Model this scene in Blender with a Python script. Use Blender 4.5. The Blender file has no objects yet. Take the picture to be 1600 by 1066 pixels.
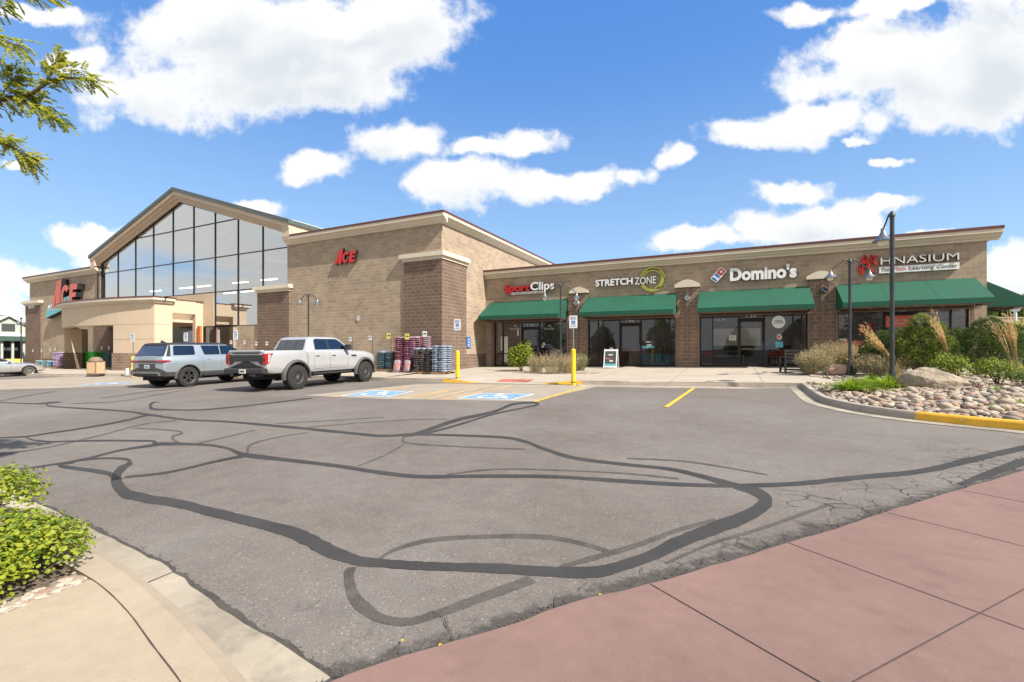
import bpy, bmesh, math, random
from math import radians, sin, cos, pi, sqrt, atan2
from mathutils import Vector, Matrix, noise
random.seed(7)
S = bpy.context.scene
COL = S.collection
# ---------------------------------------------------------------- camera
FOC, CX, HZ = 710.0, 800.0, 547.0
YAW = radians(25.8)
FX, FY = -sin(YAW), cos(YAW)
RX, RY = cos(YAW), sin(YAW)
cam_d = bpy.data.cameras.new("camera")
cam = bpy.data.objects.new("camera", cam_d); COL.objects.link(cam)
cam.location = (0, 0, 0); cam.rotation_euler = (radians(90), 0, YAW)
cam_d.sensor_width = 36; cam_d.lens = FOC / 1600 * 36
cam_d.shift_y = 14.0 / 1600
cam_d.clip_start = 0.05; cam_d.clip_end = 6000
S.camera = cam
# ---------------------------------------------------------------- sun
SUN_EL, SUN_AZ = radians(45), radians(-13.0)          # azimuth measured from +X towards +Y
sv = Vector((cos(SUN_EL) * cos(SUN_AZ), cos(SUN_EL) * sin(SUN_AZ), sin(SUN_EL)))
sun_d = bpy.data.lights.new("sun", 'SUN'); sun_d.energy = 4.5; sun_d.angle = radians(0.55)
sun_d.color = (1.0, 0.94, 0.86)
sun = bpy.data.objects.new("sun", sun_d); COL.objects.link(sun)
sun.rotation_euler = sv.to_track_quat('Z', 'Y').to_euler()
sun.location = (30, 0, 40)
# ---------------------------------------------------------------- view
S.view_settings.view_transform = 'Standard'
S.view_settings.look = 'None'
S.view_settings.gamma = 1
S.view_settings.exposure = 0.86
S.render.engine = 'CYCLES'
S.cycles.max_bounces = 8
S.cycles.transparent_max_bounces = 16
# ---------------------------------------------------------------- world
W = bpy.data.worlds.new("World"); S.world = W; W.use_nodes = True
nt = W.node_tree; nt.nodes.clear()
def N(t, **kw):
    n = nt.nodes.new(t)
    for k, v in kw.items(): setattr(n, k, v)
    return n
def L(a, b): nt.links.new(a, b)
def put(sock, v):
    if hasattr(v, 'is_linked') or isinstance(v, bpy.types.NodeSocket): L(v, sock)
    else: sock.default_value = v
def mth(op, a, b=0.0, c=None, clamp=False):
    n = N('ShaderNodeMath', operation=op); n.use_clamp = clamp
    put(n.inputs[0], a)
    if op not in ('SQRT', 'ABSOLUTE', 'SINE', 'COSINE'): put(n.inputs[1], b)
    if c is not None: put(n.inputs[2], c)
    return n.outputs[0]
def vmt(op, a, b=None, out=0):
    n = N('ShaderNodeVectorMath', operation=op)
    put(n.inputs[0], a)
    if b is not None: put(n.inputs[1], b)
    return n.outputs[out]
def smooth(x, lo, hi, a=0.0, b=1.0):
    n = N('ShaderNodeMapRange', interpolation_type='SMOOTHSTEP')
    put(n.inputs[0], x); n.inputs[1].default_value = lo; n.inputs[2].default_value = hi
    n.inputs[3].default_value = a; n.inputs[4].default_value = b
    return n.outputs[0]
def noi(vec, scale, detail=6, rough=.55, out=0, dist=0.0):
    n = N('ShaderNodeTexNoise'); put(n.inputs['Vector'], vec)
    n.inputs['Scale'].default_value = scale; n.inputs['Detail'].default_value = detail
    n.inputs['Roughness'].default_value = rough; n.inputs['Distortion'].default_value = dist
    return n.outputs[out]
def mixc(f, a, b):
    n = N('ShaderNodeMix', data_type='RGBA'); put(n.inputs[0], f)
    put(n.inputs[6], a if not isinstance(a, tuple) else (*a[:3], 1)); put(n.inputs[7], b if not isinstance(b, tuple) else (*b[:3], 1))
    return n.outputs[2]
sky = N('ShaderNodeTexSky', sky_type='NISHITA'); sky.sun_disc = False
sky.sun_elevation = SUN_EL; sky.sun_rotation = radians(90) - SUN_AZ
sky.altitude = 1800; sky.air_density = 1.0; sky.dust_density = 0.3; sky.ozone_density = 2.0
tc = N('ShaderNodeTexCoord')
dirv = tc.outputs['Generated']
sep = N('ShaderNodeSeparateXYZ'); L(dirv, sep.inputs[0])
fwdc = vmt('DOT_PRODUCT', dirv, (FX, FY, 0), out=1)
rgtc = vmt('DOT_PRODUCT', dirv, (RX, RY, 0), out=1)
fw = mth('MAXIMUM', fwdc, 0.02)
U = mth('DIVIDE', rgtc, fw); V = mth('DIVIDE', sep.outputs[2], fw)
cmb = N('ShaderNodeCombineXYZ'); L(U, cmb.inputs[0]); L(V, cmb.inputs[1])
uv = cmb.outputs[0]
warp = noi(uv, 3.0, 3, .55, out=1)
w2 = vmt('SUBTRACT', warp, (.5, .5, .5)); w3 = vmt('MULTIPLY', w2, (.22, .16, 0))
warpb = vmt('MULTIPLY', vmt('SUBTRACT', noi(uv, 14, 4, .6, out=1), (.5, .5, .5)), (.05, .045, 0)); uvw = vmt('ADD', vmt('ADD', uv, w3), warpb)
BL = [ # cloud masses on the sky, photo-degree grid
 (430,62,250,80),(255,150,120,52),(625,62,105,42),(420,125,190,62),(120,88,75,24),(560,20,150,30),(330,30,120,50),(520,120,120,50),
 (490,268,52,20),(578,232,68,36),(640,222,60,30),(828,218,58,24),(745,228,60,16),
 (720,292,105,38),(850,300,72,26),(930,292,60,20),(985,278,40,22),(1032,250,34,24),
 (1400,105,165,62),(1560,95,120,100),(1500,165,150,48),(1290,192,130,32),(1160,208,80,24),(1262,12,58,16),(1420,10,150,14),(1560,5,80,30),(1330,70,80,40),
 (1235,297,68,19),(1290,345,95,32),(1385,322,42,14),(1100,378,80,18),(1195,362,90,26),(1390,262,26,9),(1365,226,28,8),(1455,362,46,10),
 (1600,430,70,42),(128,362,58,18),(55,430,80,30),(400,325,45,16),(42,240,26,9),(-10,480,90,40),(165,390,60,14),(50,8,90,16)]
fld = None
for cx, cy, rx, ry in BL:
    d = vmt('SUBTRACT', uvw, ((cx - CX) / FOC, (HZ - cy) / FOC, 0))
    d = vmt('MULTIPLY', d, (FOC / (rx * 1.17), FOC / (ry * 1.25), 0))
    l = vmt('LENGTH', d, out=1)
    fld = l if fld is None else mth('SMOOTH_MIN', fld, l, .35)
fld = mth('SUBTRACT', 1.0, fld)
fl2 = None        # the same masses seen a little higher: what hangs over a point, so that cloud bases turn grey
for cx, cy, rx, ry in [q for q in BL if q[2] * q[3] > 1800]:
    d = vmt('SUBTRACT', uvw, ((cx - CX) / FOC, (HZ - cy) / FOC - .055, 0))
    l = vmt('LENGTH', vmt('MULTIPLY', d, (FOC / (rx * 1.17), FOC / (ry * 1.25), 0)), out=1)
    fl2 = l if fl2 is None else mth('SMOOTH_MIN', fl2, l, .35)
fl2 = mth('SUBTRACT', 1.0, fl2)
n1 = noi(uv, 9.0, 10, .62); n0 = noi(uv, 3.6, 4, .5); n1c = mth('ADD', mth('MULTIPLY', mth('SUBTRACT', n1, .5), 1.7), mth('MULTIPLY', mth('SUBTRACT', n0, .5), .9))
n2 = noi(uv, 2.5, 4, .5)
ff = mth('ADD', fld, n1c)
front = smooth(ff, 0.0, 0.46)
front = mth('MULTIPLY', front, smooth(fwdc, 0.15, 0.35))
thick = smooth(ff, 0.1, 1.0)
# clouds of the sky that is not in the picture
hz = mth('ADD', mth('MAXIMUM', sep.outputs[2], 0.0), 0.18)
gx = mth('DIVIDE', sep.outputs[0], hz); gy = mth('DIVIDE', sep.outputs[1], hz)
cg = N('ShaderNodeCombineXYZ'); L(gx, cg.inputs[0]); L(gy, cg.inputs[1])
nb = noi(cg.outputs[0], 0.9, 8, .55)
back = mth('MULTIPLY', smooth(nb, .30, .52), smooth(fwdc, 0.30, 0.12))
mask = mth('MAXIMUM', front, back)
mask = mth('MULTIPLY', mask, smooth(sep.outputs[2], -0.01, 0.02))
# sky colour: physical sky, slightly saturated, pale near the horizon
hsv = N('ShaderNodeHueSaturation'); L(sky.outputs[0], hsv.inputs['Color'])
hsv.inputs['Hue'].default_value = .502; hsv.inputs['Saturation'].default_value = 1.06; hsv.inputs['Value'].default_value = 1.55
el = smooth(sep.outputs[2], 0.0, 0.62)
grad = mixc(el, (2.5, 3.9, 5.3), (.54, 1.68, 4.4))
skyc = mixc(.82, hsv.outputs[0], grad)
n3 = noi(vmt('MULTIPLY', uvw, (1, 1.7, 1)), 3.4, 3, .5)
shade = mth('MULTIPLY', smooth(mth('ADD', mth('ADD', fl2, mth('MULTIPLY', mth('SUBTRACT', n3, .5), 2.2)), mth('MULTIPLY', mth('SUBTRACT', n1, .5), 1.0)), .0, 1.25), smooth(ff, .12, .6))
ccol = mixc(mth('MULTIPLY', shade, .95), (5.9, 5.9, 5.8), (4.2, 4.5, 4.75))
ccol = mixc(mth('MULTIPLY', back, .6), ccol, (4.3, 4.2, 3.9))
wis = mth('MULTIPLY', mask, .97)
fin = mixc(wis, skyc, ccol)
bg = N('ShaderNodeBackground'); L(fin, bg.inputs[0]); bg.inputs[1].default_value = 0.1
wo = N('ShaderNodeOutputWorld'); L(bg.outputs[0], wo.inputs[0])
W.cycles.sampling_method = 'MANUAL'; W.cycles.sample_map_resolution = 1024

# ---------------------------------------------------------------- where things stand
def clampf(v, a, b): return max(a, min(b, v))
def G(X, Y): return -1.55 + 0.0137 * clampf(Y, -20, 26) + 0.008 * clampf(X, -60, 30)
def ray(px, D):
    t = (px - CX) / FOC
    return (FX + t * RX) * D, (FY + t * RY) * D
def gnd(px, py, dz=0.0):
    D = 10.0
    for _ in range(40):
        X, Y = ray(px, D)
        D = -(G(X, Y) + dz) * FOC / (py - HZ)
        D = min(D, 400)
    X, Y = ray(px, D)
    return Vector((X, Y, G(X, Y) + dz))
def onY(px, Y):                 # point of the wall plane Y at photo column px -> X, depth
    t = (px - CX) / FOC
    D = Y / (FY + t * RY)
    return (FX + t * RX) * D, D
def wx(px, Y): return onY(px, Y)[0]
def wz(px, py, Y): return (HZ - py) / FOC * onY(px, Y)[1]
def floorz(X): return -0.87 + 0.0143 * clampf(X, -70, 12)
YS, YA, XA = 26.4, 21.3, -14.7   # shop-row front wall, hardware-store front wall, its side wall
def lerp(a, b, t): return a + (b - a) * t
def interp(tab, x):
    if x <= tab[0][0]: return tab[0][1]
    for (a, va), (b, vb) in zip(tab, tab[1:]):
        if x <= b: return lerp(va, vb, (x - a) / (b - a))
    return tab[-1][1]
KERB = [(-90, 12.3), (-45, 12.5), (-38, 13.4), (-32, 15.4), (-24, 16.7)]
for _px, _py in ((600, 595.5), (690, 597.5), (800, 600), (905, 601.0), (1000, 602.6), (1142, 604.4), (1256, 606)):
    _p = gnd(_px, _py); KERB.append((_p.x, _p.y))
KERB.append((9.0, KERB[-1][1]))
XR = [wx_ for wx_ in (gnd(703, 597.6).x, gnd(748, 598.5).x, gnd(848, 600.2).x, gnd(903, 601).x)]
def kerb_h(X): return interp([(XR[0], .15), (XR[1], .015), (XR[2], .015), (XR[3], .15)], X)
def yk(X): return interp(KERB, X)
def SW(X, Y):                    # top of the pavement
    y0 = yk(X); yb = YS if X > XA else YA
    z0 = G(X, y0) + .15
    z = lerp(z0, floorz(X), clampf((Y - y0) / (yb - y0), 0, 1))
    drop = (.15 - kerb_h(X)) * clampf(1 - (Y - y0) / 1.6, 0, 1)
    return z - drop

# ---------------------------------------------------------------- materials
MATS = {}
class NT:
    def __init__(s, name):
        s.m = bpy.data.materials.new(name); s.m.use_nodes = True
        s.t = s.m.node_tree; s.b = s.t.nodes['Principled BSDF']; s.o = s.t.nodes['Material Output']
    def n(s, t, **kw):
        x = s.t.nodes.new(t)
        for k, v in kw.items(): setattr(x, k, v)
        return x
    def l(s, a, b): s.t.links.new(a, b)
    def put(s, sock, v):
        if isinstance(v, bpy.types.NodeSocket): s.l(v, sock)
        else:
            if isinstance(v, tuple) and len(v) == 3 and sock.type == 'RGBA': v = (*v, 1)
            sock.default_value = v
    def math(s, op, a, b=0.0, clamp=False):
        x = s.n('ShaderNodeMath', operation=op); x.use_clamp = clamp
        s.put(x.inputs[0], a); s.put(x.inputs[1], b); return x.outputs[0]
    def noise(s, vec, scale, detail=4, rough=.55, dist=0.0):
        x = s.n('ShaderNodeTexNoise'); s.put(x.inputs['Vector'], vec); x.inputs['Scale'].default_value = scale
        x.inputs['Detail'].default_value = detail; x.inputs['Roughness'].default_value = rough; x.inputs['Distortion'].default_value = dist
        return x.outputs[0]
    def ramp(s, v, lo, hi, a=0.0, b=1.0):
        x = s.n('ShaderNodeMapRange'); s.put(x.inputs[0], v)
        for i, q in enumerate((lo, hi, a, b)): x.inputs[i + 1].default_value = q
        return x.outputs[0]
    def mix(s, f, a, b, mode='MIX'):
        x = s.n('ShaderNodeMix', data_type='RGBA', blend_type=mode); s.put(x.inputs[0], f); s.put(x.inputs[6], a); s.put(x.inputs[7], b)
        return x.outputs[2]
    def bump(s, h, strength=.3, dist=.01, prev=None):
        x = s.n('ShaderNodeBump'); x.inputs['Strength'].default_value = strength; x.inputs['Distance'].default_value = dist
        s.put(x.inputs['Height'], h)
        if prev is not None: s.l(prev, x.inputs['Normal'])
        return x.outputs[0]
    def set(s, **kw):
        for k, v in kw.items(): s.put(s.b.inputs[k.replace('_', ' ')], v)
def geo(q): return q.n('ShaderNodeNewGeometry').outputs['Position']
def objc(q): return q.n('ShaderNodeTexCoord').outputs['Object']
def dark(c, k): return tuple(v * k for v in c)
def mat(name, col, rough=.7, var=.12, vs=3.0, fine=.05, fs=60.0, bump=0.0, bs=40.0, bd=.01, metal=0.0, coat=0.0, local=False, rvar=.08, spec=.5):
    q = NT(name); P = objc(q) if local else geo(q)
    a = q.noise(P, vs, 5, .6); b = q.noise(P, fs, 3, .6)
    f = q.math('ADD', q.ramp(a, .3, .7, 1 - var, 1 + var), q.ramp(b, .3, .7, -fine, fine))
    vv = q.n('ShaderNodeVectorMath', operation='SCALE'); vv.inputs[0].default_value = col; q.l(f, vv.inputs[3])
    q.set(Base_Color=vv.outputs[0], Metallic=metal, Roughness=q.ramp(a, .3, .7, rough - rvar, min(1, rough + rvar)))
    q.b.inputs['Specular IOR Level'].default_value = spec
    if coat: q.set(Coat_Weight=coat, Coat_Roughness=.05)
    if bump: q.l(q.bump(q.noise(P, bs, 5, .6), bump, bd), q.b.inputs['Normal'])
    MATS[name] = q.m; return q.m
def emit(name, col, s):
    q = NT(name); q.set(Base_Color=col, Emission_Color=col, Emission_Strength=s); MATS[name] = q.m; return q.m
def brickmat(name, c1, c2, mortar, ms=.012, var=.12, hue=None, bw=.406, bh=.2032, mbias=0.0):
    q = NT(name)
    uvn = q.n('ShaderNodeUVMap').outputs[0]
    P = geo(q)
    br = q.n('ShaderNodeTexBrick'); q.l(uvn, br.inputs['Vector'])
    q.put(br.inputs['Color1'], c1); q.put(br.inputs['Color2'], c2); q.put(br.inputs['Mortar'], mortar)
    br.inputs['Scale'].default_value = 1.0; br.inputs['Mortar Size'].default_value = ms
    br.inputs['Mortar Smooth'].default_value = .2; br.inputs['Bias'].default_value = mbias
    br.inputs['Brick Width'].default_value = bw; br.inputs['Row Height'].default_value = bh
    n1 = q.noise(P, .8, 5, .6); n2 = q.noise(P, 26, 5, .7)
    f = q.math('ADD', q.ramp(n1, .3, .7, 1 - var, 1 + var), q.ramp(n2, .25, .75, -.16, .16))
    col = q.n('ShaderNodeVectorMath', operation='SCALE'); q.l(br.outputs[0], col.inputs[0]); q.l(f, col.inputs[3])
    q.set(Base_Color=col.outputs[0], Roughness=.92)
    q.b.inputs['Specular IOR Level'].default_value = .2
    h = q.math('ADD', q.math('MULTIPLY', br.outputs[1], -1.0), q.math('MULTIPLY', n2, .9))
    q.l(q.bump(h, .55, .012), q.b.inputs['Normal'])
    MATS[name] = q.m; return q.m
def glassmat(name, tint, refl=.10, k=1.0, rough=.0):
    q = NT(name); q.t.nodes.remove(q.b)
    tr = q.n('ShaderNodeBsdfTransparent'); q.put(tr.inputs[0], tint)
    gl = q.n('ShaderNodeBsdfGlossy'); gl.inputs['Roughness'].default_value = rough; q.put(gl.inputs[0], (.95, .97, 1.0))
    lw = q.n('ShaderNodeLayerWeight'); lw.inputs[0].default_value = .5
    f = q.math('ADD', q.math('MULTIPLY', q.math('POWER', lw.outputs['Facing'], 3.0), k), refl, clamp=True)
    wv = q.noise(geo(q), .6, 2, .5); q.l(q.bump(wv, .06, .05), gl.inputs['Normal'])
    mx = q.n('ShaderNodeMixShader'); q.l(f, mx.inputs[0]); q.l(tr.outputs[0], mx.inputs[1]); q.l(gl.outputs[0], mx.inputs[2])
    q.l(mx.outputs[0], q.o.inputs[0]); MATS[name] = q.m; return q.m

# ---------------------------------------------------------------- mesh building
class MB:
    def __init__(s): s.v = []; s.f = []; s.mi = []
    def add(s, vs, fs, m=0):
        o = len(s.v); s.v += [tuple(v) for v in vs]
        for f in fs: s.f.append([i + o for i in f]); s.mi.append(m)
        return s
    def box(s, x0, x1, y0, y1, z0, z1, m=0):
        x0, x1 = min(x0, x1), max(x0, x1); y0, y1 = min(y0, y1), max(y0, y1); z0, z1 = min(z0, z1), max(z0, z1)
        vs = [(x, y, z) for z in (z0, z1) for y in (y0, y1) for x in (x0, x1)]
        return s.add(vs, [(0, 2, 3, 1), (4, 5, 7, 6), (0, 1, 5, 4), (2, 6, 7, 3), (0, 4, 6, 2), (1, 3, 7, 5)], m)
    def obox(s, c, ax, hl, m=0):          # oriented box: centre, three axes, half lengths
        c = Vector(c); a = [Vector(q).normalized() * h for q, h in zip(ax, hl)]
        vs = [c + a[0] * i + a[1] * j + a[2] * k for k in (-1, 1) for j in (-1, 1) for i in (-1, 1)]
        return s.add(vs, [(0, 2, 3, 1), (4, 5, 7, 6), (0, 1, 5, 4), (2, 6, 7, 3), (0, 4, 6, 2), (1, 3, 7, 5)], m)
    def tube(s, pts, r, n=10, m=0, cap=True):
        pts = [Vector(p) for p in pts]; k = len(pts)
        rs = r if isinstance(r, (list, tuple)) else [r] * k
        rings = []; prev = None
        for i, p in enumerate(pts):
            d = (pts[min(i + 1, k - 1)] - pts[max(i - 1, 0)]).normalized()
            if prev is None:
                a = d.orthogonal().normalized()
            else:
                a = (prev - d * prev.dot(d)); a = a.normalized() if a.length > 1e-6 else d.orthogonal().normalized()
            prev = a; b = d.cross(a)
            rings.append([p + (a * cos(2 * pi * j / n) + b * sin(2 * pi * j / n)) * rs[i] for j in range(n)])
        vs = [v for rg in rings for v in rg]; fs = []
        for i in range(k - 1):
            for j in range(n):
                fs.append((i * n + j, i * n + (j + 1) % n, (i + 1) * n + (j + 1) % n, (i + 1) * n + j))
        if cap: fs.append(tuple(range(n))[::-1]); fs.append(tuple((k - 1) * n + j for j in range(n)))
        return s.add(vs, fs, m)
    def lathe(s, prof, c=(0, 0, 0), n=20, m=0, axis='z'):
        vs = []; fs = []; k = len(prof)
        for r, h in prof:
            for j in range(n):
                a = 2 * pi * j / n
                p = (r * cos(a), r * sin(a), h) if axis == 'z' else (r * cos(a), h, r * sin(a))
                vs.append((p[0] + c[0], p[1] + c[1], p[2] + c[2]))
        for i in range(k - 1):
            for j in range(n):
                q = (i * n + j, i * n + (j + 1) % n, (i + 1) * n + (j + 1) % n, (i + 1) * n + j)
                fs.append(q if axis == 'z' else q[::-1])
        return s.add(vs, fs, m)
    def prism(s, poly, y0, y1, m=0, plane='xz'):   # extrude an outline in x,z along y (or x,y along z, or y,z along x)
        k = len(poly); vs = []
        for h in (y0, y1):
            for a, b in poly:
                vs.append((a, h, b) if plane == 'xz' else (a, b, h) if plane == 'xy' else (h, a, b))
        fs = [tuple(range(k)), tuple(range(2 * k - 1, k - 1, -1))]
        for i in range(k): j = (i + 1) % k; fs.append((i, i + k, j + k, j))
        return s.add(vs, fs, m)
    def quad(s, a, b, c, d, m=0): return s.add([a, b, c, d], [(0, 1, 2, 3)], m)
    def grid(s, fn, nu, nv, m=0):
        vs = [fn(i / nu, j / nv) for j in range(nv + 1) for i in range(nu + 1)]
        fs = [(j * (nu + 1) + i, j * (nu + 1) + i + 1, (j + 1) * (nu + 1) + i + 1, (j + 1) * (nu + 1) + i) for j in range(nv) for i in range(nu)]
        return s.add(vs, fs, m)
    def build(s, name, mats, parent=None, smooth=None, uv=True, fixn=True, bevel=0.0):
        me = bpy.data.meshes.new(name); me.from_pydata(s.v, [], s.f); me.update()
        if not isinstance(mats, (list, tuple)): mats = [mats]
        for q in mats: me.materials.append(MATS[q] if isinstance(q, str) else q)
        for p, i in zip(me.polygons, s.mi): p.material_index = i
        if fixn or bevel:
            bm = bmesh.new(); bm.from_mesh(me)
            if fixn: bmesh.ops.recalc_face_normals(bm, faces=bm.faces)
            bm.to_mesh(me); bm.free()
        if uv:
            ul = me.uv_layers.new(name='uv').data
            for p in me.polygons:
                n = p.normal
                for li in p.loop_indices:
                    c = me.vertices[me.loops[li].vertex_index].co
                    if abs(n.z) > .8: ul[li].uv = (c.x, c.y)
                    elif abs(n.x) > abs(n.y): ul[li].uv = (c.y + .1, c.z)
                    else: ul[li].uv = (c.x, c.z)
        if smooth is not None:
            me.shade_smooth()
            me.set_sharp_from_angle(angle=radians(smooth))
        o = bpy.data.objects.new(name, me); COL.objects.link(o)
        if parent is not None: o.parent = parent
        if bevel:
            md = o.modifiers.new('bevel', 'BEVEL'); md.width = bevel; md.segments = 2; md.limit_method = 'ANGLE'; md.angle_limit = radians(40)
        return o
def tag(o, label, cat, group=None, kind=None):
    if label: o['label'] = label
    if cat: o['category'] = cat
    if group: o['group'] = group
    if kind: o['kind'] = kind
    return o
def struct(o): o['kind'] = 'structure'; return o
def empty(name, loc=(0, 0, 0), rz=0.0):
    o = bpy.data.objects.new(name, None); COL.objects.link(o); o.location = loc; o.rotation_euler = (0, 0, rz); o.empty_display_size = .2
    return o
def kids(o): return [c for c in bpy.data.objects if c.parent == o]
def copy_tree(o, kmap, parent=None):
    c = o.copy(); COL.objects.link(c)
    if parent is not None: c.parent = parent
    for ch in kmap.get(o.name, []): copy_tree(ch, kmap, c)
    return c
def kid_map(o, d=None):
    d = {} if d is None else d
    d[o.name] = kids(o)
    for c in d[o.name]: kid_map(c, d)
    return d
def text(s, x0, x1, z0, z1, y, depth, material, name, parent, shear=0.0, bold=0.0, back=None, drift=0.0, frame=None, keep=False, face='-y'):
    """lettering that fills the box x0..x1, z0..z1 on the wall plane y, facing -Y"""
    cu = bpy.data.curves.new('t', 'FONT'); cu.body = s; cu.size = 1; cu.shear = shear; cu.offset = bold; cu.extrude = .5; cu.resolution_u = 3
    ob = bpy.data.objects.new('t', cu); COL.objects.link(ob)
    dg = bpy.context.evaluated_depsgraph_get(); dg.update()
    me = bpy.data.meshes.new_from_object(ob.evaluated_get(dg))
    bpy.data.objects.remove(ob); bpy.data.curves.remove(cu)
    xs = [v.co.x for v in me.vertices]; ys = [v.co.y for v in me.vertices]
    a, b, c, d = min(xs), max(xs), min(ys), max(ys)
    kx = (x1 - x0) / (b - a); kz = (z1 - z0) / (d - c)
    if keep: kx = kz = min(kx, kz)
    for v in me.vertices:
        X = x0 + (v.co.x - a) * kx; Z = z0 + (v.co.y - c) * kz; Y = (y - depth) if v.co.z > 0 else y
        v.co = (X, Y, Z)
    me.materials.clear(); me.materials.append(MATS[material])
    if back: me.materials.append(MATS[back])
    for p in me.polygons: pass
    me.update()
    for p in me.polygons: p.material_index = 1 if (back and abs(p.normal.y) < .9) else 0
    o = bpy.data.objects.new(name, me); COL.objects.link(o); o.parent = parent
    return o
# ---------------------------------------------------------------- the materials of the place
def asphalt_mat():
    q = NT('asphalt'); P = geo(q)
    a = q.noise(P, .30, 7, .68); b = q.noise(P, 4.0, 6, .7); c = q.noise(P, 105, 4, .85)
    vo = q.n('ShaderNodeTexVoronoi'); q.l(P, vo.inputs['Vector']); vo.inputs['Scale'].default_value = 95
    f = q.math('ADD', q.ramp(a, .3, .7, .78, 1.16), q.ramp(b, .3, .7, -.11, .11))
    f = q.math('ADD', f, q.ramp(c, .35, .65, -.40, .40))
    st = q.ramp(vo.outputs['Color'], .80, .95, 0, .75)
    f = q.math('ADD', f, st)
    base = q.mix(q.ramp(a, .35, .65), (.158, .136, .117), (.156, .139, .124))
    col = q.n('ShaderNodeVectorMath', operation='SCALE'); q.l(base, col.inputs[0]); q.l(f, col.inputs[3])
    # alligator cracking that belongs to the worn strip beside the red pavement
    e0 = gnd(1032, 906); e1 = gnd(1600, 736)
    n_ = Vector((-(e1.y - e0.y), e1.x - e0.x, 0)).normalized()
    dd = q.n('ShaderNodeVectorMath', operation='DOT_PRODUCT'); q.l(P, dd.inputs[0]); dd.inputs[1].default_value = n_
    dist = q.math('SUBTRACT', dd.outputs['Value'], n_.dot(Vector((e0.x, e0.y, 0))))
    wn = q.noise(P, .9, 3, .5)
    edge = q.math('ADD', dist, q.ramp(wn, .3, .7, -.55, .45))
    msk = q.ramp(edge, .75, .25)
    nw = q.n('ShaderNodeTexNoise'); q.l(P, nw.inputs['Vector']); nw.inputs['Scale'].default_value = 3.0; nw.inputs['Detail'].default_value = 3
    wp = q.n('ShaderNodeVectorMath', operation='MULTIPLY_ADD'); q.l(nw.outputs['Color'], wp.inputs[0]); wp.inputs[1].default_value = (.3, .3, 0); q.l(P, wp.inputs[2])
    v2 = q.n('ShaderNodeTexVoronoi', feature='DISTANCE_TO_EDGE'); q.l(wp.outputs[0], v2.inputs['Vector']); v2.inputs['Scale'].default_value = 4.2
    al_ = Vector((e1.x - e0.x, e1.y - e0.y, 0)).normalized(); sd_ = q.n('ShaderNodeVectorMath', operation='DOT_PRODUCT'); q.l(P, sd_.inputs[0]); sd_.inputs[1].default_value = al_
    msk = q.math('MULTIPLY', msk, q.ramp(q.math('SUBTRACT', sd_.outputs['Value'], al_.dot(Vector((e0.x, e0.y, 0)))), -.2, 1.2, .25, 1.0))
    crack = q.math('MULTIPLY', q.ramp(v2.outputs['Distance'], .050, .012), q.math('MULTIPLY', msk, q.ramp(q.noise(P, 1.1, 2), .40, .50)))
    col2 = q.mix(q.math('MULTIPLY', crack, .85), col.outputs[0], (.03, .027, .025))
    # crumbled dark margins along the kerb gutter and the red pavement
    m2 = q.ramp(q.math('ADD', dist, q.ramp(q.noise(P, 6, 4, .7), .3, .7, -.10, .10)), .14, .05)
    col3 = q.mix(q.math('MULTIPLY', m2, .7), col2, (.035, .032, .030))
    q.set(Base_Color=col3, Roughness=.9); q.b.inputs['Specular IOR Level'].default_value = .3
    h = q.math('ADD', c, q.math('MULTIPLY', crack, -2.5))
    q.l(q.bump(h, .5, .006), q.b.inputs['Normal']); MATS['asphalt'] = q.m
asphalt_mat()
def concrete(name, col, joints=None, stain=.10, rough=.88):
    q = NT(name); P = geo(q)
    a = q.noise(P, .7, 6, .65); b = q.noise(P, 9, 5, .6); c = q.noise(P, 170, 2, .7)
    f = q.math('ADD', q.ramp(a, .3, .7, 1 - stain, 1 + stain), q.ramp(b, .3, .7, -.05, .05))
    f = q.math('ADD', f, q.ramp(c, .3, .7, -.10, .10))
    cc = q.n('ShaderNodeVectorMath', operation='SCALE'); cc.inputs[0].default_value = col; q.l(f, cc.inputs[3])
    d_ = q.noise(P, 2.2, 7, .7); cc2 = q.n('ShaderNodeVectorMath', operation='SCALE'); q.l(cc.outputs[0], cc2.inputs[0]); q.l(q.ramp(d_, .52, .72, 1.0, 1 - stain * 1.3), cc2.inputs[3]); cc = cc2
    sp = q.n('ShaderNodeTexVoronoi'); q.l(P, sp.inputs['Vector']); sp.inputs['Scale'].default_value = 5
    spot = q.math('MULTIPLY', q.ramp(sp.outputs['Distance'], .05, .02), .35)
    out = q.mix(spot, cc.outputs[0], dark(col, .5))
    q.set(Base_Color=out, Roughness=rough); q.b.inputs['Specular IOR Level'].default_value = .3
    q.l(q.bump(c, .25, .003), q.b.inputs['Normal']); MATS[name] = q.m
concrete('pavement_concrete', (.385, .335, .27))
concrete('apron_concrete', (.31, .265, .21), stain=.12)
concrete('kerb_concrete', (.36, .31, .255), stain=.18)
concrete('gutter_concrete', (.335, .290, .225), stain=.34)
concrete('tan_pavement', (.35, .285, .205), stain=.08)
concrete('red_concrete', (.205, .128, .108), stain=.14)
mat('joint', (.055, .042, .035), .95, .3, 20)
mat('sealant', (.046, .044, .042), .9, .22, 1.6, .22, 95, bump=.2, bs=90, bd=.003, spec=.25)
mat('sealant_faded', (.082, .072, .064), .9, .28, 4.0, .45, 105, spec=.25)
mat('yellow_paint', (.72, .40, .03), .7, .15, 4, .06, 70)
mat('yellow_faded', (.55, .36, .12), .85, .25, 2.5, .12, 50)
mat('white_paint', (.62, .60, .55), .8, .15, 4, .08, 60)
mat('blue_paint', (.17, .29, .42), .85, .35, 5, .1, 60)
mat('red_pad', (.40, .12, .08), .85, .15, 4, .05, 60)
brickmat('tan_block', (.39, .305, .222), (.305, .235, .172), (.45, .365, .275), ms=.011)
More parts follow.
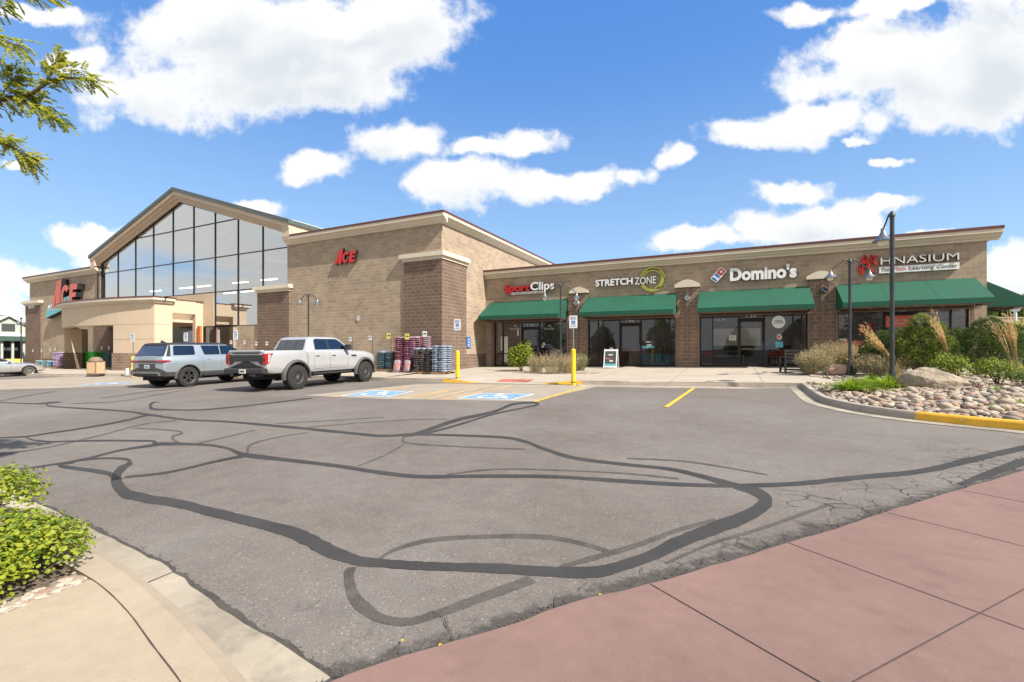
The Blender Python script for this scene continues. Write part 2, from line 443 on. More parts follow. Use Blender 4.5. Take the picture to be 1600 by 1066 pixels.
brickmat('dark_block', (.18, .122, .092), (.14, .098, .076), (.31, .235, .18), ms=.012)
brickmat('pier_block', (.25, .170, .125), (.185, .130, .098), (.40, .31, .24), ms=.012)
mat('cream_trim', (.62, .545, .43), .8, .06, 1.2, .02, 60, bump=.05, bs=90)
mat('red_coping', (.115, .036, .030), .5, .12, 2)
mat('stucco', (.55, .43, .31), .9, .05, 1.0, .03, 90, bump=.15, bs=140, bd=.004)
mat('stucco_joint', (.33, .24, .17), .9)
mat('fascia', (.56, .455, .34), .8, .05)
mat('green_metal', (.085, .105, .098), .5, .12, 1.5)
mat('roof_membrane', (.35, .34, .32), .9)
mat('bronze', (.020, .014, .012), .45, .15, 3, metal=.4)
mat('dark_frame', (.028, .026, .027), .4, .1, 3, metal=.5)
mat('awning_green', (.005, .078, .044), .85, .16, .9, .04, 120, bump=.05, bs=300, bd=.002)
mat('frame_tan', (.20, .13, .10), .6)
mat('interior_wall', (.26, .24, .24), .9, .1)
mat('interior_dark', (.045, .042, .042), .9, .2)
mat('interior_pale', (.62, .60, .54), .9, .08, .6)
mat('interior_floor', (.10, .095, .09), .6, .2, 1)
mat('wood', (.30, .18, .09), .7, .25, 4)
mat('white', (.74, .74, .73), .6, .05)
mat('offwhite', (.62, .60, .56), .6, .06)
mat('black', (.018, .018, .019), .5, .1)
mat('matte_black', (.012, .012, .012), .85, .1)
mat('sign_red', (.42, .012, .018), .45, .05)
mat('bright_red', (.55, .022, .018), .5, .06)
mat('faded_red', (.60, .13, .09), .55, .12, 2)
mat('sign_lime', (.48, .52, .07), .5, .06)
mat('sign_blue', (.01, .13, .40), .5, .05)
mat('teal', (.10, .42, .48), .5, .08)
mat('lamp_metal', (.055, .058, .062), .45, .12, 5, metal=.6)
mat('lamp_shade', (.20, .22, .235), .35, .1, 5, metal=.7)
mat('lamp_glass', (.78, .74, .62), .25, .05)
mat('steel', (.35, .35, .34), .35, .1, 8, metal=.8)
mat('bollard_yellow', (.78, .50, .015), .5, .08, 3)
emit('tube_light', (1, .95, .85), 5.0)
emit('warm_light', (1, .80, .50), 3.0)
emit('open_sign', (.70, .72, .70), .08)
glassmat('shop_glass', (.68, .68, .69), .05, .75)
glassmat('hall_glass', (.84, .85, .81), .41, .8)
glassmat('car_glass', (.05, .055, .06), .13, 1.0)
mat('car_silver', (.50, .505, .51), .30, .02, 1, .015, 400, metal=.35, coat=.8)
mat('car_blue', (.40, .465, .50), .34, .02, 1, .015, 400, metal=.55, coat=.8)
mat('car_pale', (.55, .56, .55), .32, .02, 1, .015, 400, metal=.7, coat=.8)
mat('tyre', (.022, .021, .020), .85, .2, 8, bump=.2, bs=60)
mat('trim_grey', (.060, .060, .060), .6, .1, 5)
mat('trim_dark', (.028, .028, .030), .5, .1, 5)
mat('rim_dark', (.16, .16, .165), .30, .1, 8, metal=.7)
mat('chrome', (.55, .55, .55), .2, .05, 8, metal=1)
mat('tail_red', (.38, .010, .014), .2, .1, 10, coat=1)
mat('tail_dark', (.10, .010, .014), .2, .2, 10, coat=1)
mat('underbody', (.015, .014, .013), .9)
mat('rust', (.14, .05, .025), .8)
mat('orange_metal', (.55, .16, .05), .5)
# ---------------------------------------------------------------- ground
b = MB()
gxs = [-2500, -60, -30, 0, 30, 2500]; gys = [-2500, -20, 0, 13, 26, 2500]
vs = [(x, y, G(x, y)) for y in gys for x in gxs]; fs = []
for j in range(len(gys) - 1):
    for i in range(len(gxs) - 1):
        k = j * len(gxs) + i; fs.append((k, k + 1, k + 1 + len(gxs), k + len(gxs)))
b.add(vs, fs); struct(b.build('parking_lot_asphalt', 'asphalt', fixn=False))

def flat(name, poly, material, dz=.004, px=True, kindname=None):
    """a thin sheet lying on the sloping lot; outline given as points"""
    bb = MB(); P = [gnd(*p, dz) if px else Vector((p[0], p[1], G(*p) + dz)) for p in poly]
    bb.add(P, [tuple(range(len(P)))]); o = bb.build(name, material)
    return struct(o)
def fill(b, P, m=0):
    b.add(P, [tuple(range(len(P)))], m)
def resample(pts, step):
    out = [pts[0]]
    for a, c in zip(pts, pts[1:]):
        a = Vector(a); c = Vector(c); n = max(1, int((c - a).length / step))
        for i in range(1, n + 1): out.append(a.lerp(c, i / n))
    return [Vector(p) for p in out]
def spline(pts, n=6):
    P = [Vector(p) for p in pts]; P = [P[0] * 2 - P[1]] + P + [P[-1] * 2 - P[-2]]; out = []
    for i in range(1, len(P) - 2):
        for k in range(n):
            t = k / n
            out.append(.5 * ((2 * P[i]) + (P[i + 1] - P[i - 1]) * t + (2 * P[i - 1] - 5 * P[i] + 4 * P[i + 1] - P[i + 2]) * t * t + (3 * P[i] - P[i - 1] - 3 * P[i + 1] + P[i + 2]) * t ** 3))
    out.append(P[-2]); return out

# sealed cracks: strips of poured sealant on the asphalt (column, row, thickness)
SEAL = [
 [(71,630.5,3),(82.5,635,3),(150,639.5,3),(200,643,3),(232.5,648,4.5),(292.5,656,3.5),(356,659,3.5),(469,669,5),(560,678,5),(600,681,5),(660,679,4),(780,683,4.5),(820,690,5.5),(852,702,6),(900,716,6.5),(980,726,6),(1040,732,6),(1080,740,7.5),(1140,756,11),(1180,768,17),(1196,784,28),(1172,803,27),(1120,824,26),(1060,847,26),(1020,867,24),(960,887,24),(920,894,23),(840,892,22),(780,888,20),(660,884,18),(600,880,18),(560,876,20),(518,862,28),(490,847,30),(455,831,24),(402,817,21),(332,800,19),(280,787,18),(225,778,18),(197,770,22),(184,757,24),(182,744,20),(190,732,14),(202,723,9),(196,717.5,5),(165,716,4),(127,719,4),(105,724,7),(96,728,7),(124,732.5,7),(150,736,8),(172,741,10),(184,750,18)],
 [(232,648,5),(225,650,4.5),(187,659,4),(131,669,3.5),(82,676,3),(41,682,3.5),(0,684,3),(-60,688,3)],
 [(38,682,3),(47,686,3),(56,688,3),(82,690,3),(150,688.6,3.5),(232,689,4),(250,693,7),(319,695,4),(356,700.6,5),(386,711,9),(469,721,7),(525,727.6,7),(600,739,7.5),(660,744.7,7),(740,744,6.5),(860,744.7,6.5),(980,752,7),(1060,756.7,7),(1144,758.7,7),(1240,756,8),(1340,746,9),(1440,736,10),(1520,718,11),(1600,700,10),(1680,690,10)],
 [(250,694,6),(187,704,4),(131,717.5,4),(75,727,3.5),(11,736,3),(-60,745,3)],
 [(388,711,7),(337,721,5),(262,738,4.5),(195,745.6,4.5)],
 [(627,680.5,6),(654,676.6,7),(712,657,7),(770,643.6,5),(801,632,4.5),(829,629.3,4),(840,632,4.5),(821,636.7,3),(770,647.5,3),(712,665,4),(662,678.5,4)],
 [(67,630.5,4),(82,629,4),(94,628,3)],[(-20,628,2),(0,629,2),(40,630.5,2),(72,631,3)],
 [(247,628,2.5),(240,629,3),(235,633,6),(240,639,5),(270,640.5,2.5),(319,640,2.5),(394,633,2.5),(487,622,2.3)],
 [(1500,757,7),(1530,746,12),(1600,721,15),(1680,700,16)]]
FADED = [
 [(-40,716,2.5),(0,710,3),(75,699,3),(150,682,2.5),(225,663,2.5),(277,657,2)],
 [(210,669,2.5),(262,672,3),(284,676,4),(270,683,6),(275,690,6),(284,694,5)],
 [(300,695,3),(345,685,2.5),(400,672,2)],[(386,708,7),(392,695,4),(430,684,2),(480,676,2)],
 [(592,874,5),(620,858,8),(680,843,9),(780,838,9),(860,840,10),(920,852,9),(955,864,8)],
 [(550,886,16),(545,900,22),(552,930,24),(572,952,26),(598,967,18),(640,971,16),(692,956,16),(760,931,20),(832,905,18)],
 [(876,886,8),(940,868,12),(1000,850,10),(1060,828,9),(1120,812,8)],
 [(112,631,1.8),(187,627,1.6),(262,614,1.6),(300,609,1.4)],[(160,622,1.5),(225,613,1.6),(300,605,1.6)],
 [(480,668,1.5),(560,661,1.5),(640,656,1.5),(700,655,1)],[(630,682,4),(637,692,3),(720,698,2.5),(820,702,2.5)],[(632,694,2),(600,712,2),(560,728,2)],
 [(700,741,3),(780,733,3),(880,735,3),(980,740,3),(1060,748,3)],[(980,716,2.5),(1080,722,3),(1200,742,2)],
 [(0,627,2),(40,619,2),(88,611,1.5)],[(1040,880,5),(1110,850,6),(1200,822,7),(1290,790,6)],[(430,662,1.3),(520,657,1.3),(600,652,1.3)]]
def strips(name, SS, material, dz):
    b = MB(); rr = random.Random(3)
    for s in SS:
        P = spline([Vector(p) for p in s], 7); P = resample(P, 4)
        tops, bots = [], []
        for i, p in enumerate(P):
            d = (P[min(i + 1, len(P) - 1)] - P[max(i - 1, 0)]); d.z = 0
            # centre on the ground, width in metres across the run of the crack
            g0 = gnd(p.x, p.y, dz)
            g1 = gnd(p.x + d.x * .5, p.y + d.y * .5, dz); gg = gnd(p.x - d.x * .5, p.y - d.y * .5, dz)
            run = (g1 - gg); run.z = 0; run.normalize(); nrm = Vector((-run.y, run.x, 0))
            # apparent thickness -> metric width
            D = -g0.z * FOC / (p.y - HZ)
            q = nrm * .01 + g0; 
            def proj(v):
                Dq = v.x * FX + v.y * FY; return Vector((CX + FOC * (v.x * RX + v.y * RY) / Dq, HZ - FOC * v.z / Dq))
            a = proj(g0); c = proj(g0 + nrm * .02); t = (proj(g0 + run * .02) - a)
            if t.length < 1e-9: t = Vector((1, 0))
            t.normalize(); e = c - a; perp = abs(e.x * t.y - e.y * t.x) / .02
            w = clampf(p.z / max(perp, 1) * .37, .010, .30) * (1 + .13 * noise.noise(g0 * 3.1) + .10 * noise.noise(g0 * 14) + .09 * noise.noise(g0 * 38))
            tops.append(g0 + nrm * w); bots.append(g0 - nrm * w)
        n = len(P); vs = [(v.x, v.y, G(v.x, v.y) + dz) for v in tops + bots]
        b.add(vs, [(i, i + 1, n + i + 1, n + i) for i in range(n - 1)]); dz += .00012
    return struct(b.build(name, material))
strips('crack_sealant_faded', FADED, 'sealant_faded', .0015)
strips('crack_sealant', SEAL, 'sealant', .0035)

# thin cracks in the asphalt near the red pavement and at the gutter
b = MB(); rr = random.Random(5)
def crackline(p, ang, ln, w, depth=0):
    pts = [Vector((p[0], p[1]))]; a = ang
    for i in range(int(ln / .045)):
        a += rr.uniform(-.5, .5); a = ang + (a - ang) * .9
        pts.append(pts[-1] + Vector((cos(a), sin(a))) * .045)
        if depth < 2 and rr.random() < .03: crackline(pts[-1], a + rr.choice((-1, 1)) * rr.uniform(.6, 1.3), ln * .4, w * .7, depth + 1)
    n = len(pts); L1, L2 = [], []
    for i, q in enumerate(pts):
        d = (pts[min(i + 1, n - 1)] - pts[max(i - 1, 0)]).normalized(); m = Vector((-d.y, d.x)) * w * (1 - i / n * .8) * rr.uniform(.5, 1.3)
        L1.append(q + m); L2.append(q - m)
    b.add([(v.x, v.y, G(v.x, v.y) + .0135) for v in L1 + L2], [(i, i + 1, n + i + 1, n + i) for i in range(n - 1)])
for px, py, a, ln in ((706,1004,2.0,.30),(700,985,2.9,.30),(868,952,2.1,.22),(905,925,1.7,.2),(1070,898,2.1,.2),(1010,908,2.6,.25),(1160,868,2.3,.35),(1230,846,2.0,.35),(1290,830,2.5,.4),(1340,814,2.0,.4),(1400,793,2.4,.4),(1310,822,3.0,.5),(1380,798,2.9,.5)):
    p = gnd(px, py); crackline((p.x, p.y), a, ln * .8, .0035)
struct(b.build('asphalt_cracks', 'joint'))

# apron slabs and painted markings
A1 = [(475, 618), (650, 600.6), (700, 599.4), (900, 602.3), (936, 603.5), (834, 627.5), (712, 625.5), (600, 623.5), (530, 621)]
flat('parking_apron', A1, 'apron_concrete', .006)
A2 = [(-260, 612), (0, 609.3), (110, 606), (190, 603.2), (228, 600.2), (262, 596), (215, 588.6), (140, 587.6), (35, 592.3), (-60, 595.5), (-260, 597)]
flat('entrance_apron', A2, 'apron_concrete', .006)
G_edge = [(900, 600.9), (1000, 602.7), (1142, 604.4), (1250, 606.0), (1250, 607.6), (1142, 607.4), (1000, 605.6), (915, 604)]
flat('gutter_strip', G_edge, 'gutter_concrete', .005)
def line_px(name, a, c, wid, material, dz):
    A = gnd(*a, dz); C = gnd(*c, dz); d = (C - A); d.z = 0; d.normalize(); n = Vector((-d.y, d.x, 0)) * wid / 2
    bb = MB(); bb.add([A - n, A + n, C + n, C - n], [(0, 1, 2, 3)]); return struct(bb.build(name, material))
line_px('stall_marking', (1041, 636), (1084, 606.5), .11, 'yellow_paint', .010)
line_px('stall_marking', (836, 627.6), (914, 604.2), .11, 'yellow_paint', .012)
for a, c in (((628,622.5),(742,602)),((668,623.5),(770,602)),((690,624.5),(800,602.5)),((650,621),(700,611)),((520,619.8),(640,603))):
    line_px('hatch_marking', a, c, .11, 'yellow_faded', .012)
line_px('stall_marking', (-120, 607), (80, 600), .12, 'yellow_faded', .012)
# wheelchair emblems: white border, blue field, white figure
def emblem(c4, dz=.014):
    q = [gnd(*p, dz) for p in c4]       # near-left, near-right, far-right, far-left
    def at(u, v, h=0): 
        w = (q[0] * (1 - u) + q[1] * u) * (1 - v) + (q[3] * (1 - u) + q[2] * u) * v; return Vector((w.x, w.y, w.z + h))
    w = MB(); w.add([at(0, 0), at(1, 0), at(1, 1), at(0, 1)], [(0, 1, 2, 3)]); struct(w.build('wheelchair_marking_border', 'white_paint'))
    w = MB(); w.add([at(.05, .06, .004), at(.95, .06, .004), at(.95, .94, .004), at(.05, .94, .004)], [(0, 1, 2, 3)]); struct(w.build('wheelchair_marking_field', 'blue_paint'))
    w = MB()
    def seg(p, r, t=.07):
        p, r = Vector(p), Vector(r); d = (r - p).normalized(); n = Vector((-d.y, d.x)) * t / 2
        w.add([at(*(p - n), .008), at(*(p + n), .008), at(*(r + n), .008), at(*(r - n), .008)], [(0, 1, 2, 3)])
    arc = [(.46 + .19 * cos(a), .36 + .21 * sin(a)) for a in [radians(130 + i * 20) for i in range(12)]]
    for a, c in zip(arc, arc[1:]): seg(a, c)
    seg((.45, .78), (.48, .50)); seg((.48, .50), (.66, .50)); seg((.66, .50), (.74, .24)); seg((.46, .64), (.62, .64)); seg((.74, .24), (.82, .27))
    k = 12; w.add([at(.44 + .055 * cos(2 * pi * i / k), .85 + .055 * sin(2 * pi * i / k), .008) for i in range(k)], [tuple(range(k))])
    struct(w.build('wheelchair_marking_figure', 'white_paint'))
emblem([(712, 622.5), (800, 625.2), (837, 615.8), (751, 614.3)])
emblem([(530, 618.6), (606, 620.6), (647, 611.7), (583, 609.8)])
emblem([(120, 602.3), (190, 600.8), (215, 597.6), (155, 598.2)])

# pavement in front of the shops
xs = [-90, -75, -60, -50, -45, -41, -38, -35, -32, -28, -24, -20, -17, -14.7001, -14.7, -13.5] + XR + [-12.3, -9, -7, -5, -4, -2, 0, 2, 3.4, 4, 6, 8, 10, 12, 14, 20]
xs = sorted(set(round(x, 3) for x in xs)); b = MB()
for x0, x1 in zip(xs, xs[1:]):
    def col(x, xm):
        y0 = yk(x); yb = (YS if xm > XA else YA) + .6
        return [(x, y0 + t) for t in (0.0, .8, 1.6)] + [(x, lerp(y0 + 1.6, yb, t)) for t in (.4, .8, 1)]
    m = (x0 + x1) / 2; c0, c1 = col(x0, m), col(x1, m)
    if x0 >= 3.3: c0 = [(x, max(y, 22.0)) for x, y in c0]; c1 = [(x, max(y, 22.0)) for x, y in c1]
    def zz(x, y): return SW(clampf(x, x0 + 1e-4, x1 - 1e-4), y)
    vs = [(x, y, zz(x, y)) for x, y in c0 + c1]; n = len(c0)
    b.add(vs, [(i, i + n, i + n + 1, i + 1) for i in range(n - 1) if abs(c0[i][1] - c0[i + 1][1]) > 1e-6])
pave = struct(b.build('pavement', 'pavement_concrete'))
b = MB()
for x in [-60 + 3.05 * i for i in range(21)] + [4.0]:
    if x > 3.3: continue
    yb = YS if x > XA else YA; y0 = yk(x) + .2; n = 8
    pts = [(x + s * .006, lerp(y0, yb, i / n)) for i in range(n + 1) for s in (-1, 1)]
    b.add([(p[0], p[1], SW(*p) + .004) for p in pts], [(2 * i, 2 * i + 1, 2 * i + 3, 2 * i + 2) for i in range(n)])
for xa, xb, yy in ((-14.6, 3.3, 22.6), (-36, -14.8, 19.4)):
    n = 30; pts = [(lerp(xa, xb, i / n), yy + s * .006) for i in range(n + 1) for s in (-1, 1)]
    b.add([(p[0], p[1], SW(*p) + .004) for p in pts], [(2 * i, 2 * i + 2, 2 * i + 3, 2 * i + 1) for i in range(n)])
struct(b.build('pavement_joints', 'joint'))
def kerb_sweep(name, pts, material, w=.16, hf=lambda i: .15, side=1, gutter=None):
    """kerb stone along pts (x, y); top at G+h, rounded nose; side=+1 body to the left of the run"""
    b = MB(); n = len(pts); rings = []
    for i, p in enumerate(pts):
        d = (Vector(pts[min(i + 1, n - 1)][:2]) - Vector(pts[max(i - 1, 0)][:2])).normalized(); m = Vector((-d.y, d.x)) * side
        h = hf(i); prof = [(-.004, -.1), (0, 0), (.012, h * .8), (.035, h), (w, h + .002), (w, -.1)]
        rings.append([(p[0] + m.x * a, p[1] + m.y * a, G(p[0], p[1]) + z) for a, z in prof])
    k = 6
    for i in range(n - 1):
        b.add(rings[i] + rings[i + 1], [(j, j + 1, j + 1 + k, j + k) for j in range(k - 1)])
    b.add(rings[0], [tuple(range(k))]); b.add(rings[-1], [tuple(range(k))])
    return struct(b.build(name, material))
def kseg(x0, x1, material, name):
    n = max(2, int((x1 - x0) / .5)); P = [(lerp(x0, x1, i / n), yk(lerp(x0, x1, i / n)) - .01) for i in range(n + 1)]
    kerb_sweep(name, P, material, w=.17, hf=lambda i: kerb_h(P[i][0]) + .008)
kseg(-90, XR[0] - .3, 'kerb_concrete', 'kerb'); kseg(XR[0] - .3, XR[1], 'yellow_paint', 'kerb_yellow')
kseg(XR[2], XR[3] + .15, 'yellow_paint', 'kerb_yellow'); kseg(XR[1], XR[2], 'kerb_concrete', 'kerb'); kseg(XR[3] + .15, 3.4, 'kerb_concrete', 'kerb')
# red tactile pad on the ramp
pa = gnd(776, 598); pb = gnd(826, 598.9); b = MB()
b.add([(x, yk(x) + d, SW(x, yk(x) + d) + .006) for x, d in ((pa.x, .35), (pb.x, .35), (pb.x, 1.0), (pa.x, 1.0))], [(0, 1, 2, 3)])
struct(b.build('tactile_pad', 'red_pad'))

# ------------------------------------------------ near left: pavement, kerb, gutter
H = .13
def curve_px(pts, dz, n=7): 
    return [Vector((p.x, p.y, p.z)) for p in spline([gnd(a, c, dz) for a, c in pts], n)]
gut_out = curve_px([(-120, 712), (-40, 744), (33, 773.5), (101.5, 805), (182, 843.5), (259, 882), (304.5, 917), (364, 959), (437.5, 1001), (518, 1055), (600, 1110), (720, 1200)], .006)
gut_in = curve_px([(-150, 750), (-60, 778), (38.5, 813), (118, 852), (190, 893), (252, 940), (308, 990), (362, 1046), (405, 1100), (470, 1200)], .002)
top_out = curve_px([(-150, 741), (-60, 769), (34, 803), (112, 845), (185, 889), (243, 936), (297.5, 992), (353, 1060), (395, 1125), (440, 1220)], H)
top_in = curve_px([(-190, 775), (-110, 797), (0, 834), (70, 866), (145, 906.5), (196, 952), (238, 1008), (283.5, 1068), (318, 1130), (350, 1220)], H)
def even(P, n):
    ls = [0]
    for a, c in zip(P, P[1:]): ls.append(ls[-1] + (c - a).length)
    out = []
    for k in range(n + 1):
        s = ls[-1] * k / n; i = max(0, min(len(P) - 2, sum(1 for v in ls if v <= s) - 1))
        t = (s - ls[i]) / max(ls[i + 1] - ls[i], 1e-9); out.append(P[i].lerp(P[i + 1], t))
    return out
n = 70; go, gi, to, ti = (even(P, n) for P in (gut_out, gut_in, top_out, top_in))
for i, p in enumerate(go):
    m_ = noise.noise(p * 7) * .018 + noise.noise(p * 23) * .008; d = (go[min(i + 1, n)] - go[max(i - 1, 0)]).normalized(); go[i] = p + Vector((-d.y, d.x, 0)) * m_
b = MB(); rows = [go, [a.lerp(c, .5) + Vector((0, 0, .001)) for a, c in zip(go, gi)], gi]
for A, C in zip(rows, rows[1:]): b.add(A + C, [(i, i + 1, n + i + 2, n + i + 1) for i in range(n)])
struct(b.build('gutter', 'gutter_concrete', smooth=60))
b = MB(); mid = [a.lerp(c, .35) + Vector((0, 0, .055)) for a, c in zip(gi, to)]; mid2 = [a.lerp(c, .85) + Vector((0, 0, .012)) for a, c in zip(gi, to)]
rows = [gi, mid, mid2, to, ti, [p - Vector((0, 0, .2)) for p in ti]]
for A, C in zip(rows, rows[1:]): b.add(A + C, [(i, i + 1, n + i + 2, n + i + 1) for i in range(n)])
struct(b.build('near_kerb', 'tan_pavement', smooth=50))
# expansion joints across gutter and between kerb and pavement
b = MB()
for a, c in (((100, 806), (62, 820)), ((272, 893), (218, 915))):
    A, C = gnd(*a, .009), gnd(*c, .009); d = (C - A).normalized(); m_ = Vector((-d.y, d.x, 0)) * .005
    b.add([A - m_, A + m_, C + m_, C - m_], [(0, 1, 2, 3)])
o1 = [p + Vector((0, 0, .003)) for p in ti]; jj = []
for i, p in enumerate(o1):
    d = (o1[min(i + 1, n)] - o1[max(i - 1, 0)]).normalized(); w_ = .0018 + .0035 * abs(noise.noise(p * 12)); jj.append((p + Vector((-d.y, d.x, 0)) * w_, p - Vector((-d.y, d.x, 0)) * w_))
b.add([q[0] for q in jj] + [q[1] for q in jj], [(i, i + 1, n + i + 2, n + i + 1) for i in range(n)])
struct(b.build('expansion_joints', 'joint'))
# pavement slab inside the kerb, and the planting bed beyond it
bedA = gnd(145, 906.5, H); bedB = gnd(-250, 1066, H); i0 = min(range(n + 1), key=lambda i: (ti[i] - bedA).length)
ext = bedA + (bedB - bedA) * 3.0
b = MB(); P = ti[i0:] + [Vector((ti[-1].x + .1, -2.5, 0)), Vector((ext.x, -2.5, 0))]
fill(b, [Vector((p.x, p.y, G(p.x, p.y) + H - .001)) for p in P]); struct(b.build('near_pavement', 'tan_pavement'))
b = MB(); P = [bedA] + ti[:i0][::-1] + [Vector((-22, ti[0].y, 0)), Vector((-22, -2.5, 0)), Vector((ext.x, -2.5, 0))]
fill(b, [Vector((p.x, p.y, G(p.x, p.y) + H - .03)) for p in P]); mat('soil', (.14, .105, .075), .95, .25, 6, .2, 60, bump=.5, bs=50, bd=.02)
struct(b.build('near_planting_bed', 'soil'))
# rim of broken asphalt crumbs between gutter and lot
crumb = MB(); rr = random.Random(9)
def pebble(b, c, r, sq=.6, m=0, rz=None):
    n_ = 5; rz = rr.uniform(0, 6) if rz is None else rz
    v = []; ex = rr.uniform(.75, 1.3)
    ring1 = [(cos(a) * r * ex, sin(a) * r / ex, 0) for a in [2 * pi * k / 6 + rr.uniform(-.3, .3) for k in range(6)]]
    for h, s in ((-.3, .75), (.25, 1.0), (.75, .6)):
        for x, y, _ in ring1:
            k = s * rr.uniform(.88, 1.12); X, Y = x * k, y * k
            v.append((c[0] + X * cos(rz) - Y * sin(rz), c[1] + X * sin(rz) + Y * cos(rz), c[2] + h * r * sq))
    fsx = [(k, (k + 1) % 6, 6 + (k + 1) % 6, 6 + k) for k in range(6)] + [(6 + k, 6 + (k + 1) % 6, 12 + (k + 1) % 6, 12 + k) for k in range(6)] + [tuple(12 + k for k in range(6))]
    b.add(v, fsx, m)
for i in range(1, n - 2):
    for k in range(4):
        p = go[i].lerp(go[i + 1], rr.random()); off = abs(rr.gauss(0, .022)); d = (go[i + 1] - go[i]).normalized(); m_ = Vector((d.y, -d.x, 0))
        q = p + (m_ if (gi[i] - go[i]).dot(m_) < 0 else -m_) * off; pebble(crumb, (q.x, q.y, G(q.x, q.y) + .004), rr.uniform(.002, .007))
E0, E1 = gnd(520, 1066), gnd(1640, 722)
# red pavement in the near right
EDGE = [(500, 1076), (532, 1060), (620, 1028), (716, 1000), (820, 968), (900, 940), (1016, 912), (1060, 900), (1140, 876), (1232, 848), (1320, 822), (1384, 800), (1503, 764), (1600, 735.5), (1760, 688)]
_e = [gnd(a, c, .02) for a, c in EDGE]; _e.append(_e[-1] + (_e[-1] - _e[-3]).normalized() * 7); eg = spline(_e, 10)
eg = [p + Vector((noise.noise(p * 5) * .012, noise.noise(p * 5 + Vector((9, 0, 0))) * .012, 0)) for p in eg]
far = [Vector((p.x, p.y, 0)) for p in (Vector((eg[-1].x + 1, -4.5, 0)), Vector((eg[0].x - .4, -4.5, 0)))]
P = eg + far; b = MB(); P = [Vector((p.x, p.y, G(p.x, p.y) + .02)) for p in P]; m_ = len(P)
b.add(P, [tuple(range(m_))]); b.add([(p.x, p.y, p.z) for p in P] + [(p.x, p.y, p.z - .1) for p in P], [(i, (i + 1) % m_, m_ + (i + 1) % m_, m_ + i) for i in range(m_)])
struct(b.build('red_pavement', 'red_concrete'))
b = MB()
for a, c, w_ in (((1016, 912), (1300, 1076), .0036), ((1232, 848), (1640, 997), .0036), ((1388, 801), (1640, 863), .004), ((1505, 766), (1640, 792), .005), ((1300, 1083), (1640, 899), .0035)):
    A, C = gnd(*a, .024), gnd(*c, .024); d = (C - A).normalized(); m_ = Vector((-d.y, d.x, 0)) * w_; b.add([A - m_, A + m_, C + m_, C - m_], [(0, 1, 2, 3)])
struct(b.build('red_pavement_joints', 'joint'))
for i in range(len(eg) - 1):
    for k in range(4):
        p = eg[i].lerp(eg[i + 1], rr.random()); d = (eg[i + 1] - eg[i]).normalized(); q = p + Vector((-d.y, d.x, 0)) * abs(rr.gauss(0.0, .03)); pebble(crumb, (q.x, q.y, G(q.x, q.y) + .005), rr.uniform(.002, .008))
def rim(name, PP, sgn, wmin, wmax, dz):
    b = MB(); P2 = resample([Vector((p.x, p.y, 0)) for p in PP], .02); A, C = [], []
    for i, p in enumerate(P2):
        d = (P2[min(i + 1, len(P2) - 1)] - P2[max(i - 1, 0)]).normalized(); m_ = Vector((-d.y, d.x, 0)) * sgn
        w_ = lerp(wmin, wmax, clampf(.5 + noise.noise(p * 2.2) * .8 + noise.noise(p * 9) * .45 + noise.noise(p * 31) * .35, 0, 1))
        A.append(p - m_ * .01); C.append(p + m_ * w_)
    n = len(A); b.add([(v.x, v.y, G(v.x, v.y) + dz) for v in A + C], [(i, i + 1, n + i + 1, n + i) for i in range(n - 1)])
    return struct(b.build(name, 'dirt'))
mat('dirt', (.062, .054, .045), .95, .35, 9, .3, 70, bump=.6, bs=60)
rim('crumbled_edge', go, 1, .0, .04, .0075); rim('crumbled_edge', eg, 1, .0, .05, .0075)
mat('gutter_dirt', (.20, .175, .145), .95, .3, 6, .2, 60)
tag(crumb.build('loose_asphalt_crumbs', 'sealant_faded'), 'dark crumbs of broken asphalt along the edges of the lot', 'gravel', kind='stuff')
# fallen leaves
mat('leaf_orange', (.55, .22, .03), .7); mat('leaf_yellow', (.50, .34, .05), .7)
for px, py, m_, r_, lb in ((218, 912, 'leaf_orange', .032, 'curled orange leaf in the gutter beside the expansion joint'), (938, 930, 'leaf_yellow', .010, 'small yellow leaf by the red pavement beyond the crack'), (629, 1002, 'leaf_yellow', .009, 'small yellow leaf on cracked asphalt, left of the others'), (688, 1009, 'leaf_yellow', .009, 'small yellow leaf at the foot of the forked asphalt crack')):
    p = gnd(px, py, .02); b = MB(); k = 9; vs = [(p.x, p.y, p.z + .006)]
    for i in range(k):
        a = 2 * pi * i / k; rad = r_ * (.6 + .4 * abs(cos(1.5 * a))); vs.append((p.x + cos(a) * rad * 1.2, p.y + sin(a) * rad * .8, p.z + .012 * abs(sin(a * 1.3))))
    b.add(vs, [(0, i + 1, (i + 1) % k + 1) for i in range(k)]); tag(b.build('fallen_leaf', m_), lb, 'leaf', 'fallen leaves on the ground')

# ------------------------------------------------ right island: kerb, gravel bed
ISL = [(1250, 605.3), (1262, 615.0), (1276, 625.5), (1290, 632), (1335, 642.6), (1380, 650), (1430, 656.5), (1510, 665), (1600, 674), (1700, 686), (1800, 700)]
_i = [gnd(a, c) for a, c in ISL]; _i.append(_i[-1] + (_i[-1] - _i[-2]).normalized() * 5); isl = spline(_i, 8)
ykr = [(p.x, p.y) for p in isl]; xy0 = gnd(1429, 656).x
iy = min(range(len(ykr)), key=lambda i: abs(ykr[i][0] - xy0))
kerb_sweep('kerb', ykr[:iy + 1], 'kerb_concrete', w=.17, hf=lambda i: .158, side=1)
kerb_sweep('kerb_yellow', ykr[iy:], 'yellow_paint', w=.17, hf=lambda i: .158, side=1)
b = MB(); n2_ = len(isl); outer = []
for i, p in enumerate(isl):
    d = (isl[min(i + 1, n2_ - 1)] - isl[max(i - 1, 0)]).normalized(); m_ = Vector((d.y, -d.x, 0)); w_ = interp([(0, .45), (3, .34), (n2_, .34)], i)
    outer.append(p + m_ * w_)
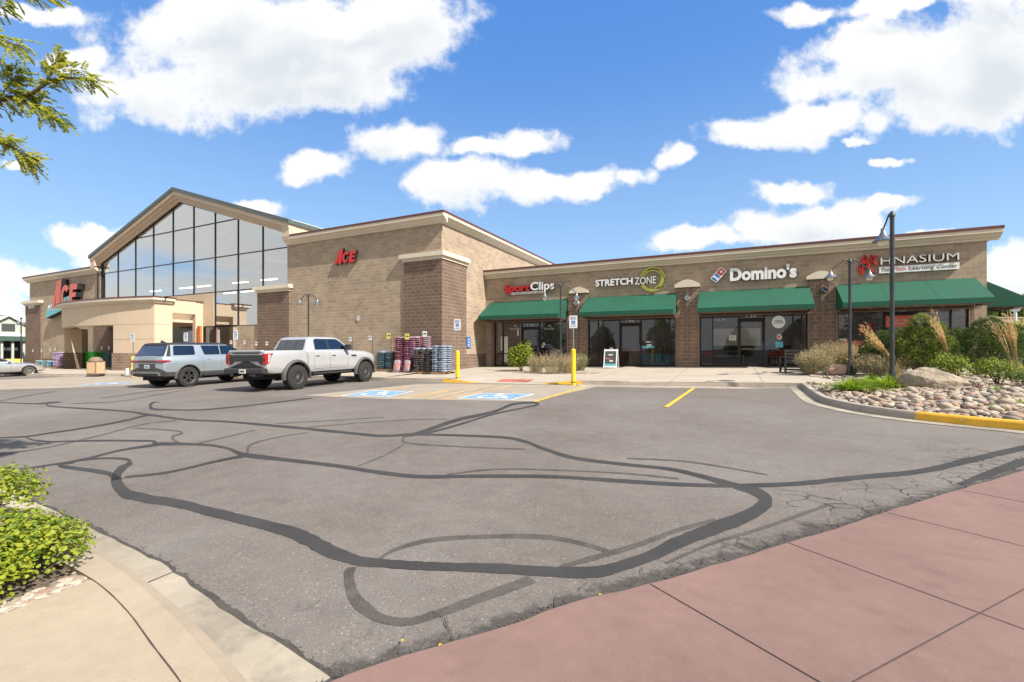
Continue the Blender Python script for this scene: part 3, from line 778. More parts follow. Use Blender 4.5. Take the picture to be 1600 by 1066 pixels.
b.add([(p.x, p.y, G(p.x, p.y) + .009) for p in list(isl) + outer], [(i, i + 1, n2_ + i + 1, n2_ + i) for i in range(n2_ - 1)])
struct(b.build('gutter', 'gutter_concrete'))
BED = [(p.x, p.y) for p in isl] + [(20, isl[-1].y), (20, 22.0), (2.5, 22.0), (3.0, 20.2), (3.4, 18.6)]
def inside(x, y, poly):
    c = False; j = len(poly) - 1
    for i in range(len(poly)):
        if (poly[i][1] > y) != (poly[j][1] > y) and x < (poly[j][0] - poly[i][0]) * (y - poly[i][1]) / (poly[j][1] - poly[i][1]) + poly[i][0]: c = not c
        j = i
    return c
def kdist(x, y):
    best = 99
    for a, c in zip(ykr, ykr[1:]):
        ax, ay = a; dx, dy = c[0] - ax, c[1] - ay; t = clampf(((x - ax) * dx + (y - ay) * dy) / (dx * dx + dy * dy + 1e-9), 0, 1); best = min(best, math.hypot(x - ax - dx * t, y - ay - dy * t))
    return best
def bedz(x, y):
    d = kdist(x, y); z = G(x, y) + .11 + .22 * min(1, d / 4.0)
    return max(z, SW(x, y) + .01) if y > 17.5 else z
mat('bed_gravel', (.40, .34, .27), .95, .25, 4, .35, 45, bump=.8, bs=30, bd=.04)
b = MB(); st = .25; idx = {}
x0b, y0b = -2, 4
for i in range(90):
    for j in range(80):
        x, y = x0b + i * st, y0b + j * st
        if inside(x + st / 2, y + st / 2, BED) and kdist(x + st / 2, y + st / 2) > .12:
            q = [(x, y), (x + st, y), (x + st, y + st), (x, y + st)]
            for p in q:
                if p not in idx: idx[p] = len(b.v); b.v.append((p[0], p[1], bedz(*p) - .02))
            b.f.append([idx[p] for p in q]); b.mi.append(0)
struct(b.build('gravel_bed', 'bed_gravel', smooth=80))
# ---------------------------------------------------------------- the shop row
def cornice_x(b, x0, x1, y, z0, z1, out=.38, m0=0, m1=1, ret_l=False, ret_r=False):
    """cornice along X on a wall facing -Y: stepped cream profile with a dark red coping"""
    h = z1 - z0
    e0 = -out if ret_l else 0; e1 = out if ret_r else 0
    prof = [(0, z0), (-.10, z0), (-.10, z0 + h * .17), (-.16, z0 + h * .20), (-out * .72, z0 + h * .42), (-out, z0 + h * .50), (-out, z1 - .12), (0, z1 - .12)]
    b.prism([(y + a, z) for a, z in prof], x0 + e0, x1 + e1, m0, plane='yz')
    b.box(x0 + e0 - .02, x1 + e1 + .02, y - out - .025, y + .3, z1 - .12, z1, m1)
row = tag(empty('shop_row_building', (-2.4, YS, floorz(-2.4))), 'long low tan block shop row with green awnings, right of the tall store', 'building')
def P(name, b, m, par=row, **k):
    o = b.build(name, m, None, **k); o.parent = par; o.matrix_parent_inverse = Matrix.Translation(-par.location); return o
def wxs(*a): return [wx(p, YS) for p in a]
XR_END = wx(1542, YS)
bays = [(wx(772, YS), wx(887, YS)), (wx(919.5, YS), wx(1056, YS)), (wx(1093.5, YS), wx(1261.5, YS)), (wx(1308.5, YS), wx(1514, YS))]
HEAD = 1.93
b = MB()
b.box(XA, XR_END, YS, YS + .3, HEAD, 4.78)
b.box(XA, bays[0][0], YS, YS + .3, -1.5, HEAD); b.box(bays[3][1], XR_END, YS, YS + .3, -1.5, HEAD)
b.box(XR_END - .3, XR_END, YS + .3, YS + 16, -1.5, 4.78)
P('wall', b, 'tan_block')
b = MB(); cornice_x(b, XA + .001, XR_END, YS, 4.68, 5.22, ret_r=True)
b.prism([(XR_END + a, z) for a, z in [(0, 4.68), (.10, 4.68), (.10, 4.77), (.27, 4.90), (.38, 4.95), (.38, 5.10), (0, 5.10)]], YS + .002, YS + 16, 0, plane='xz')
b.box(XR_END - .3, XR_END + .40, YS + .3, YS + 16, 5.10, 5.215, 1)
P('cornice', b, ['cream_trim', 'red_coping'])
b = MB(); b.box(XA, XR_END - .3, YS + .3, YS + 16, 4.2, 4.35); P('roof', b, 'roof_membrane')
b = MB(); b.box(XA, XR_END - .3, YS + 15.8, YS + 16, -1.5, 4.2); P('rear_wall', b, 'tan_block')
piers = [(bays[0][1], bays[1][0]), (bays[1][1], bays[2][0]), (bays[2][1], bays[3][0])]
for (x0, x1), (cl, cr, ct, cb) in zip(piers, ((889.6, 918.6, 448.5, 458.2), (1054, 1093.6, 437, 449), (1259.8, 1306, 423.5, 436))):
    b = MB(); zt = wz((cl + cr) / 2, cb, YS - .15)
    b.box(x0 + .0, x1 - .0, YS - .12, YS + .3, -1.5, HEAD - .002); b.box(x0 + .06, x1 - .06, YS - .12, YS - .002, HEAD - .002, zt)
    p_ = P('pier', b, 'pier_block')
    b = MB(); xl, xr = wx(cl, YS - .2), wx(cr, YS - .2); za = zt; zc = wz((cl + cr) / 2, ct, YS - .2); k = 12
    arc = [(xl, za), (xr, za), (xr, za + (zc - za) * .35)] + [(lerp(xr, xl, i / k), za + (zc - za) * (.35 + .65 * sin(pi * i / k))) for i in range(1, k)] + [(xl, za + (zc - za) * .35)]
    b.prism(arc, YS - .26, YS - .003); P('pier_cap', b, 'cream_trim')
    b = MB(); xm = (x0 + x1) / 2; b.box(xm - .07, xm + .07, YS - .19, YS - .121, -.9 if cl > 1200 else -.35, zt - .02); P('downspout', b, 'frame_tan')
    b = MB(); z_ = wz((cl + cr) / 2, cb, YS) - .62        # round cage lamp on the pier
    b.lathe([(.0, -.42), (.15, -.42), (.17, -.40), (.17, -.28), (.13, -.24), (0, -.24)], (xm, YS, z_), 16, 0, 'y')
    b.tube([(xm + .155 * cos(a), YS - .43, z_ + .155 * sin(a)) for a in [2 * pi * i / 16 for i in range(17)]], .02, 6, 1)
    b.tube([(xm - .11, YS - .435, z_ - .11), (xm + .11, YS - .435, z_ + .11)], .014, 6, 1); b.tube([(xm + .11, YS - .435, z_ - .11), (xm - .11, YS - .435, z_ + .11)], .014, 6, 1)
    b.tube([(xm, YS - .12, z_ + .16), (xm, YS - .35, z_ + .16)], .03, 8, 1)
    b.tube([(xm - .24, YS - .16, z_ + .2), (xm - .18, YS - .3, z_ + .25), (xm - .16, YS - .34, z_ + .1)], .016, 6, 1); b.tube([(xm + .24, YS - .16, z_ + .2), (xm + .18, YS - .3, z_ + .25), (xm + .16, YS - .34, z_ + .1)], .016, 6, 1)
    P('wall_lamp', b, ['white' if cl < 1200 else 'lamp_metal', 'black'])
for x0, x1 in bays:     # tan steel jamb posts of the awning frames
    for x in (x0 - .055, x1 + .055):
        b = MB(); b.box(x - .05, x + .05, YS - .18, YS - .122, -1.0, HEAD + .15); P('jamb_post', b, 'frame_tan')

# storefronts
def pane(b, x0, x1, z0, z1, y): b.box(x0, x1, y, y + .012, z0, z1)
def storefront(x0, x1, door, mull, rails, num, par=row):
    y = YS + .08; zb0, zb1 = floorz(x0) - .05, floorz(x1) - .05
    b = MB(); t = .055
    xsv = [x0 + t] + [m for m in mull] + [x1 - t]
    for x in [x0 + t / 2, x1 - t / 2] + list(mull): b.box(x - t / 2, x + t / 2, y - .06, y + .06, floorz(x) - .3, HEAD)
    def beam(xa, xb, z, h=.05, yo=.062):
        b.box(xa, xb, y - yo, y + yo, z - h / 2, z + h / 2)
    b.box(x0, x1, y - .063, y + .063, HEAD - .12, HEAD + .02)
    dx0, dx1 = door; dh = floorz((dx0 + dx1) / 2) + 2.43
    for xa, xb in zip(xsv, xsv[1:]):
        if not (xa >= dx0 - .06 and xb <= dx1 + .06): b.box(xa, xb, y - .061, y + .061, floorz(xa) - .3, floorz(xa) + .10)
    for xa, xb, z in rails: beam(xa, xb, z)
    beam(dx0, dx1, dh + .03, .09)
    fr = P('storefront_frame', b, 'bronze', par)
    for xa, xb in zip(xsv, xsv[1:]):
        if xa >= dx0 - .06 and xb <= dx1 + .06: continue
        b = MB(); pane(b, xa - .01, xb + .01, floorz(xa) + .05, HEAD - .1, y); P('window_pane', b, 'shop_glass', par)
    b = MB(); pane(b, dx0, dx1, dh + .05, HEAD - .1, y); P('transom_pane', b, 'shop_glass', par)
    b = MB(); z0 = floorz((dx0 + dx1) / 2) + .02; w = .09
    b.box(dx0 + .03, dx0 + .03 + w, y - .03, y + .03, z0, dh - .02); b.box(dx1 - .03 - w, dx1 - .03, y - .03, y + .03, z0, dh - .02)
    b.box(dx0 + .03 + w, dx1 - .03 - w, y - .029, y + .029, dh - .12, dh - .02); b.box(dx0 + .03 + w, dx1 - .03 - w, y - .029, y + .029, z0, z0 + .2)
    d = P('door', b, 'bronze', par)
    def sub(nm, bb, mm, **k):
        o = bb.build(nm, mm, d, **k); return o
    b = MB(); pane(b, dx0 + .1, dx1 - .1, z0 + .18, dh - .1, y); sub('door_pane', b, 'shop_glass')
    b = MB(); hx = dx1 - .075
    b.tube([(hx, y - .03, z0 + .85), (hx, y - .09, z0 + .87), (hx, y - .09, z0 + 1.2), (hx, y - .03, z0 + 1.22)], .014, 8)
    sub('door_handle', b, 'steel', smooth=50)
    b = MB(); b.box(dx0 + .13, dx1 - .15, y - .055, y - .03, z0 + .86, z0 + .91); sub('push_bar', b, 'frame_tan')
    cxm = (dx0 + dx1) / 2
    text(num, cxm - .22, cxm + .22, dh + .085, dh + .235, y - .01, .006, 'white', 'street_number', fr); bpy.data.objects[-1] if False else None
    return fr
def fixpar(o, par): pass
W_ = lambda *a: [wx(p, YS + .08) for p in a]
m1 = W_(786, 815.5, 843.5); sf1 = storefront(*bays[0], (m1[1], m1[2]), m1, [(bays[0][0], m1[1], .02 - .25)], '110')
m2 = W_(935, 968.6, 1002, 1038.5, 1046); sf2 = storefront(*bays[1], (m2[1], m2[2]), m2, [(bays[1][0], m2[1], -.14)], '120')
m3 = W_(1113.8, 1153.5, 1194.5, 1239); sf3 = storefront(*bays[2], (m3[1], m3[2]), m3, [(bays[2][0], m3[1], -.06), (m3[2], m3[3], -.06)], '130')
m4 = W_(1380.5, 1431.5, 1485); sf4 = storefront(*bays[3], (m4[0], m4[1]), m4, [], '140')
for o in kids(sf1) + kids(sf2) + kids(sf3) + kids(sf4): fixpar(o, row)

# interiors seen dimly through the panes
b = MB(); yb = YS + 7.5
b.box(XA + .1, XR_END - .31, yb, yb + .1, -1.2, 2.6); b.box(XA + .1, XR_END - .31, YS + .31, yb, 2.5, 2.6)
for x0, x1 in piers: b.box((x0 + x1) / 2 - .05, (x0 + x1) / 2 + .05, YS + .31, yb, -1.2, 2.5)
P('interior_wall', b, 'interior_wall')
b = MB(); b.add([(XA + .1, YS - .0, floorz(XA) - .0), (XR_END - .31, YS, floorz(XR_END)), (XR_END - .31, yb, floorz(XR_END)), (XA + .1, yb, floorz(XA))], [(0, 1, 2, 3)]); P('interior_floor', b, 'interior_floor')
rr = random.Random(21)
for (x0, x1), n_ in zip(bays, (3, 3, 4, 4)):
    for i in range(n_):
        x = lerp(x0, x1, (i + .5) / n_); 
        for y in (YS + 1.6, YS + 4.6):
            b = MB(); b.box(x - .55, x + .55, y - .12, y + .12, 2.44, 2.49); P('ceiling_light', b, 'tube_light')
b = MB()       # counters, shelves and seating of the shops
for x0, x1, y0, y1, z1, m in ((bays[0][0] + .6, bays[0][0] + 2.2, YS + 3, YS + 3.6, .2, 0), (bays[1][0] + .6, bays[1][1] - .8, YS + 4, YS + 4.6, .2, 1), (bays[2][0] + .5, bays[2][0] + 4.5, YS + 3, YS + 3.6, .25, 0), (bays[2][0] + .4, bays[2][0] + 3.2, YS + 6.6, YS + 7.4, 1.4, 2), (bays[3][0] + .6, bays[3][0] + 2.2, YS + 2.5, YS + 3.1, -.1, 2), (bays[3][0] + 3.4, bays[3][0] + 5.2, YS + 3.5, YS + 4.3, -.1, 2), (bays[1][1] - 2, bays[1][1] - .4, YS + 1.2, YS + 1.9, -.2, 3)):
    b = MB(); b.box(x0, x1, y0, y1, floorz(x0), z1); P('shop_counter', b, ['interior_dark', 'wood', 'interior_pale', 'teal'][m])
def red_chair(x, y):
    t = tag(empty('cafe_chair', (x, y, floorz(x))), None, None)
    b = MB(); b.box(-.22, .22, -.2, .22, .44, .5); b.build('seat', 'bright_red', t, bevel=.02)
    b = MB(); b.box(-.22, .22, -.24, -.2, .55, .86); b.build('backrest', 'bright_red', t, bevel=.02)
    for i, (a, c) in enumerate(((-.2, -.2), (.2, -.2), (-.2, .2), (.2, .2))):
        b = MB(); b.tube([(a, c, 0), (a, c, .44 if c > 0 else .58)], .013, 6); b.build('leg', 'steel', t)
    return t
x3 = bays[2][0]
for i, (px, y, lb) in enumerate(((1106, YS + .75, 'red cafe chair behind the leftmost pane of the shop under the pizza sign'), (1210, YS + .7, 'red cafe chair behind glass, first one right of the shop door numbered 130'), (1220.5, YS + .7, 'red cafe chair behind glass, second one right of the shop door numbered 130'))):
    t = red_chair(wx(px, y), y); tag(t, lb, 'chair', 'red cafe chairs behind the glass')
t = tag(empty('cafe_table', (wx(1136, YS + .9), YS + .9, floorz(0))), 'pale cafe table behind the glass left of door 130', 'table')
b = MB(); b.box(-.85, .85, -.3, .3, .52, .56); b.build('tabletop', 'interior_pale', t)
for a in (-.8, .8):
    b = MB(); b.tube([(a, 0, 0), (a, 0, .52)], .02, 6); b.build('leg', 'steel', t)

# awnings
def awning(px0, px1, y=YS, dep=1.68, zt=3.12, zf=2.12, zv=1.90):
    x0, x1 = wx(px0, y), wx(px1, y)
    yf = y - dep; b = MB(); e = .012
    # slope, valance, gable ends, each a thin cloth
    b.add([(x0, y - .02, zt), (x1, y - .02, zt), (x1, yf, zf), (x0, yf, zf), (x0, y - .02, zt - e), (x1, y - .02, zt - e), (x1, yf + e, zf - e), (x0, yf + e, zf - e)],
          [(0, 1, 2, 3), (7, 6, 5, 4), (0, 4, 5, 1)])
    b.add([(x0, yf, zf), (x1, yf, zf), (x1, yf, zv), (x0, yf, zv), (x0, yf + e, zf - e), (x1, yf + e, zf - e), (x1, yf + e, zv), (x0, yf + e, zv)], [(0, 3, 2, 1), (4, 5, 6, 7), (3, 7, 6, 2)])
    for x, s in ((x0, 1), (x1, -1)):
        q = [(y - .02, zt), (yf, zf), (yf, zv), (y - .02, zv)]
        b.add([(x, a, c) for a, c in q] + [(x + s * e, a, c) for a, c in q], [(0, 1, 2, 3), (7, 6, 5, 4), (2, 6, 7, 3)])
    ns = max(3, int((x1 - x0) / 1.3))
    for i in range(1, ns):       # sewn seams
        xs_ = lerp(x0, x1, i / ns); b.add([(xs_ - .02, y - .03, zt + .003), (xs_ + .02, y - .03, zt + .003), (xs_ + .02, yf - .002, zf + .004), (xs_ - .02, yf - .002, zf + .004)], [(0, 1, 2, 3)])
    a = P('awning', b, 'awning_green')
    b = MB(); r = .018
    for yy in (yf + .04, y - .10): b.tube([(x0 + .03, yy, zv - .03), (x1 - .03, yy, zv - .03)], r, 6)
    b.tube([(x0 + .03, y - .62, zv - .13), (x1 - .03, y - .62, zv - .13)], r * 1.3, 6)
    n_ = max(4, int((x1 - x0) / 1.25))
    for i in range(n_ + 1):
        x = lerp(x0 + .03, x1 - .03, i / n_); b.tube([(x, yf + .04, zv - .03), (x, y - .1, zv - .03)], r, 6); b.tube([(x, y - .08, zt - .06), (x, yf + .05, zf - .04)], r, 6)
        b.tube([(x, yf + .04, zv - .03), (x, yf + .04, zf - .03)], r, 6); b.tube([(x, y - .62, zv - .13), (x, y - .62, zv - .03)], r, 6)
    b.build('awning_frame', 'frame_tan', a)
    return a
awning(767, 887); awning(917.5, 1057.3); awning(1092.6, 1264.2); awning(1305.2, 1523.5)
# awning on the end wall, facing +X
b = MB(); ex = XR_END; ya, yb2 = YS + .55, YS + 8.0; e = .012
q0 = [(ex + .02, 3.12), (ex + 1.68, 2.12), (ex + 1.68, 1.90), (ex + .02, 1.90)]
for y_, s in ((ya, 1), (yb2, -1)): b.add([(a, y_, c) for a, c in q0] + [(a, y_ + s * e, c) for a, c in q0], [(0, 1, 2, 3), (7, 6, 5, 4), (2, 3, 7, 6)])
b.add([(ex + .02, ya, 3.12), (ex + .02, yb2, 3.12), (ex + 1.68, yb2, 2.12), (ex + 1.68, ya, 2.12), (ex + .02, ya, 3.12 - e), (ex + .02, yb2, 3.12 - e), (ex + 1.68 - e, yb2, 2.12 - e), (ex + 1.68 - e, ya, 2.12 - e)], [(0, 1, 2, 3), (7, 6, 5, 4)])
b.add([(ex + 1.68, ya, 2.12), (ex + 1.68, yb2, 2.12), (ex + 1.68, yb2, 1.90), (ex + 1.68, ya, 1.90)], [(0, 1, 2, 3)])
a_ = P('awning', b, 'awning_green'); b = MB()
for y_ in (ya + .04, ya + 1.5, ya + 3, yb2 - .04):
    b.tube([(ex + .05, y_, 1.87), (ex + 1.64, y_, 1.87)], .018, 6)
for x_ in (ex + .08, ex + .9, ex + 1.64): b.tube([(x_, ya + .04, 1.86), (x_, yb2, 1.86)], .018, 6)
b.build('awning_frame', 'frame_tan', a_)

# ---------------------------------------------------------------- the hardware store
YB = 46.0
XW0, XG0, XG1 = wx(46.5, YA), wx(157, YA), wx(449, YA)
ZT = 7.73
store = tag(empty('hardware_store', (-40, YA, floorz(-40))), 'tall tan and brown block hardware store with a glazed gable front', 'building')
def Q(name, b, m, **k): return P(name, b, m, store, **k)
b = MB()
b.box(XG1, XA, YA, YA + .3, -2, 7.3); b.box(XA - .3, XA, YA + .3, YB, -2, 7.3)
Q('wall', b, 'tan_block')
b = MB(); b.box(XW0, XG0, YA, YA + .3, -2.4, 7.3); b.box(XW0, XW0 + .3, YA + .3, YB, -2.4, 7.3); Q('wall', b, 'tan_block')
b = MB(); cornice_x(b, XG1 - .0, XA, YA, 7.14, ZT, .42, ret_r=True)
b.prism([(XA + a, z) for a, z in [(0, 7.14), (.10, 7.14), (.10, 7.24), (.29, 7.39), (.42, 7.44), (.42, 7.61), (0, 7.61)]], YA + .002, YB, 0, plane='xz')
b.box(XA - .3, XA + .445, YA + .3, YB, 7.61, 7.725, 1); Q('cornice', b, ['cream_trim', 'red_coping'])
b = MB(); cornice_x(b, XW0, XG0, YA, 7.14, ZT, .42, ret_l=True); Q('cornice', b, ['cream_trim', 'red_coping'])
b = MB(); b.box(XG1, XA - .3, YA + .3, YB, 6.6, 6.8); b.box(XW0 + .3, XG0, YA + .3, YB, 6.6, 6.8); Q('flat_roof', b, 'roof_membrane')
# corner pilaster, two visible faces
x0 = wx(632, YA); y1 = 23.85; zc0, zc1 = 5.13, 5.55
b = MB(); b.box(x0, XA + .07, YA - .07, YA - .001, -2, zc0); b.box(XA + .001, XA + .07, YA - .001, y1, -2, zc0); Q('pilaster', b, 'dark_block')
b = MB()
def band(b, x0, x1, y0, y1, z0, z1, out=.2):
    h = z1 - z0
    for (o_, a, c) in ((.07, 0, .22), (out * .55, .22, .42), (out, .42, 1.0)):
        b.box(x0 - o_, x1 + o_, y0 - o_, y1 + o_, z0 + h * a, z0 + h * c)
band(b, x0, XA + .07, YA - .07, y1, zc0, zc1); Q('pilaster_cap', b, 'cream_trim')
# pilaster at the right foot of the gable
x0, x1 = wx(404.3, YA), wx(454, YA); b = MB(); b.box(x0, x1, YA - .12, YA - .001, -2, 4.02); Q('pilaster', b, 'dark_block')
b = MB(); band(b, x0, x1, YA - .12, YA + .1, 4.02, 4.46, .22); Q('pilaster_cap', b, 'cream_trim')
# far left corner pilaster
x0, x1 = wx(42, YA), wx(66, YA); zc = wz(55, 471.5, YA); b = MB(); b.box(x0, x1, YA - .12, YA - .001, -2.4, zc - .4); b.box(x0, XW0 - .002, YA - .001, YA + 2.4, -2.4, zc - .4); p_ = Q('pilaster', b, 'dark_block')
b = MB(); band(b, x0, x1, YA - .12, YA + 2.4, zc - .4, zc + .05, .25); Q('pilaster_cap', b, 'cream_trim')
n_ = text('8575', wx(47.5, YA), wx(56.5, YA), wz(52, 482, YA), wz(52, 476.5, YA), YA - .125, .03, 'white', 'street_number', p_, bold=.02); fixpar(n_, store)
x0, x1 = wx(148.5, YA), wx(180, YA); b = MB(); b.box(x0, x1, YA - .10, YA - .001, -2.4, 4.3); Q('pilaster', b, 'dark_block')
# low dark base course
for a, c in ((wx(66, YA) + .01, wx(148.5, YA) - .01), (wx(454, YA) + .01, wx(632, YA) - .01)): b = MB(); b.box(a, c, YA - .04, YA - .001, -2.4, floorz((a + c) / 2) + .82); Q('base_course', b, 'dark_block')
b = MB(); b.box(XA + .001, XA + .04, y1 + .01, YS - .01, -2, floorz(XA) + .82); Q('base_course', b, 'dark_block')
# gable
ZV = [4.41, 7.06, 9.70]
XC = (XG0 + XG1) / 2; half = (XG1 - XG0) / 2
def rake(x, z_at_c=12.02, z_at_e=8.13 - .35): return lerp(z_at_c, z_at_e, abs(x - XC) / half)
zg = [rake(XC), rake(XG0)]
vx = [wx(p, YA) for p in (157.6, 182.6, 210, 238, 268.6, 301, 334.5, 370.3, 409, 448.6)]
def RK(x): return interp([(vx[0], wz(157, 413, YA)), (XC, wz(285, 315.5, YA)), (vx[-1], wz(449, 363.5, YA))], x)
b = MB(); t = .032
def mull(xa, za, xb, zb, w=.035, dep=.05):
    d = Vector((xb - xa, 0, zb - za)); l_ = d.length; b.obox(((xa + xb) / 2, YA + .10, (za + zb) / 2), (d, (0, 1, 0), d.cross(Vector((0, 1, 0)))), (l_ / 2, dep, w))
for i, x in enumerate(vx):
    lo = -1.9 if i in (6, 7) else (4.41 if i < 9 else 4.41)
    b.box(x - t, x + t, YA + .05, YA + .15, lo, RK(x) + .02)
for z in ZV:
    xa, xb = vx[0], vx[-1]
    if z > RK(xa): 
        xa = next(x for x in [lerp(vx[0], XC, i / 400) for i in range(401)] if RK(x) >= z); xb = next(x for x in [lerp(vx[-1], XC, i / 400) for i in range(401)] if RK(x) >= z)
    b.box(xa, xb, YA + .052, YA + .148, z - .03, z + .03)
mull(vx[0], RK(vx[0]), XC, RK(XC)); mull(XC, RK(XC), vx[-1], RK(vx[-1]))
b.box(vx[0], vx[0] + .1, YA + .013, YA + .187, 4.4, RK(vx[0])); b.box(vx[6], vx[8] , YA + .014, YA + .186, 1.72, 1.82)
b.box(vx[4] + 1, vx[7], YA + .014, YA + .186, 1.76, 1.84)
Q('curtain_wall_frame', b, 'dark_frame')
npan = 0
zs = [4.41, 7.06, 9.70, 13.5]
for i in range(9):
    for k in range(3):
        xa, xb = vx[i], vx[i + 1]; z0, z1 = zs[k], zs[k + 1]
        pts = [(xa, z0), (xb, z0)]; m_ = 8; top = []
        for j in range(m_ + 1):
            x = lerp(xb, xa, j / m_); top.append((x, min(z1, RK(x))))
        if xa < XC < xb: top.append((XC, min(z1, RK(XC)))); top.sort(key=lambda p: -p[0])
        if max(z for _, z in top) <= z0 + .02: continue
        top = [(x, max(z, z0 + .001)) for x, z in top]
        b = MB(); b.prism(pts + top, YA + .10, YA + .115); Q('glass_pane', b, 'hall_glass'); npan += 1
b = MB(); b.box(vx[6], vx[7], YA + .10, YA + .115, -1.8, 4.41); Q('glass_pane', b, 'hall_glass')
b = MB(); b.box(vx[7], wx(404.3, YA), YA + .10, YA + .115, 1.77, 4.41); Q('glass_pane', b, 'hall_glass')
b = MB(); b.box(wx(290, YA), vx[6], YA + .10, YA + .115, -1.8, 1.78); Q('glass_pane', b, 'shop_glass')
b = MB(); b.box(vx[7], wx(404.3, YA), YA, YA + .3, -2, 1.77); Q('wall', b, 'tan_block'); b = MB(); b.box(wx(404.3, YA), XG1, YA + .002, YA + .3, -2, 4.40); Q('wall', b, 'tan_block'); b = MB(); b.box(XG0, wx(208, YA), YA + .002, YA + .3, -2.4, 4.36); Q('wall', b, 'tan_block')
b = MB(); b.box(wx(208, YA), vx[6] - .05, YA + .02, YA + .25, 1.8, 4.36); Q('spandrel_panel', b, 'stucco')
# rake fascia and roof
OV = 0.50; slope = (RK(XC) - RK(vx[0])) / (XC - vx[0])
zap = RK(XC) + .90
def RT(x): return zap - abs(x - XC) * slope
xe0, xe1 = XG0 - .75, XG1 + .75
for sgn, xe in ((-1, xe0), (1, xe1)):
    b = MB()
    for (d0, d1, yo) in ((0.0, .30, YA - OV), (.30, .52, YA - .33), (.52, .74, YA - .16)):
        q = [(XC, RT(XC) - d0 - .12), (xe, RT(xe) - d0 - .12), (xe, RT(xe) - d1 - .12), (XC, RT(XC) - d1 - .12)]
        b.prism(q, yo, YA - .002)
    Q('rake_fascia', b, 'fascia')
    b = MB(); q = [(XC, RT(XC) - .12), (xe + sgn * .1, RT(xe + sgn * .1) - .12), (xe + sgn * .1, RT(xe + sgn * .1) + .16), (XC, RT(XC) + .16)]
    b.prism(q, YA - OV - .08, YB + .5); Q('gable_roof', b, 'green_metal')
    xg_ = XG0 if sgn < 0 else XG1; xe = xe - sgn * .02; b = MB(); b.prism([(xg_, RT(xe) - 1.0), (xe, RT(xe) - 1.0), (xe, RT(xe) - .125), (xg_, RT(xg_) - .125)], YA - OV + .05, YB); Q('eave_soffit', b, 'fascia')
b = MB(); x_ = XG0 - .12; b.tube([(x_, YA - .15, RT(xe0) - 1.0), (x_, YA - .15, 4.2)], .06, 8); Q('downspout', b, 'bronze')
# hall behind the glass: pale side walls, sloping ceiling, back wall with high windows
b = MB()
b.box(XG0 - .1, XG0, YA + .3, YB, -2, 9); b.box(XG1, XG1 + .1, YA + .3, YB, -2, 9)
for sgn, xe in ((-1, XG0), (1, XG1)): b.prism([(XC, RT(XC) - .5), (xe, RT(xe) - .5), (xe, RT(xe) - .6), (XC, RT(XC) - .6)], YA + .3, YB)
b.box(XG0, XG1, YB - 9, YB - 8.8, -2, 4.6); b.box(XG0, XG1, YB - 9, YB - 8.8, 6.0, 13)
for i in range(11):
    x = lerp(XG0, XG1, i / 10); b.box(x - .35, x + .35, YB - 9, YB - 8.8, 4.6, 6.0)
Q('interior_wall', b, 'interior_pale')
b = MB()
for i in range(8):
    y = YA + 2 + i * 2.0; b.prism([(XC, RT(XC) - .62), (XG0, RT(XG0) - .62), (XG0, RT(XG0) - 1.0), (XC, RT(XC) - 1.0)], y - .1, y + .1); b.prism([(XC, RT(XC) - .62), (XG1, RT(XG1) - .62), (XG1, RT(XG1) - 1.0), (XC, RT(XC) - 1.0)], y - .1, y + .1)
for x in (XG0 + 6, XC, XG1 - 6): b.tube([(x, YA + 1, 7.4), (x, YB - 9, 7.4)], .25, 10)
Q('roof_truss', b, 'interior_pale')
for i, x in enumerate((XG0 + 3, XG0 + 8, XC - 2, XC + 3, XG1 - 6, XG1 - 2.5)):
    for y in (YA + 3, YA + 7):
        b = MB(); b.box(x - .9, x + .9, y - .1, y + .1, 5.6, 5.68); Q('ceiling_light', b, 'tube_light')
b = MB(); b.box(XG0, XA, YA + .3, YB, floorz(-40) - .35, floorz(-40) - .3); Q('interior_floor', b, 'interior_floor')
for i in range(7): x = XG0 + 2 + i * 3.4; b = MB(); b.box(x, x + 1.0, YA + 3.5, YA + 12, -1.5, .5); Q('shelf', b, 'interior_dark')

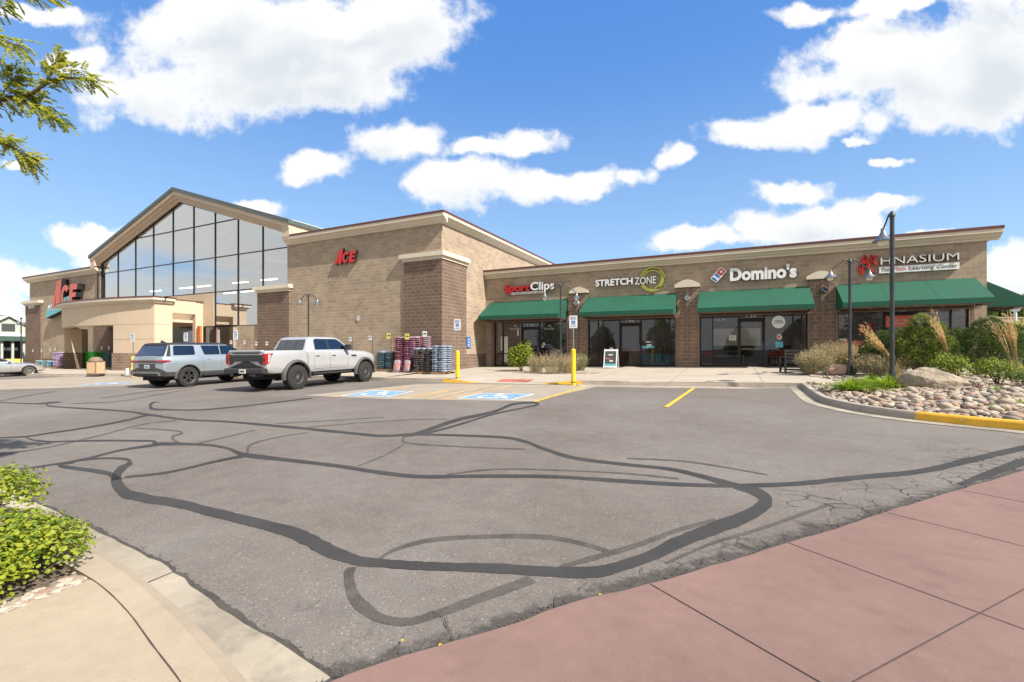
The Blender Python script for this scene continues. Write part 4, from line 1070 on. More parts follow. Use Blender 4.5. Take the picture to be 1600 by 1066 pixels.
# entrance canopy: curved stucco front on brick-based piers
def canopy():
    c = tag(empty('entrance_canopy', (-44, 18, SW(-44, 18))), 'beige stucco entrance canopy with curved front on brick based piers', 'canopy')
    def R(name, b, m, **k): return P(name, b, m, c, **k)
    XRt = -36.9; YF = 18.0
    XL = wx(92, YF); bow = 1.0
    def yf(x): u = (x - XL) / (XRt - XL); return YF - bow * (4 * u * (1 - u)) * .9 + (1.6 * max(0, .10 - u) / .10) ** 2 * .35
    ztop = wz(242, 463.3, YF); zb = ztop - .42; zbeam = wz(186, 507.5, yf(wx(186, YF)))
    zbr = wz(210, 552, YF)
    xo0, xo1 = wx(97.5, YF), wx(185, YF - .4)      # opening in the front
    n_ = 40; b = MB()
    def strip(xa, xb, z0, z1, off=0, th=.5, nn=16, m=0):
        A = [];
        for i in range(nn + 1):
            x = lerp(xa, xb, i / nn); A.append((x, yf(x) - off))
        vs = [(x, y, z) for z in (z0, z1) for x, y in A] + [(x, y + th, z) for z in (z0, z1) for x, y in A]; k = nn + 1
        f = []
        for i in range(nn):
            f += [(i, i + 1, k + i + 1, k + i), (2 * k + i, 3 * k + i, 3 * k + i + 1, 2 * k + i + 1), (i, 2 * k + i, 2 * k + i + 1, i + 1), (k + i, k + i + 1, 3 * k + i + 1, 3 * k + i)]
        f += [(0, k, 3 * k, 2 * k), (nn, 2 * k + nn, 3 * k + nn, k + nn)]
        b.add(vs, f, m)
    strip(XL, XRt, zbeam, zb, 0, .5, 32)
    R('curved_wall', b, 'stucco', smooth=30)
    b = MB(); strip(XL, XRt + .14, zb, zb + .10, .10, .6, 32); strip(XL - .02, XRt + .22, zb + .10, zb + .18, .20, .7, 32); strip(XL - .04, XRt + .30, zb + .18, zb + .36, .30, .8, 32)
    strip(XL - .06, XRt + .34, zb + .36, ztop + .02, .33, .9, 32, 1)
    b.box(XRt, XRt + .14, YF + .5, 19.1, zb, zb + .1); b.box(XRt, XRt + .22, YF + .5, 19.15, zb + .1, zb + .18); b.box(XRt, XRt + .30, YF + .5, 19.2, zb + .18, zb + .36); b.box(XRt - .3, XRt + .34, YF + .5, 19.25, zb + .36, ztop + .02, 1)
    R('cornice', b, ['cream_trim', 'red_coping'], smooth=30)
    # right pier: front face, side face
    b = MB(); strip(xo1, XRt, zbr, zbeam, 0, .5, 8); b.box(XRt - .5, XRt, YF + .5, YF + 1.15, zbr, zb); R('pier', b, 'stucco', smooth=30)
    b = MB(); strip(xo1 - .05, XRt + .06, -2.2, zbr, .06, .6, 8); b.box(XRt - .5, XRt + .06, YF + .4, YF + 1.15, -2.2, zbr); R('pier_base', b, 'pier_block')
    # left pier
    b = MB(); strip(XL + .1, xo0, zbr, zbeam, 0, 1.15, 4); R('pier', b, 'stucco', smooth=30)
    b = MB(); strip(XL, xo0 + .06, -2.4, zbr, .06, 1.27, 4); R('pier_base', b, 'dark_block')
    # side beam and back pier towards the store, roof slab
    zsb = 2.72
    b = MB(); b.box(XRt - .4, XRt, YF + 1.15, 20.75, zsb, zb + .30); b.box(XRt - .4, XRt - .001, 20.75, YA + .0, -1.0, zb + .2); R('side_wall', b, 'stucco')
    b = MB(); b.box(XRt - .42, XRt + .03, YF + 1.3, YA, zb + .30, zb + .36); R('side_coping', b, 'red_coping')
    b = MB(); b.box(XL + .4, XRt - .4, YF + .3, YA, zbeam + .25, zbeam + .45); R('ceiling', b, 'stucco')
    b = MB()
    for z in (zbeam + .02, (zbeam + zbr) / 2 - .02):
        strip(xo1 if z < zbeam else XL + .2, XRt, z - .015, z + .015, .004, .01, 20); b.box(XRt, XRt + .004, YF, YF + 1.1, z - .015, z + .015)
    xm = lerp(xo0, XRt, .62)
    strip(xm - .015, xm + .015, zbeam, zb, .004, .01, 2)
    R('stucco_joints', b, 'stucco_joint')
    b = MB(); b.box(wx(309, YA - .5), wx(313.5, YA - .5), YA - .55, YA - .4, -1.4, wz(311, 509.5, YA - .5)); R('door_post', b, 'orange_metal')
canopy()

# ---------------------------------------------------------------- wall signs
def sign(name, label, cat, x, z, y): return tag(empty(name, (x, y, z)), label, cat, 'shop signs on the walls' if cat == 'sign' else None)
def TX(s, px, y, par, m, depth=.10, back=None, shear=0, bold=0, name='lettering', dx=0):
    """px = (left, right, top-left row, bottom-left row)"""
    x0, x1 = wx(px[0], y), wx(px[1], y); z1, z0 = wz(px[0], px[2], y), wz(px[0], px[3], y)
    o = text(s, x0, x1, z0, z1, y, depth, m, name, par, shear=shear, bold=bold, back=back); o.matrix_parent_inverse = Matrix.Translation(-par.location); return o
y = YS - .03
s_ = sign('shop_sign', 'red and white channel letter sign of the hair salon, leftmost on the shop row', 'sign', wx(787, y), wz(787, 455, y), y)
TX('Sport', (788.2, 829.0, 445.4, 461.2), y - .09, s_, 'sign_red', .12, 'black', bold=.05, shear=.12)
TX('Clips', (829.8, 867, 441.6, 458.3), y - .09, s_, 'white', .12, 'black', bold=.03)
b = MB()
x0, x1 = wx(800, y), wx(850, y); b.box(x0, x1, y - .14, y - .001, wz(800, 461.6, y), wz(800, 457.6, y)); o = b.build('tagline_board', 'white', bevel=.01); o.parent = s_; o.matrix_parent_inverse = Matrix.Translation(-s_.location)
TX('HAIRCUTS FOR MEN', (804, 847, 458.5, 460.7), y - .142, s_, 'sign_red', .006)
b = MB(); b.box(wx(793, y), wx(864, y), y - .09, y - .002, wz(800, 455.5, y), wz(800, 451, y)); o = b.build('raceway', 'black'); o.parent = s_; o.matrix_parent_inverse = Matrix.Translation(-s_.location)

s_ = sign('shop_sign', 'white letter sign with lime green rings over the second awning', 'sign', wx(931, y), wz(931, 445, y), y)
TX('STRETCH', (931, 989.2, 437.9, 448.4), y - .06, s_, 'white', .10, 'trim_dark', bold=.035)
TX('ZONE', (992.5, 1025.5, 434.2, 445.2), y - .06, s_, 'white', .10, 'trim_dark')
cx_, cz_ = wx(1020, y), wz(1020, 437.0, y); R0 = (wx(1039.8, y) - wx(1000, y)) / 2
def ringseg(r, a0, a1, w=.05, n=30):
    b = MB(); A = [radians(lerp(a0, a1, i / n)) for i in range(n + 1)]
    q = [(cx_ + (r + w / 2) * cos(a), cz_ + (r + w / 2) * sin(a)) for a in A] + [(cx_ + (r - w / 2) * cos(a), cz_ + (r - w / 2) * sin(a)) for a in A[::-1]]
    k = n + 1
    vs = [(x, yy, z) for yy in (y - .14, y - .04) for x, z in q]; N2 = 2 * k; f = []
    for i in range(n): f += [(i, i + 1, N2 - 2 - i, N2 - 1 - i), (N2 + i, N2 + N2 - 1 - i, N2 + N2 - 2 - i, N2 + i + 1)]
    for i in range(N2): j = (i + 1) % N2; f.append((i, N2 + i, N2 + j, j))
    b.add(vs, f); o = b.build('ring', 'sign_lime'); o.parent = s_; o.matrix_parent_inverse = Matrix.Translation(-s_.location)
ringseg(R0 - .03, 5, 165); ringseg(R0 - .03, 207, 300); ringseg(R0 - .115, -50, 50); ringseg(R0 - .115, 118, 160); ringseg(R0 - .115, 205, 290); ringseg(R0 - .20, -75, 155)
TX('TM', (1027, 1029, 434, 435.5), y - .06, s_, 'white', .02)

s_ = sign('shop_sign', 'white pizza shop lettering with a red and blue domino tile over the third awning', 'sign', wx(1112, y), wz(1112, 435, y), y)
TX("Domino's", (1140.6, 1244.3, 419.4, 440.4), y - .03, s_, 'white', .12, 'trim_grey', bold=.045)
cx_, cz_ = wx(1122.7, y), wz(1122.7, 430, y); a_ = (wx(1136, y) - wx(1109.4, y)) / 2.12
def rot(p, ang=radians(49)): return (cx_ + p[0] * cos(ang) - p[1] * sin(ang), cz_ + p[0] * sin(ang) + p[1] * cos(ang))
def rrect(x0, x1, z0, z1, r=.06, k=4):
    out = []
    for cx__, cz__, a0 in ((x1 - r, z1 - r, 0), (x0 + r, z1 - r, 90), (x0 + r, z0 + r, 180), (x1 - r, z0 + r, 270)):
        out += [(cx__ + r * cos(radians(a0 + 90 * i / k)), cz__ + r * sin(radians(a0 + 90 * i / k))) for i in range(k + 1)]
    return out
def tilepart(nm, poly, m, y0, y1):
    b = MB(); b.prism([rot(p) for p in poly], y0, y1); o = b.build(nm, m); o.parent = s_; o.matrix_parent_inverse = Matrix.Translation(-s_.location); return o
tilepart('tile_border', rrect(-a_, a_, -a_ / 2, a_ / 2, .09), 'white', y - .12, y - .02)
g_ = .045; tilepart('red_tile', rrect(g_ / 2, a_ - g_, -a_ / 2 + g_, a_ / 2 - g_, .05), 'bright_red', y - .126, y - .118)
tilepart('blue_tile', rrect(-a_ + g_, -g_ / 2, -a_ / 2 + g_, a_ / 2 - g_, .05), 'sign_blue', y - .126, y - .118)
for u, v in ((a_ * .5, 0), (-a_ * .5, a_ * .2), (-a_ * .5, -a_ * .2)): tilepart('pip', [(u + .07 * cos(2 * pi * i / 14), v + .07 * sin(2 * pi * i / 14)) for i in range(14)], 'white', y - .131, y - .125)

s_ = sign('shop_sign', 'cream letter sign with red outlined letters and a white board, over the rightmost front awning', 'sign', wx(1345, y), wz(1345, 415, y), y)
TX('HNASIUM', (1374.6, 1496.5, 403.3, 414.8), y - .04, s_, 'offwhite', .14, 'black')
x0, x1 = wx(1372.8, y), wx(1497.3, y); z0 = wz(1373, 428, y); z1 = wz(1373, 418.2, y)
b = MB(); b.box(x0, x1, y - .12, y - .001, z0, z1); o = b.build('tagline_board', 'white'); o.parent = s_; o.matrix_parent_inverse = Matrix.Translation(-s_.location)
def TW(s, xa, xb, za, zb, yy, par, m, depth, **k):
    o = text(s, xa, xb, za, zb, yy, depth, m, k.pop('name', 'lettering'), par, **k); o.matrix_parent_inverse = Matrix.Translation(-par.location); return o
tw = x1 - x0; h_ = z1 - z0
TW('The', x0 + tw * .02, x0 + tw * .135, z0 + h_ * .26, z0 + h_ * .80, y - .122, s_, 'trim_grey', .006)
TW('Math', x0 + tw * .18, x0 + tw * .35, z0 + h_ * .26, z0 + h_ * .80, y - .122, s_, 'faded_red', .006)
TW('Learning', x0 + tw * .385, x0 + tw * .695, z0 + h_ * .10, z0 + h_ * .80, y - .122, s_, 'trim_grey', .006)
TW('Center', x0 + tw * .73, x0 + tw * .975, z0 + h_ * .26, z0 + h_ * .80, y - .122, s_, 'trim_grey', .006)
def red_letter(nm, segs, w=.045):
    b = MB()
    for (xa, za), (xc, zc_) in segs:
        A = Vector((wx(xa, y), y - .1, wz(xa, za, y))); C = Vector((wx(xc, y), y - .1, wz(xc, zc_, y))); d = C - A
        b.obox((A + C) / 2, (d, (0, 1, 0), d.cross(Vector((0, 1, 0)))), (d.length / 2 + w / 2, .07, w / 2))
    o = b.build(nm, 'bright_red'); o.parent = s_; o.matrix_parent_inverse = Matrix.Translation(-s_.location)
red_letter('red_letter', [((1344, 409.5), (1349, 400)), ((1349, 400), (1352.5, 402)), ((1352.5, 402), (1358, 420)), ((1345.5, 413), (1348.5, 405)), ((1348.5, 405), (1354, 414)), ((1344, 409.5), (1345.5, 413)), ((1346, 412), (1357, 412)), ((1358, 420), (1364, 427)), ((1364, 427), (1358, 426)), ((1358, 426), (1354, 414))])
red_letter('red_letter', [((1356, 407), (1363, 404)), ((1360.5, 399.5), (1362, 406)), ((1361, 401), (1371, 401)), ((1362, 406), (1367, 414.5)), ((1364, 403), (1369, 414)), ((1356, 406), (1360, 408))])
red_letter('red_letter', [((1341.5, 419), (1345, 430)), ((1345, 415.5), (1347.5, 429)), ((1341.5, 419), (1345, 415.5)), ((1343, 417), (1352, 419))])

# letters on the store
ya = YA - .03
def ace(px, py, scale, yy, par, drop=.13, m='bright_red'):
    """slanting blocky A C E, the A tallest; px,py lower-left corner of the A in the wall plane"""
    X0, Z0 = px, py; b = MB(); s = scale
    def pr(poly, nm):
        b = MB(); b.prism([(X0 + (x + .18 * z) * s, Z0 + z * s) for x, z in poly], yy - drop, yy, 0); 
        me_i = []
        o = b.build(nm, [m, 'black'])
        for p in o.data.polygons:
            if abs(p.normal.y) < .9: p.material_index = 1
        o.parent = par; o.matrix_parent_inverse = Matrix.Translation(-par.location)
    pr([(-.05, 0), (.22, 0), (.27, .18), (.27, .30), (.31, .66), (.31, .17), (.40, 0), (.66, 0), (.66, 1.12), (.30, 1.02)], 'letter')
    k = 10; cx0, rz, rx = 1.02, .42, .32
    outer = [(cx0 + rx * cos(a), .44 + rz * sin(a)) for a in [radians(lerp(35, 325, i / 20)) for i in range(21)]]
    inner = [(cx0 + rx * .42 * cos(a), .44 + rz * .52 * sin(a)) for a in [radians(lerp(35, 325, i / 20)) for i in range(21)]][::-1]
    q = outer + inner; n = 21; b = MB()
    vs = [(X0 + (x + .18 * z) * s, yv, Z0 + z * s) for yv in (yy - drop, yy) for x, z in q]; f = []
    for i in range(n - 1): f += [(i, i + 1, 2 * n - 2 - i, 2 * n - 1 - i)]
    for i in range(2 * n): j = (i + 1) % (2 * n); f.append((i, 2 * n + i, 2 * n + j, j))
    b.add(vs, f); o = b.build('letter', [m, 'black'])
    for p in o.data.polygons:
        if abs(p.normal.y) < .9: p.material_index = 1
    o.parent = par; o.matrix_parent_inverse = Matrix.Translation(-par.location)
    pr([(1.40, .02), (1.98, .02), (1.98, .24), (1.66, .24), (1.66, .36), (1.92, .36), (1.92, .54), (1.66, .54), (1.66, .64), (1.98, .64), (1.98, .86), (1.40, .86)], 'letter')
xa, xb = wx(525, ya), wx(559.5, ya); sc = (xb - xa) / 2.16
s_ = sign('store_sign', 'small red slanted ACE letters on the tall blank tan wall', 'sign', xa, wz(525, 414, ya), ya)
ace(xa + .05 * sc, wz(525, 414.2, ya), sc * .98, ya, s_, .16)
xa, xb = wx(80.5, ya - .5), wx(124, ya - .5); sc = (xb - xa) / 2.25
s_ = sign('store_sign', 'large faded red ACE letters with a blue emblem, partly behind the entrance canopy', 'sign', xa, wz(80, 483, ya), ya)
ace(xa + .05 * sc, wz(80, 483.5, ya), sc * .98, ya, s_, .55, 'faded_red')
b = MB(); x0 = wx(82, ya); z0 = wz(90, 493, ya); b.prism([(x0, z0 - .3), (x0 + .6, z0 - .15), (x0 + 5.4, z0 + .75), (x0 + 5.0, z0 + 1.75), (x0 + 1.2, z0 + 1.15), (x0 + .3, z0 + .7)], ya - .5, ya); o = b.build('emblem_fan', ['teal', 'black'])
for p in o.data.polygons:
    if abs(p.normal.y) < .9: p.material_index = 1
o.parent = s_; o.matrix_parent_inverse = Matrix.Translation(-s_.location)
TW('Hardware', x0 + .5, x0 + 5.0, z0 + .45, z0 + 1.0, ya - .501, s_, 'white', .02, shear=.2)
# hazard diamond and blue wall plate
xd, zd = wx(560, ya), wz(560, 497.3, ya); s_ = sign('hazard_diamond', 'small white four-part hazard diamond on the tan wall', 'placard', xd, zd, ya)
b = MB(); r = .21
for k, (u, v) in enumerate(((0, 1), (1, 0), (0, -1), (-1, 0))):
    b.prism([(xd + (u * .5 + q0 * .46) * r, zd + (v * .5 + q1 * .46) * r) for q0, q1 in ((0, 1), (1, 0), (0, -1), (-1, 0))], ya - .012 - .001 * k, ya - .002, 0)
o = b.build('panel', ['offwhite']); o.parent = s_; o.matrix_parent_inverse = Matrix.Translation(-s_.location)
for tx_, u, v in (('2', 0, .5), ('3', -.5, 0), ('0', .5, 0)): TW(tx_, xd + (u - .15) * r, xd + (u + .15) * r, zd + (v - .2) * r, zd + (v + .2) * r, ya - .016, s_, 'sign_blue', .002)
yq = 24.15; xq = XA + .045; zq = .46
s_ = sign('wall_plate', 'blue and white notice plate on the side wall by the corner pilaster', 'placard', xq, zq, yq)
b = MB(); b.box(xq - .04, xq + .01, yq - .22, yq + .22, zq - .34, zq + .34, 0); b.box(xq + .011, xq + .02, yq - .20, yq + .20, zq - .32, zq + .32, 0); 
for k in range(5): b.box(xq + .021, xq + .023, yq - .14, yq + .10 - .05 * (k % 2), zq + .20 - k * .11, zq + .235 - k * .11, 1)
o = b.build('plate', ['sign_blue', 'white']); o.parent = s_; o.matrix_parent_inverse = Matrix.Translation(-s_.location)

# posters and stickers on the panes
def sticker(nm, lab, px0, px1, py0, py1, m, yy=YS + .07, th=.006, round_=False):
    x0, x1 = wx(px0, yy), wx(px1, yy); pm = (px0 + px1) / 2; z0, z1 = wz(pm, py1, yy), wz(pm, py0, yy)
    b = MB()
    if round_: b.prism([((x0 + x1) / 2 + (x1 - x0) / 2 * cos(2 * pi * i / 24), (z0 + z1) / 2 + (z1 - z0) / 2 * sin(2 * pi * i / 24)) for i in range(24)], yy - th, yy)
    else: b.box(x0, x1, yy - th, yy, z0, z1)
    o = b.build(nm, m); tag(o, lab, 'sign' if 'sign' in nm else 'poster'); return (x0, x1, z0, z1, yy - th - .001, o)
x0, x1, z0, z1, yy, o = sticker('open_sign', 'round white OPEN sign in the window right of door 130', 1206, 1227, 493.3, 513, 'open_sign', round_=True)
text('OPEN', x0 + .1, x1 - .1, (z0 + z1) / 2 - .1, (z0 + z1) / 2 + .09, yy, .004, 'trim_grey', 'lettering', o)
x0, x1, z0, z1, yy, o = sticker('window_poster', 'bright blue square poster low in the window right of door 130', 1212, 1223.5, 534.5, 543, 'sign_blue_bright' if 0 else 'teal')
x0, x1, z0, z1, yy, o = sticker('flame_emblem_sign', 'small round red and white emblem above the blue poster', 1213.5, 1221.5, 522, 530.5, 'offwhite', round_=True)
b = MB(); b.prism([(lerp(x0, x1, .5) + .075 * cos(2 * pi * i / 12), lerp(z0, z1, .45) + .085 * sin(2 * pi * i / 12)) for i in range(12)], yy - .002, yy); k_ = b.build('dot', 'faded_red'); k_.parent = o
x0, x1, z0, z1, yy, o = sticker('window_poster', 'white notice in the window left of door 130', 1139, 1150, 524, 532, 'offwhite')
for q in range(4): b_ = MB(); b_.box(x0 + .04, x1 - .05, yy - .002, yy, z1 - .05 - q * .05, z1 - .03 - q * .05); k_ = b_.build('text_line', 'trim_grey'); k_.parent = o
x0, x1 = wx(1115, YS + .07), wx(1133, YS + .07); z_ = wz(1124, 501.5, YS + .07); o = text('PICK UP', x0, x1, z_, z_ + .12, YS + .07, .004, 'offwhite', 'window_lettering', None); tag(o, 'white PICK UP lettering on the window left of door 130', 'lettering')
x0, x1, z0, z1, yy, o = sticker('door_sign', 'red notice with two white text lines on the glass of door 140', 1384, 1427.5, 493.2, 511, 'faded_red', YS + .045)
text('Love Us. Free In', x0 + .12, x1 - .12, z0 + (z1 - z0) * .52, z0 + (z1 - z0) * .72, yy, .004, 'offwhite', 'lettering', o); text('Our Classes', x0 + .3, x1 - .3, z0 + (z1 - z0) * .24, z0 + (z1 - z0) * .44, yy, .004, 'offwhite', 'lettering', o)
for (a, c, d, e, lb) in ((1488.5, 1498, 540, 551, 'small red sticker below the white outline sign in the rightmost pane'), (1312, 1322, 529, 533, 'pale blue sticker low in the left pane of shop 140'), (1318, 1372, 533, 541, 'long red band along the bottom of the left pane of shop 140')):
    sticker('window_poster', lb, a, c, d, e, 'bright_red' if 'red' in lb else 'offwhite')
b = MB(); yy = YS + .07
def stroke(pts, r_, m=0): b.tube([(wx(u, yy), yy - .02, wz(u, v, yy)) for u, v in pts], r_, 6, m)
stroke([(1489, 524), (1495, 518.5), (1503, 518), (1505, 523), (1498, 527), (1490, 527), (1489, 524)], .014); stroke([(1493, 525), (1498, 521), (1501, 521), (1500, 525)], .016, 1)
tag(b.build('window_sign', ['offwhite', 'bright_red']), 'white outlined swoosh sign high in the rightmost pane of shop 140', 'sign')
b = MB()   # red figure on the left pane of shop 140
stroke([(1343, 523), (1348, 504), (1353, 522)], .03); stroke([(1345, 516), (1352, 515)], .025); stroke([(1357, 506), (1362, 518)], .03); stroke([(1354, 509), (1365, 506)], .025)
tag(b.build('window_decal', 'bright_red'), 'red stick letters on the left pane of shop 140', 'decal')
for px, lb in ((804.5, 'white swoop logo lettering on the pane left of the salon door'), (858, 'white swoop logo lettering on the pane right of the salon door')):
    x0, x1 = wx(px - 8, yy), wx(px + 8, yy); z_ = wz(px, 516, yy); o = text('SportClips', x0, x1, z_, z_ + .16, yy, .004, 'offwhite', 'window_lettering', None, shear=.2); tag(o, lb, 'lettering')
    b = MB(); b.prism([(lerp(x0, x1, .3), z_ + .2), (lerp(x0, x1, .55), z_ + .34), (lerp(x0, x1, .8), z_ + .22), (lerp(x0, x1, .55), z_ + .27)], yy - .004, yy); k_ = b.build('swoop', 'offwhite'); k_.parent = o
for a, c, d, e, lb in ((782.5, 785, 526, 548, 'narrow vertical lettering strip left of the salon frame post'), (788, 793.5, 526, 566, 'narrow white vertical lettering panel in the second salon pane'), (808, 810.5, 516, 525, 'tiny white notice near the top of the second salon pane'), (846.5, 849, 540, 543, 'tiny white sticker beside the salon door handle'), (848.5, 851.5, 535.5, 539, 'tiny pale teal sticker beside the salon door'), (1003, 1022, 532, 544, 'poster with white text and teal band right of door 120'), ):
    x0, x1, z0, z1, y_, o = sticker('window_poster', lb, a, c, d, e, 'teal' if 'teal band' in lb else 'offwhite')
    if 'teal band' in lb:
        b = MB(); b.box(x0, x1, y_ - .002, y_, z0 + .12, z1, 0); b.box(lerp(x0, x1, .3), lerp(x0, x1, .7), y_ - .004, y_ - .002, z1 - .12, z1 - .05, 1); b.box(lerp(x0, x1, .4), lerp(x0, x1, .8), y_ - .004, y_ - .002, z0 + .14, z0 + .2, 1); k_ = b.build('panel', ['interior_dark', 'offwhite']); k_.parent = o
# ---------------------------------------------------------------- vehicles (x forward, y left, origin under the rear axle)
def place_vehicle(t, x, y, ang, k=1.0):
    f = Vector((cos(ang), sin(ang), 0)); l_ = Vector((-sin(ang), cos(ang), 0))
    f.z = (G(x + f.x, y + f.y) - G(x - f.x, y - f.y)) / 2; l_.z = (G(x + l_.x, y + l_.y) - G(x - l_.x, y - l_.y)) / 2
    f.normalize(); l_.normalize(); u = f.cross(l_); l_ = u.cross(f)
    m = Matrix((f, l_, u)).transposed().to_4x4(); m.translation = Vector((x, y, G(x, y) + .005))
    t.rotation_euler = m.to_euler(); t.location = m.translation; t.scale = (k, k, k)
def profile(zb, zc, zs, zt, wb, wm, wt):
    return [(0, zb), (wb * .9, zb), (wb, zb + .05), (wm * .985, zc), (wm, zs), (wm * .985, lerp(zs, zt, .55)), (lerp(wm * .985, wt, .45), zt - .06), (wt, zt - .008), (wt * .6, zt + .012), (0, zt + .02)]
def loft(stations, clad=3):
    b = MB(); rings = []
    for st in stations:
        pr = profile(*st[1:]); rings.append([(st[0], y, z) for y, z in pr] + [(st[0], -y, z) for y, z in pr[-2:0:-1]])
    k = len(rings[0]); half = 9
    for a, c in zip(rings, rings[1:]):
        for j in range(k):
            jj = (j + 1) % k; m = 1 if (j < clad or j >= k - clad) else 0
            b.add([a[j], a[jj], c[jj], c[j]], [(0, 1, 2, 3)], m)
    for rg in (rings[0], rings[-1]):
        cx_ = rg[0][0]; c_ = (cx_, 0, (rg[0][2] + rg[9][2]) / 2)
        for j in range(k): b.add([rg[j], rg[(j + 1) % k], c_], [(0, 1, 2)], 1 if (j < clad or j >= k - clad) else 0)
    # weld
    seen = {}; remap = []; nv = []
    for v in b.v:
        q = tuple(round(c, 5) for c in v)
        if q not in seen: seen[q] = len(nv); nv.append(v)
        remap.append(seen[q])
    b.v = nv; b.f = [[remap[i] for i in f] for f in b.f]
    keep = [(f, m) for f, m in zip(b.f, b.mi) if len(set(f)) >= 3]; b.f = [list(dict.fromkeys(f)) for f, _ in keep]; b.mi = [m for _, m in keep]
    return b
def cut_arches(o, axles, R, zc, w):
    cut = MB()
    for x in axles:
        for s in (-1, 1):
            k = 28; cut.prism([(x + R * cos(2 * pi * i / k), zc + R * sin(2 * pi * i / k)) for i in range(k)], s * (w - .42), s * (w + .3))
    c = cut.build('cutter', 'underbody', None, uv=False); o.data.materials.append(MATS['underbody'])
    md = o.modifiers.new('arch', 'BOOLEAN'); md.object = c; md.operation = 'DIFFERENCE'; md.solver = 'EXACT'; md.material_mode = 'TRANSFER'
    dg = bpy.context.evaluated_depsgraph_get(); dg.update()
    me = bpy.data.meshes.new_from_object(o.evaluated_get(dg)); o.modifiers.clear(); o.data = me
    bpy.data.objects.remove(c); me.shade_smooth(); me.set_sharp_from_angle(angle=radians(35))
def house(levels, n=6):
    b = MB(); rings = []
    for z, xa, xb, hw, r in levels:
        ring = []
        for cx_, cy_, a0 in ((xb - r, hw - r, 0), (xa + r, hw - r, 90), (xa + r, -hw + r, 180), (xb - r, -hw + r, 270)):
            ring += [(cx_ + r * cos(radians(a0 + 90 * i / n)), cy_ + r * sin(radians(a0 + 90 * i / n)), z) for i in range(n + 1)]
        rings.append(ring)
    k = len(rings[0]); vs = [v for rg in rings for v in rg]; f = []
    for i in range(len(rings) - 1):
        for j in range(k): f.append((i * k + j, i * k + (j + 1) % k, (i + 1) * k + (j + 1) % k, (i + 1) * k + j))
    f.append(tuple(range((len(rings) - 1) * k, len(rings) * k))); b.add(vs, f); return b
def wheel(par, x, side, yc, r, w, rimr, style='seven', rm='rim_dark'):
    b = MB(); h = w / 2; y = side * yc; t0 = r
    pr = [(rimr, -h * .85), (rimr + .02, -h), (r * .88, -h), (r * .965, -h * .9), (r, -h * .62), (r * 1.0, 0), (r, h * .62), (r * .965, h * .9), (r * .88, h), (rimr + .02, h), (rimr, h * .85), (rimr, -h * .85)]
    b.lathe(pr, (0, 0, 0), 36, 0, 'y')
    for i in range(40):       # tread blocks
        a = 2 * pi * i / 40; 
        for yy in (-h * .62, 0, h * .62):
            c = ((r + .002) * cos(a + (.05 if yy == 0 else 0)), yy, (r + .002) * sin(a + (.05 if yy == 0 else 0))); b.obox(c, ((-sin(a), 0, cos(a)), (0, 1, 0), (cos(a), 0, sin(a))), (r * .055, h * .24, .007))
    ty = b.build('wheel', 'tyre', par, smooth=40); ty.location = (x, y, r)
    b = MB(); f = side; o_ = h * .72 * f
    b.lathe([(rimr - .005, -h * .8), (rimr - .005, h * .8), (rimr - .03, h * .8), (rimr - .045, -h * .8)], (0, 0, 0), 32, 0, 'y')
    b.lathe([(0, o_ - .10 * f), (rimr - .03, o_ - .10 * f)], (0, 0, 0), 24, 1, 'y')
    b.lathe([(rimr - .035, o_ - .03 * f), (rimr - .03, o_ + .015 * f), (rimr + .008, o_ + .03 * f), (rimr + .01, o_)], (0, 0, 0), 32, 0, 'y')
    ns = {'seven': 7, 'five': 5, 'ten': 10}[style]
    for i in range(ns):
        a = 2 * pi * i / ns + .2; rad = Vector((cos(a), 0, sin(a))); tn = Vector((-sin(a), 0, cos(a)))
        for s2 in ((-1, 1) if style != 'ten' else (0,)):
            p0 = rad * .055 + tn * s2 * .012; p1 = rad * (rimr - .02) + tn * s2 * .045; m_ = (p0 + p1) / 2; m_.y = o_ - .02 * f; d = p1 - p0
            b.obox(m_, (d, (0, 1, 0), d.cross(Vector((0, 1, 0)))), (d.length / 2, .022, .013 if style != 'ten' else .017), 0)
    b.lathe([(0, o_ + .005 * f), (.05, o_ + .005 * f), (.065, o_ - .05 * f)], (0, 0, 0), 14, 2, 'y')
    b.build('rim', [rm, 'underbody', 'chrome'], ty, smooth=35)
    return ty
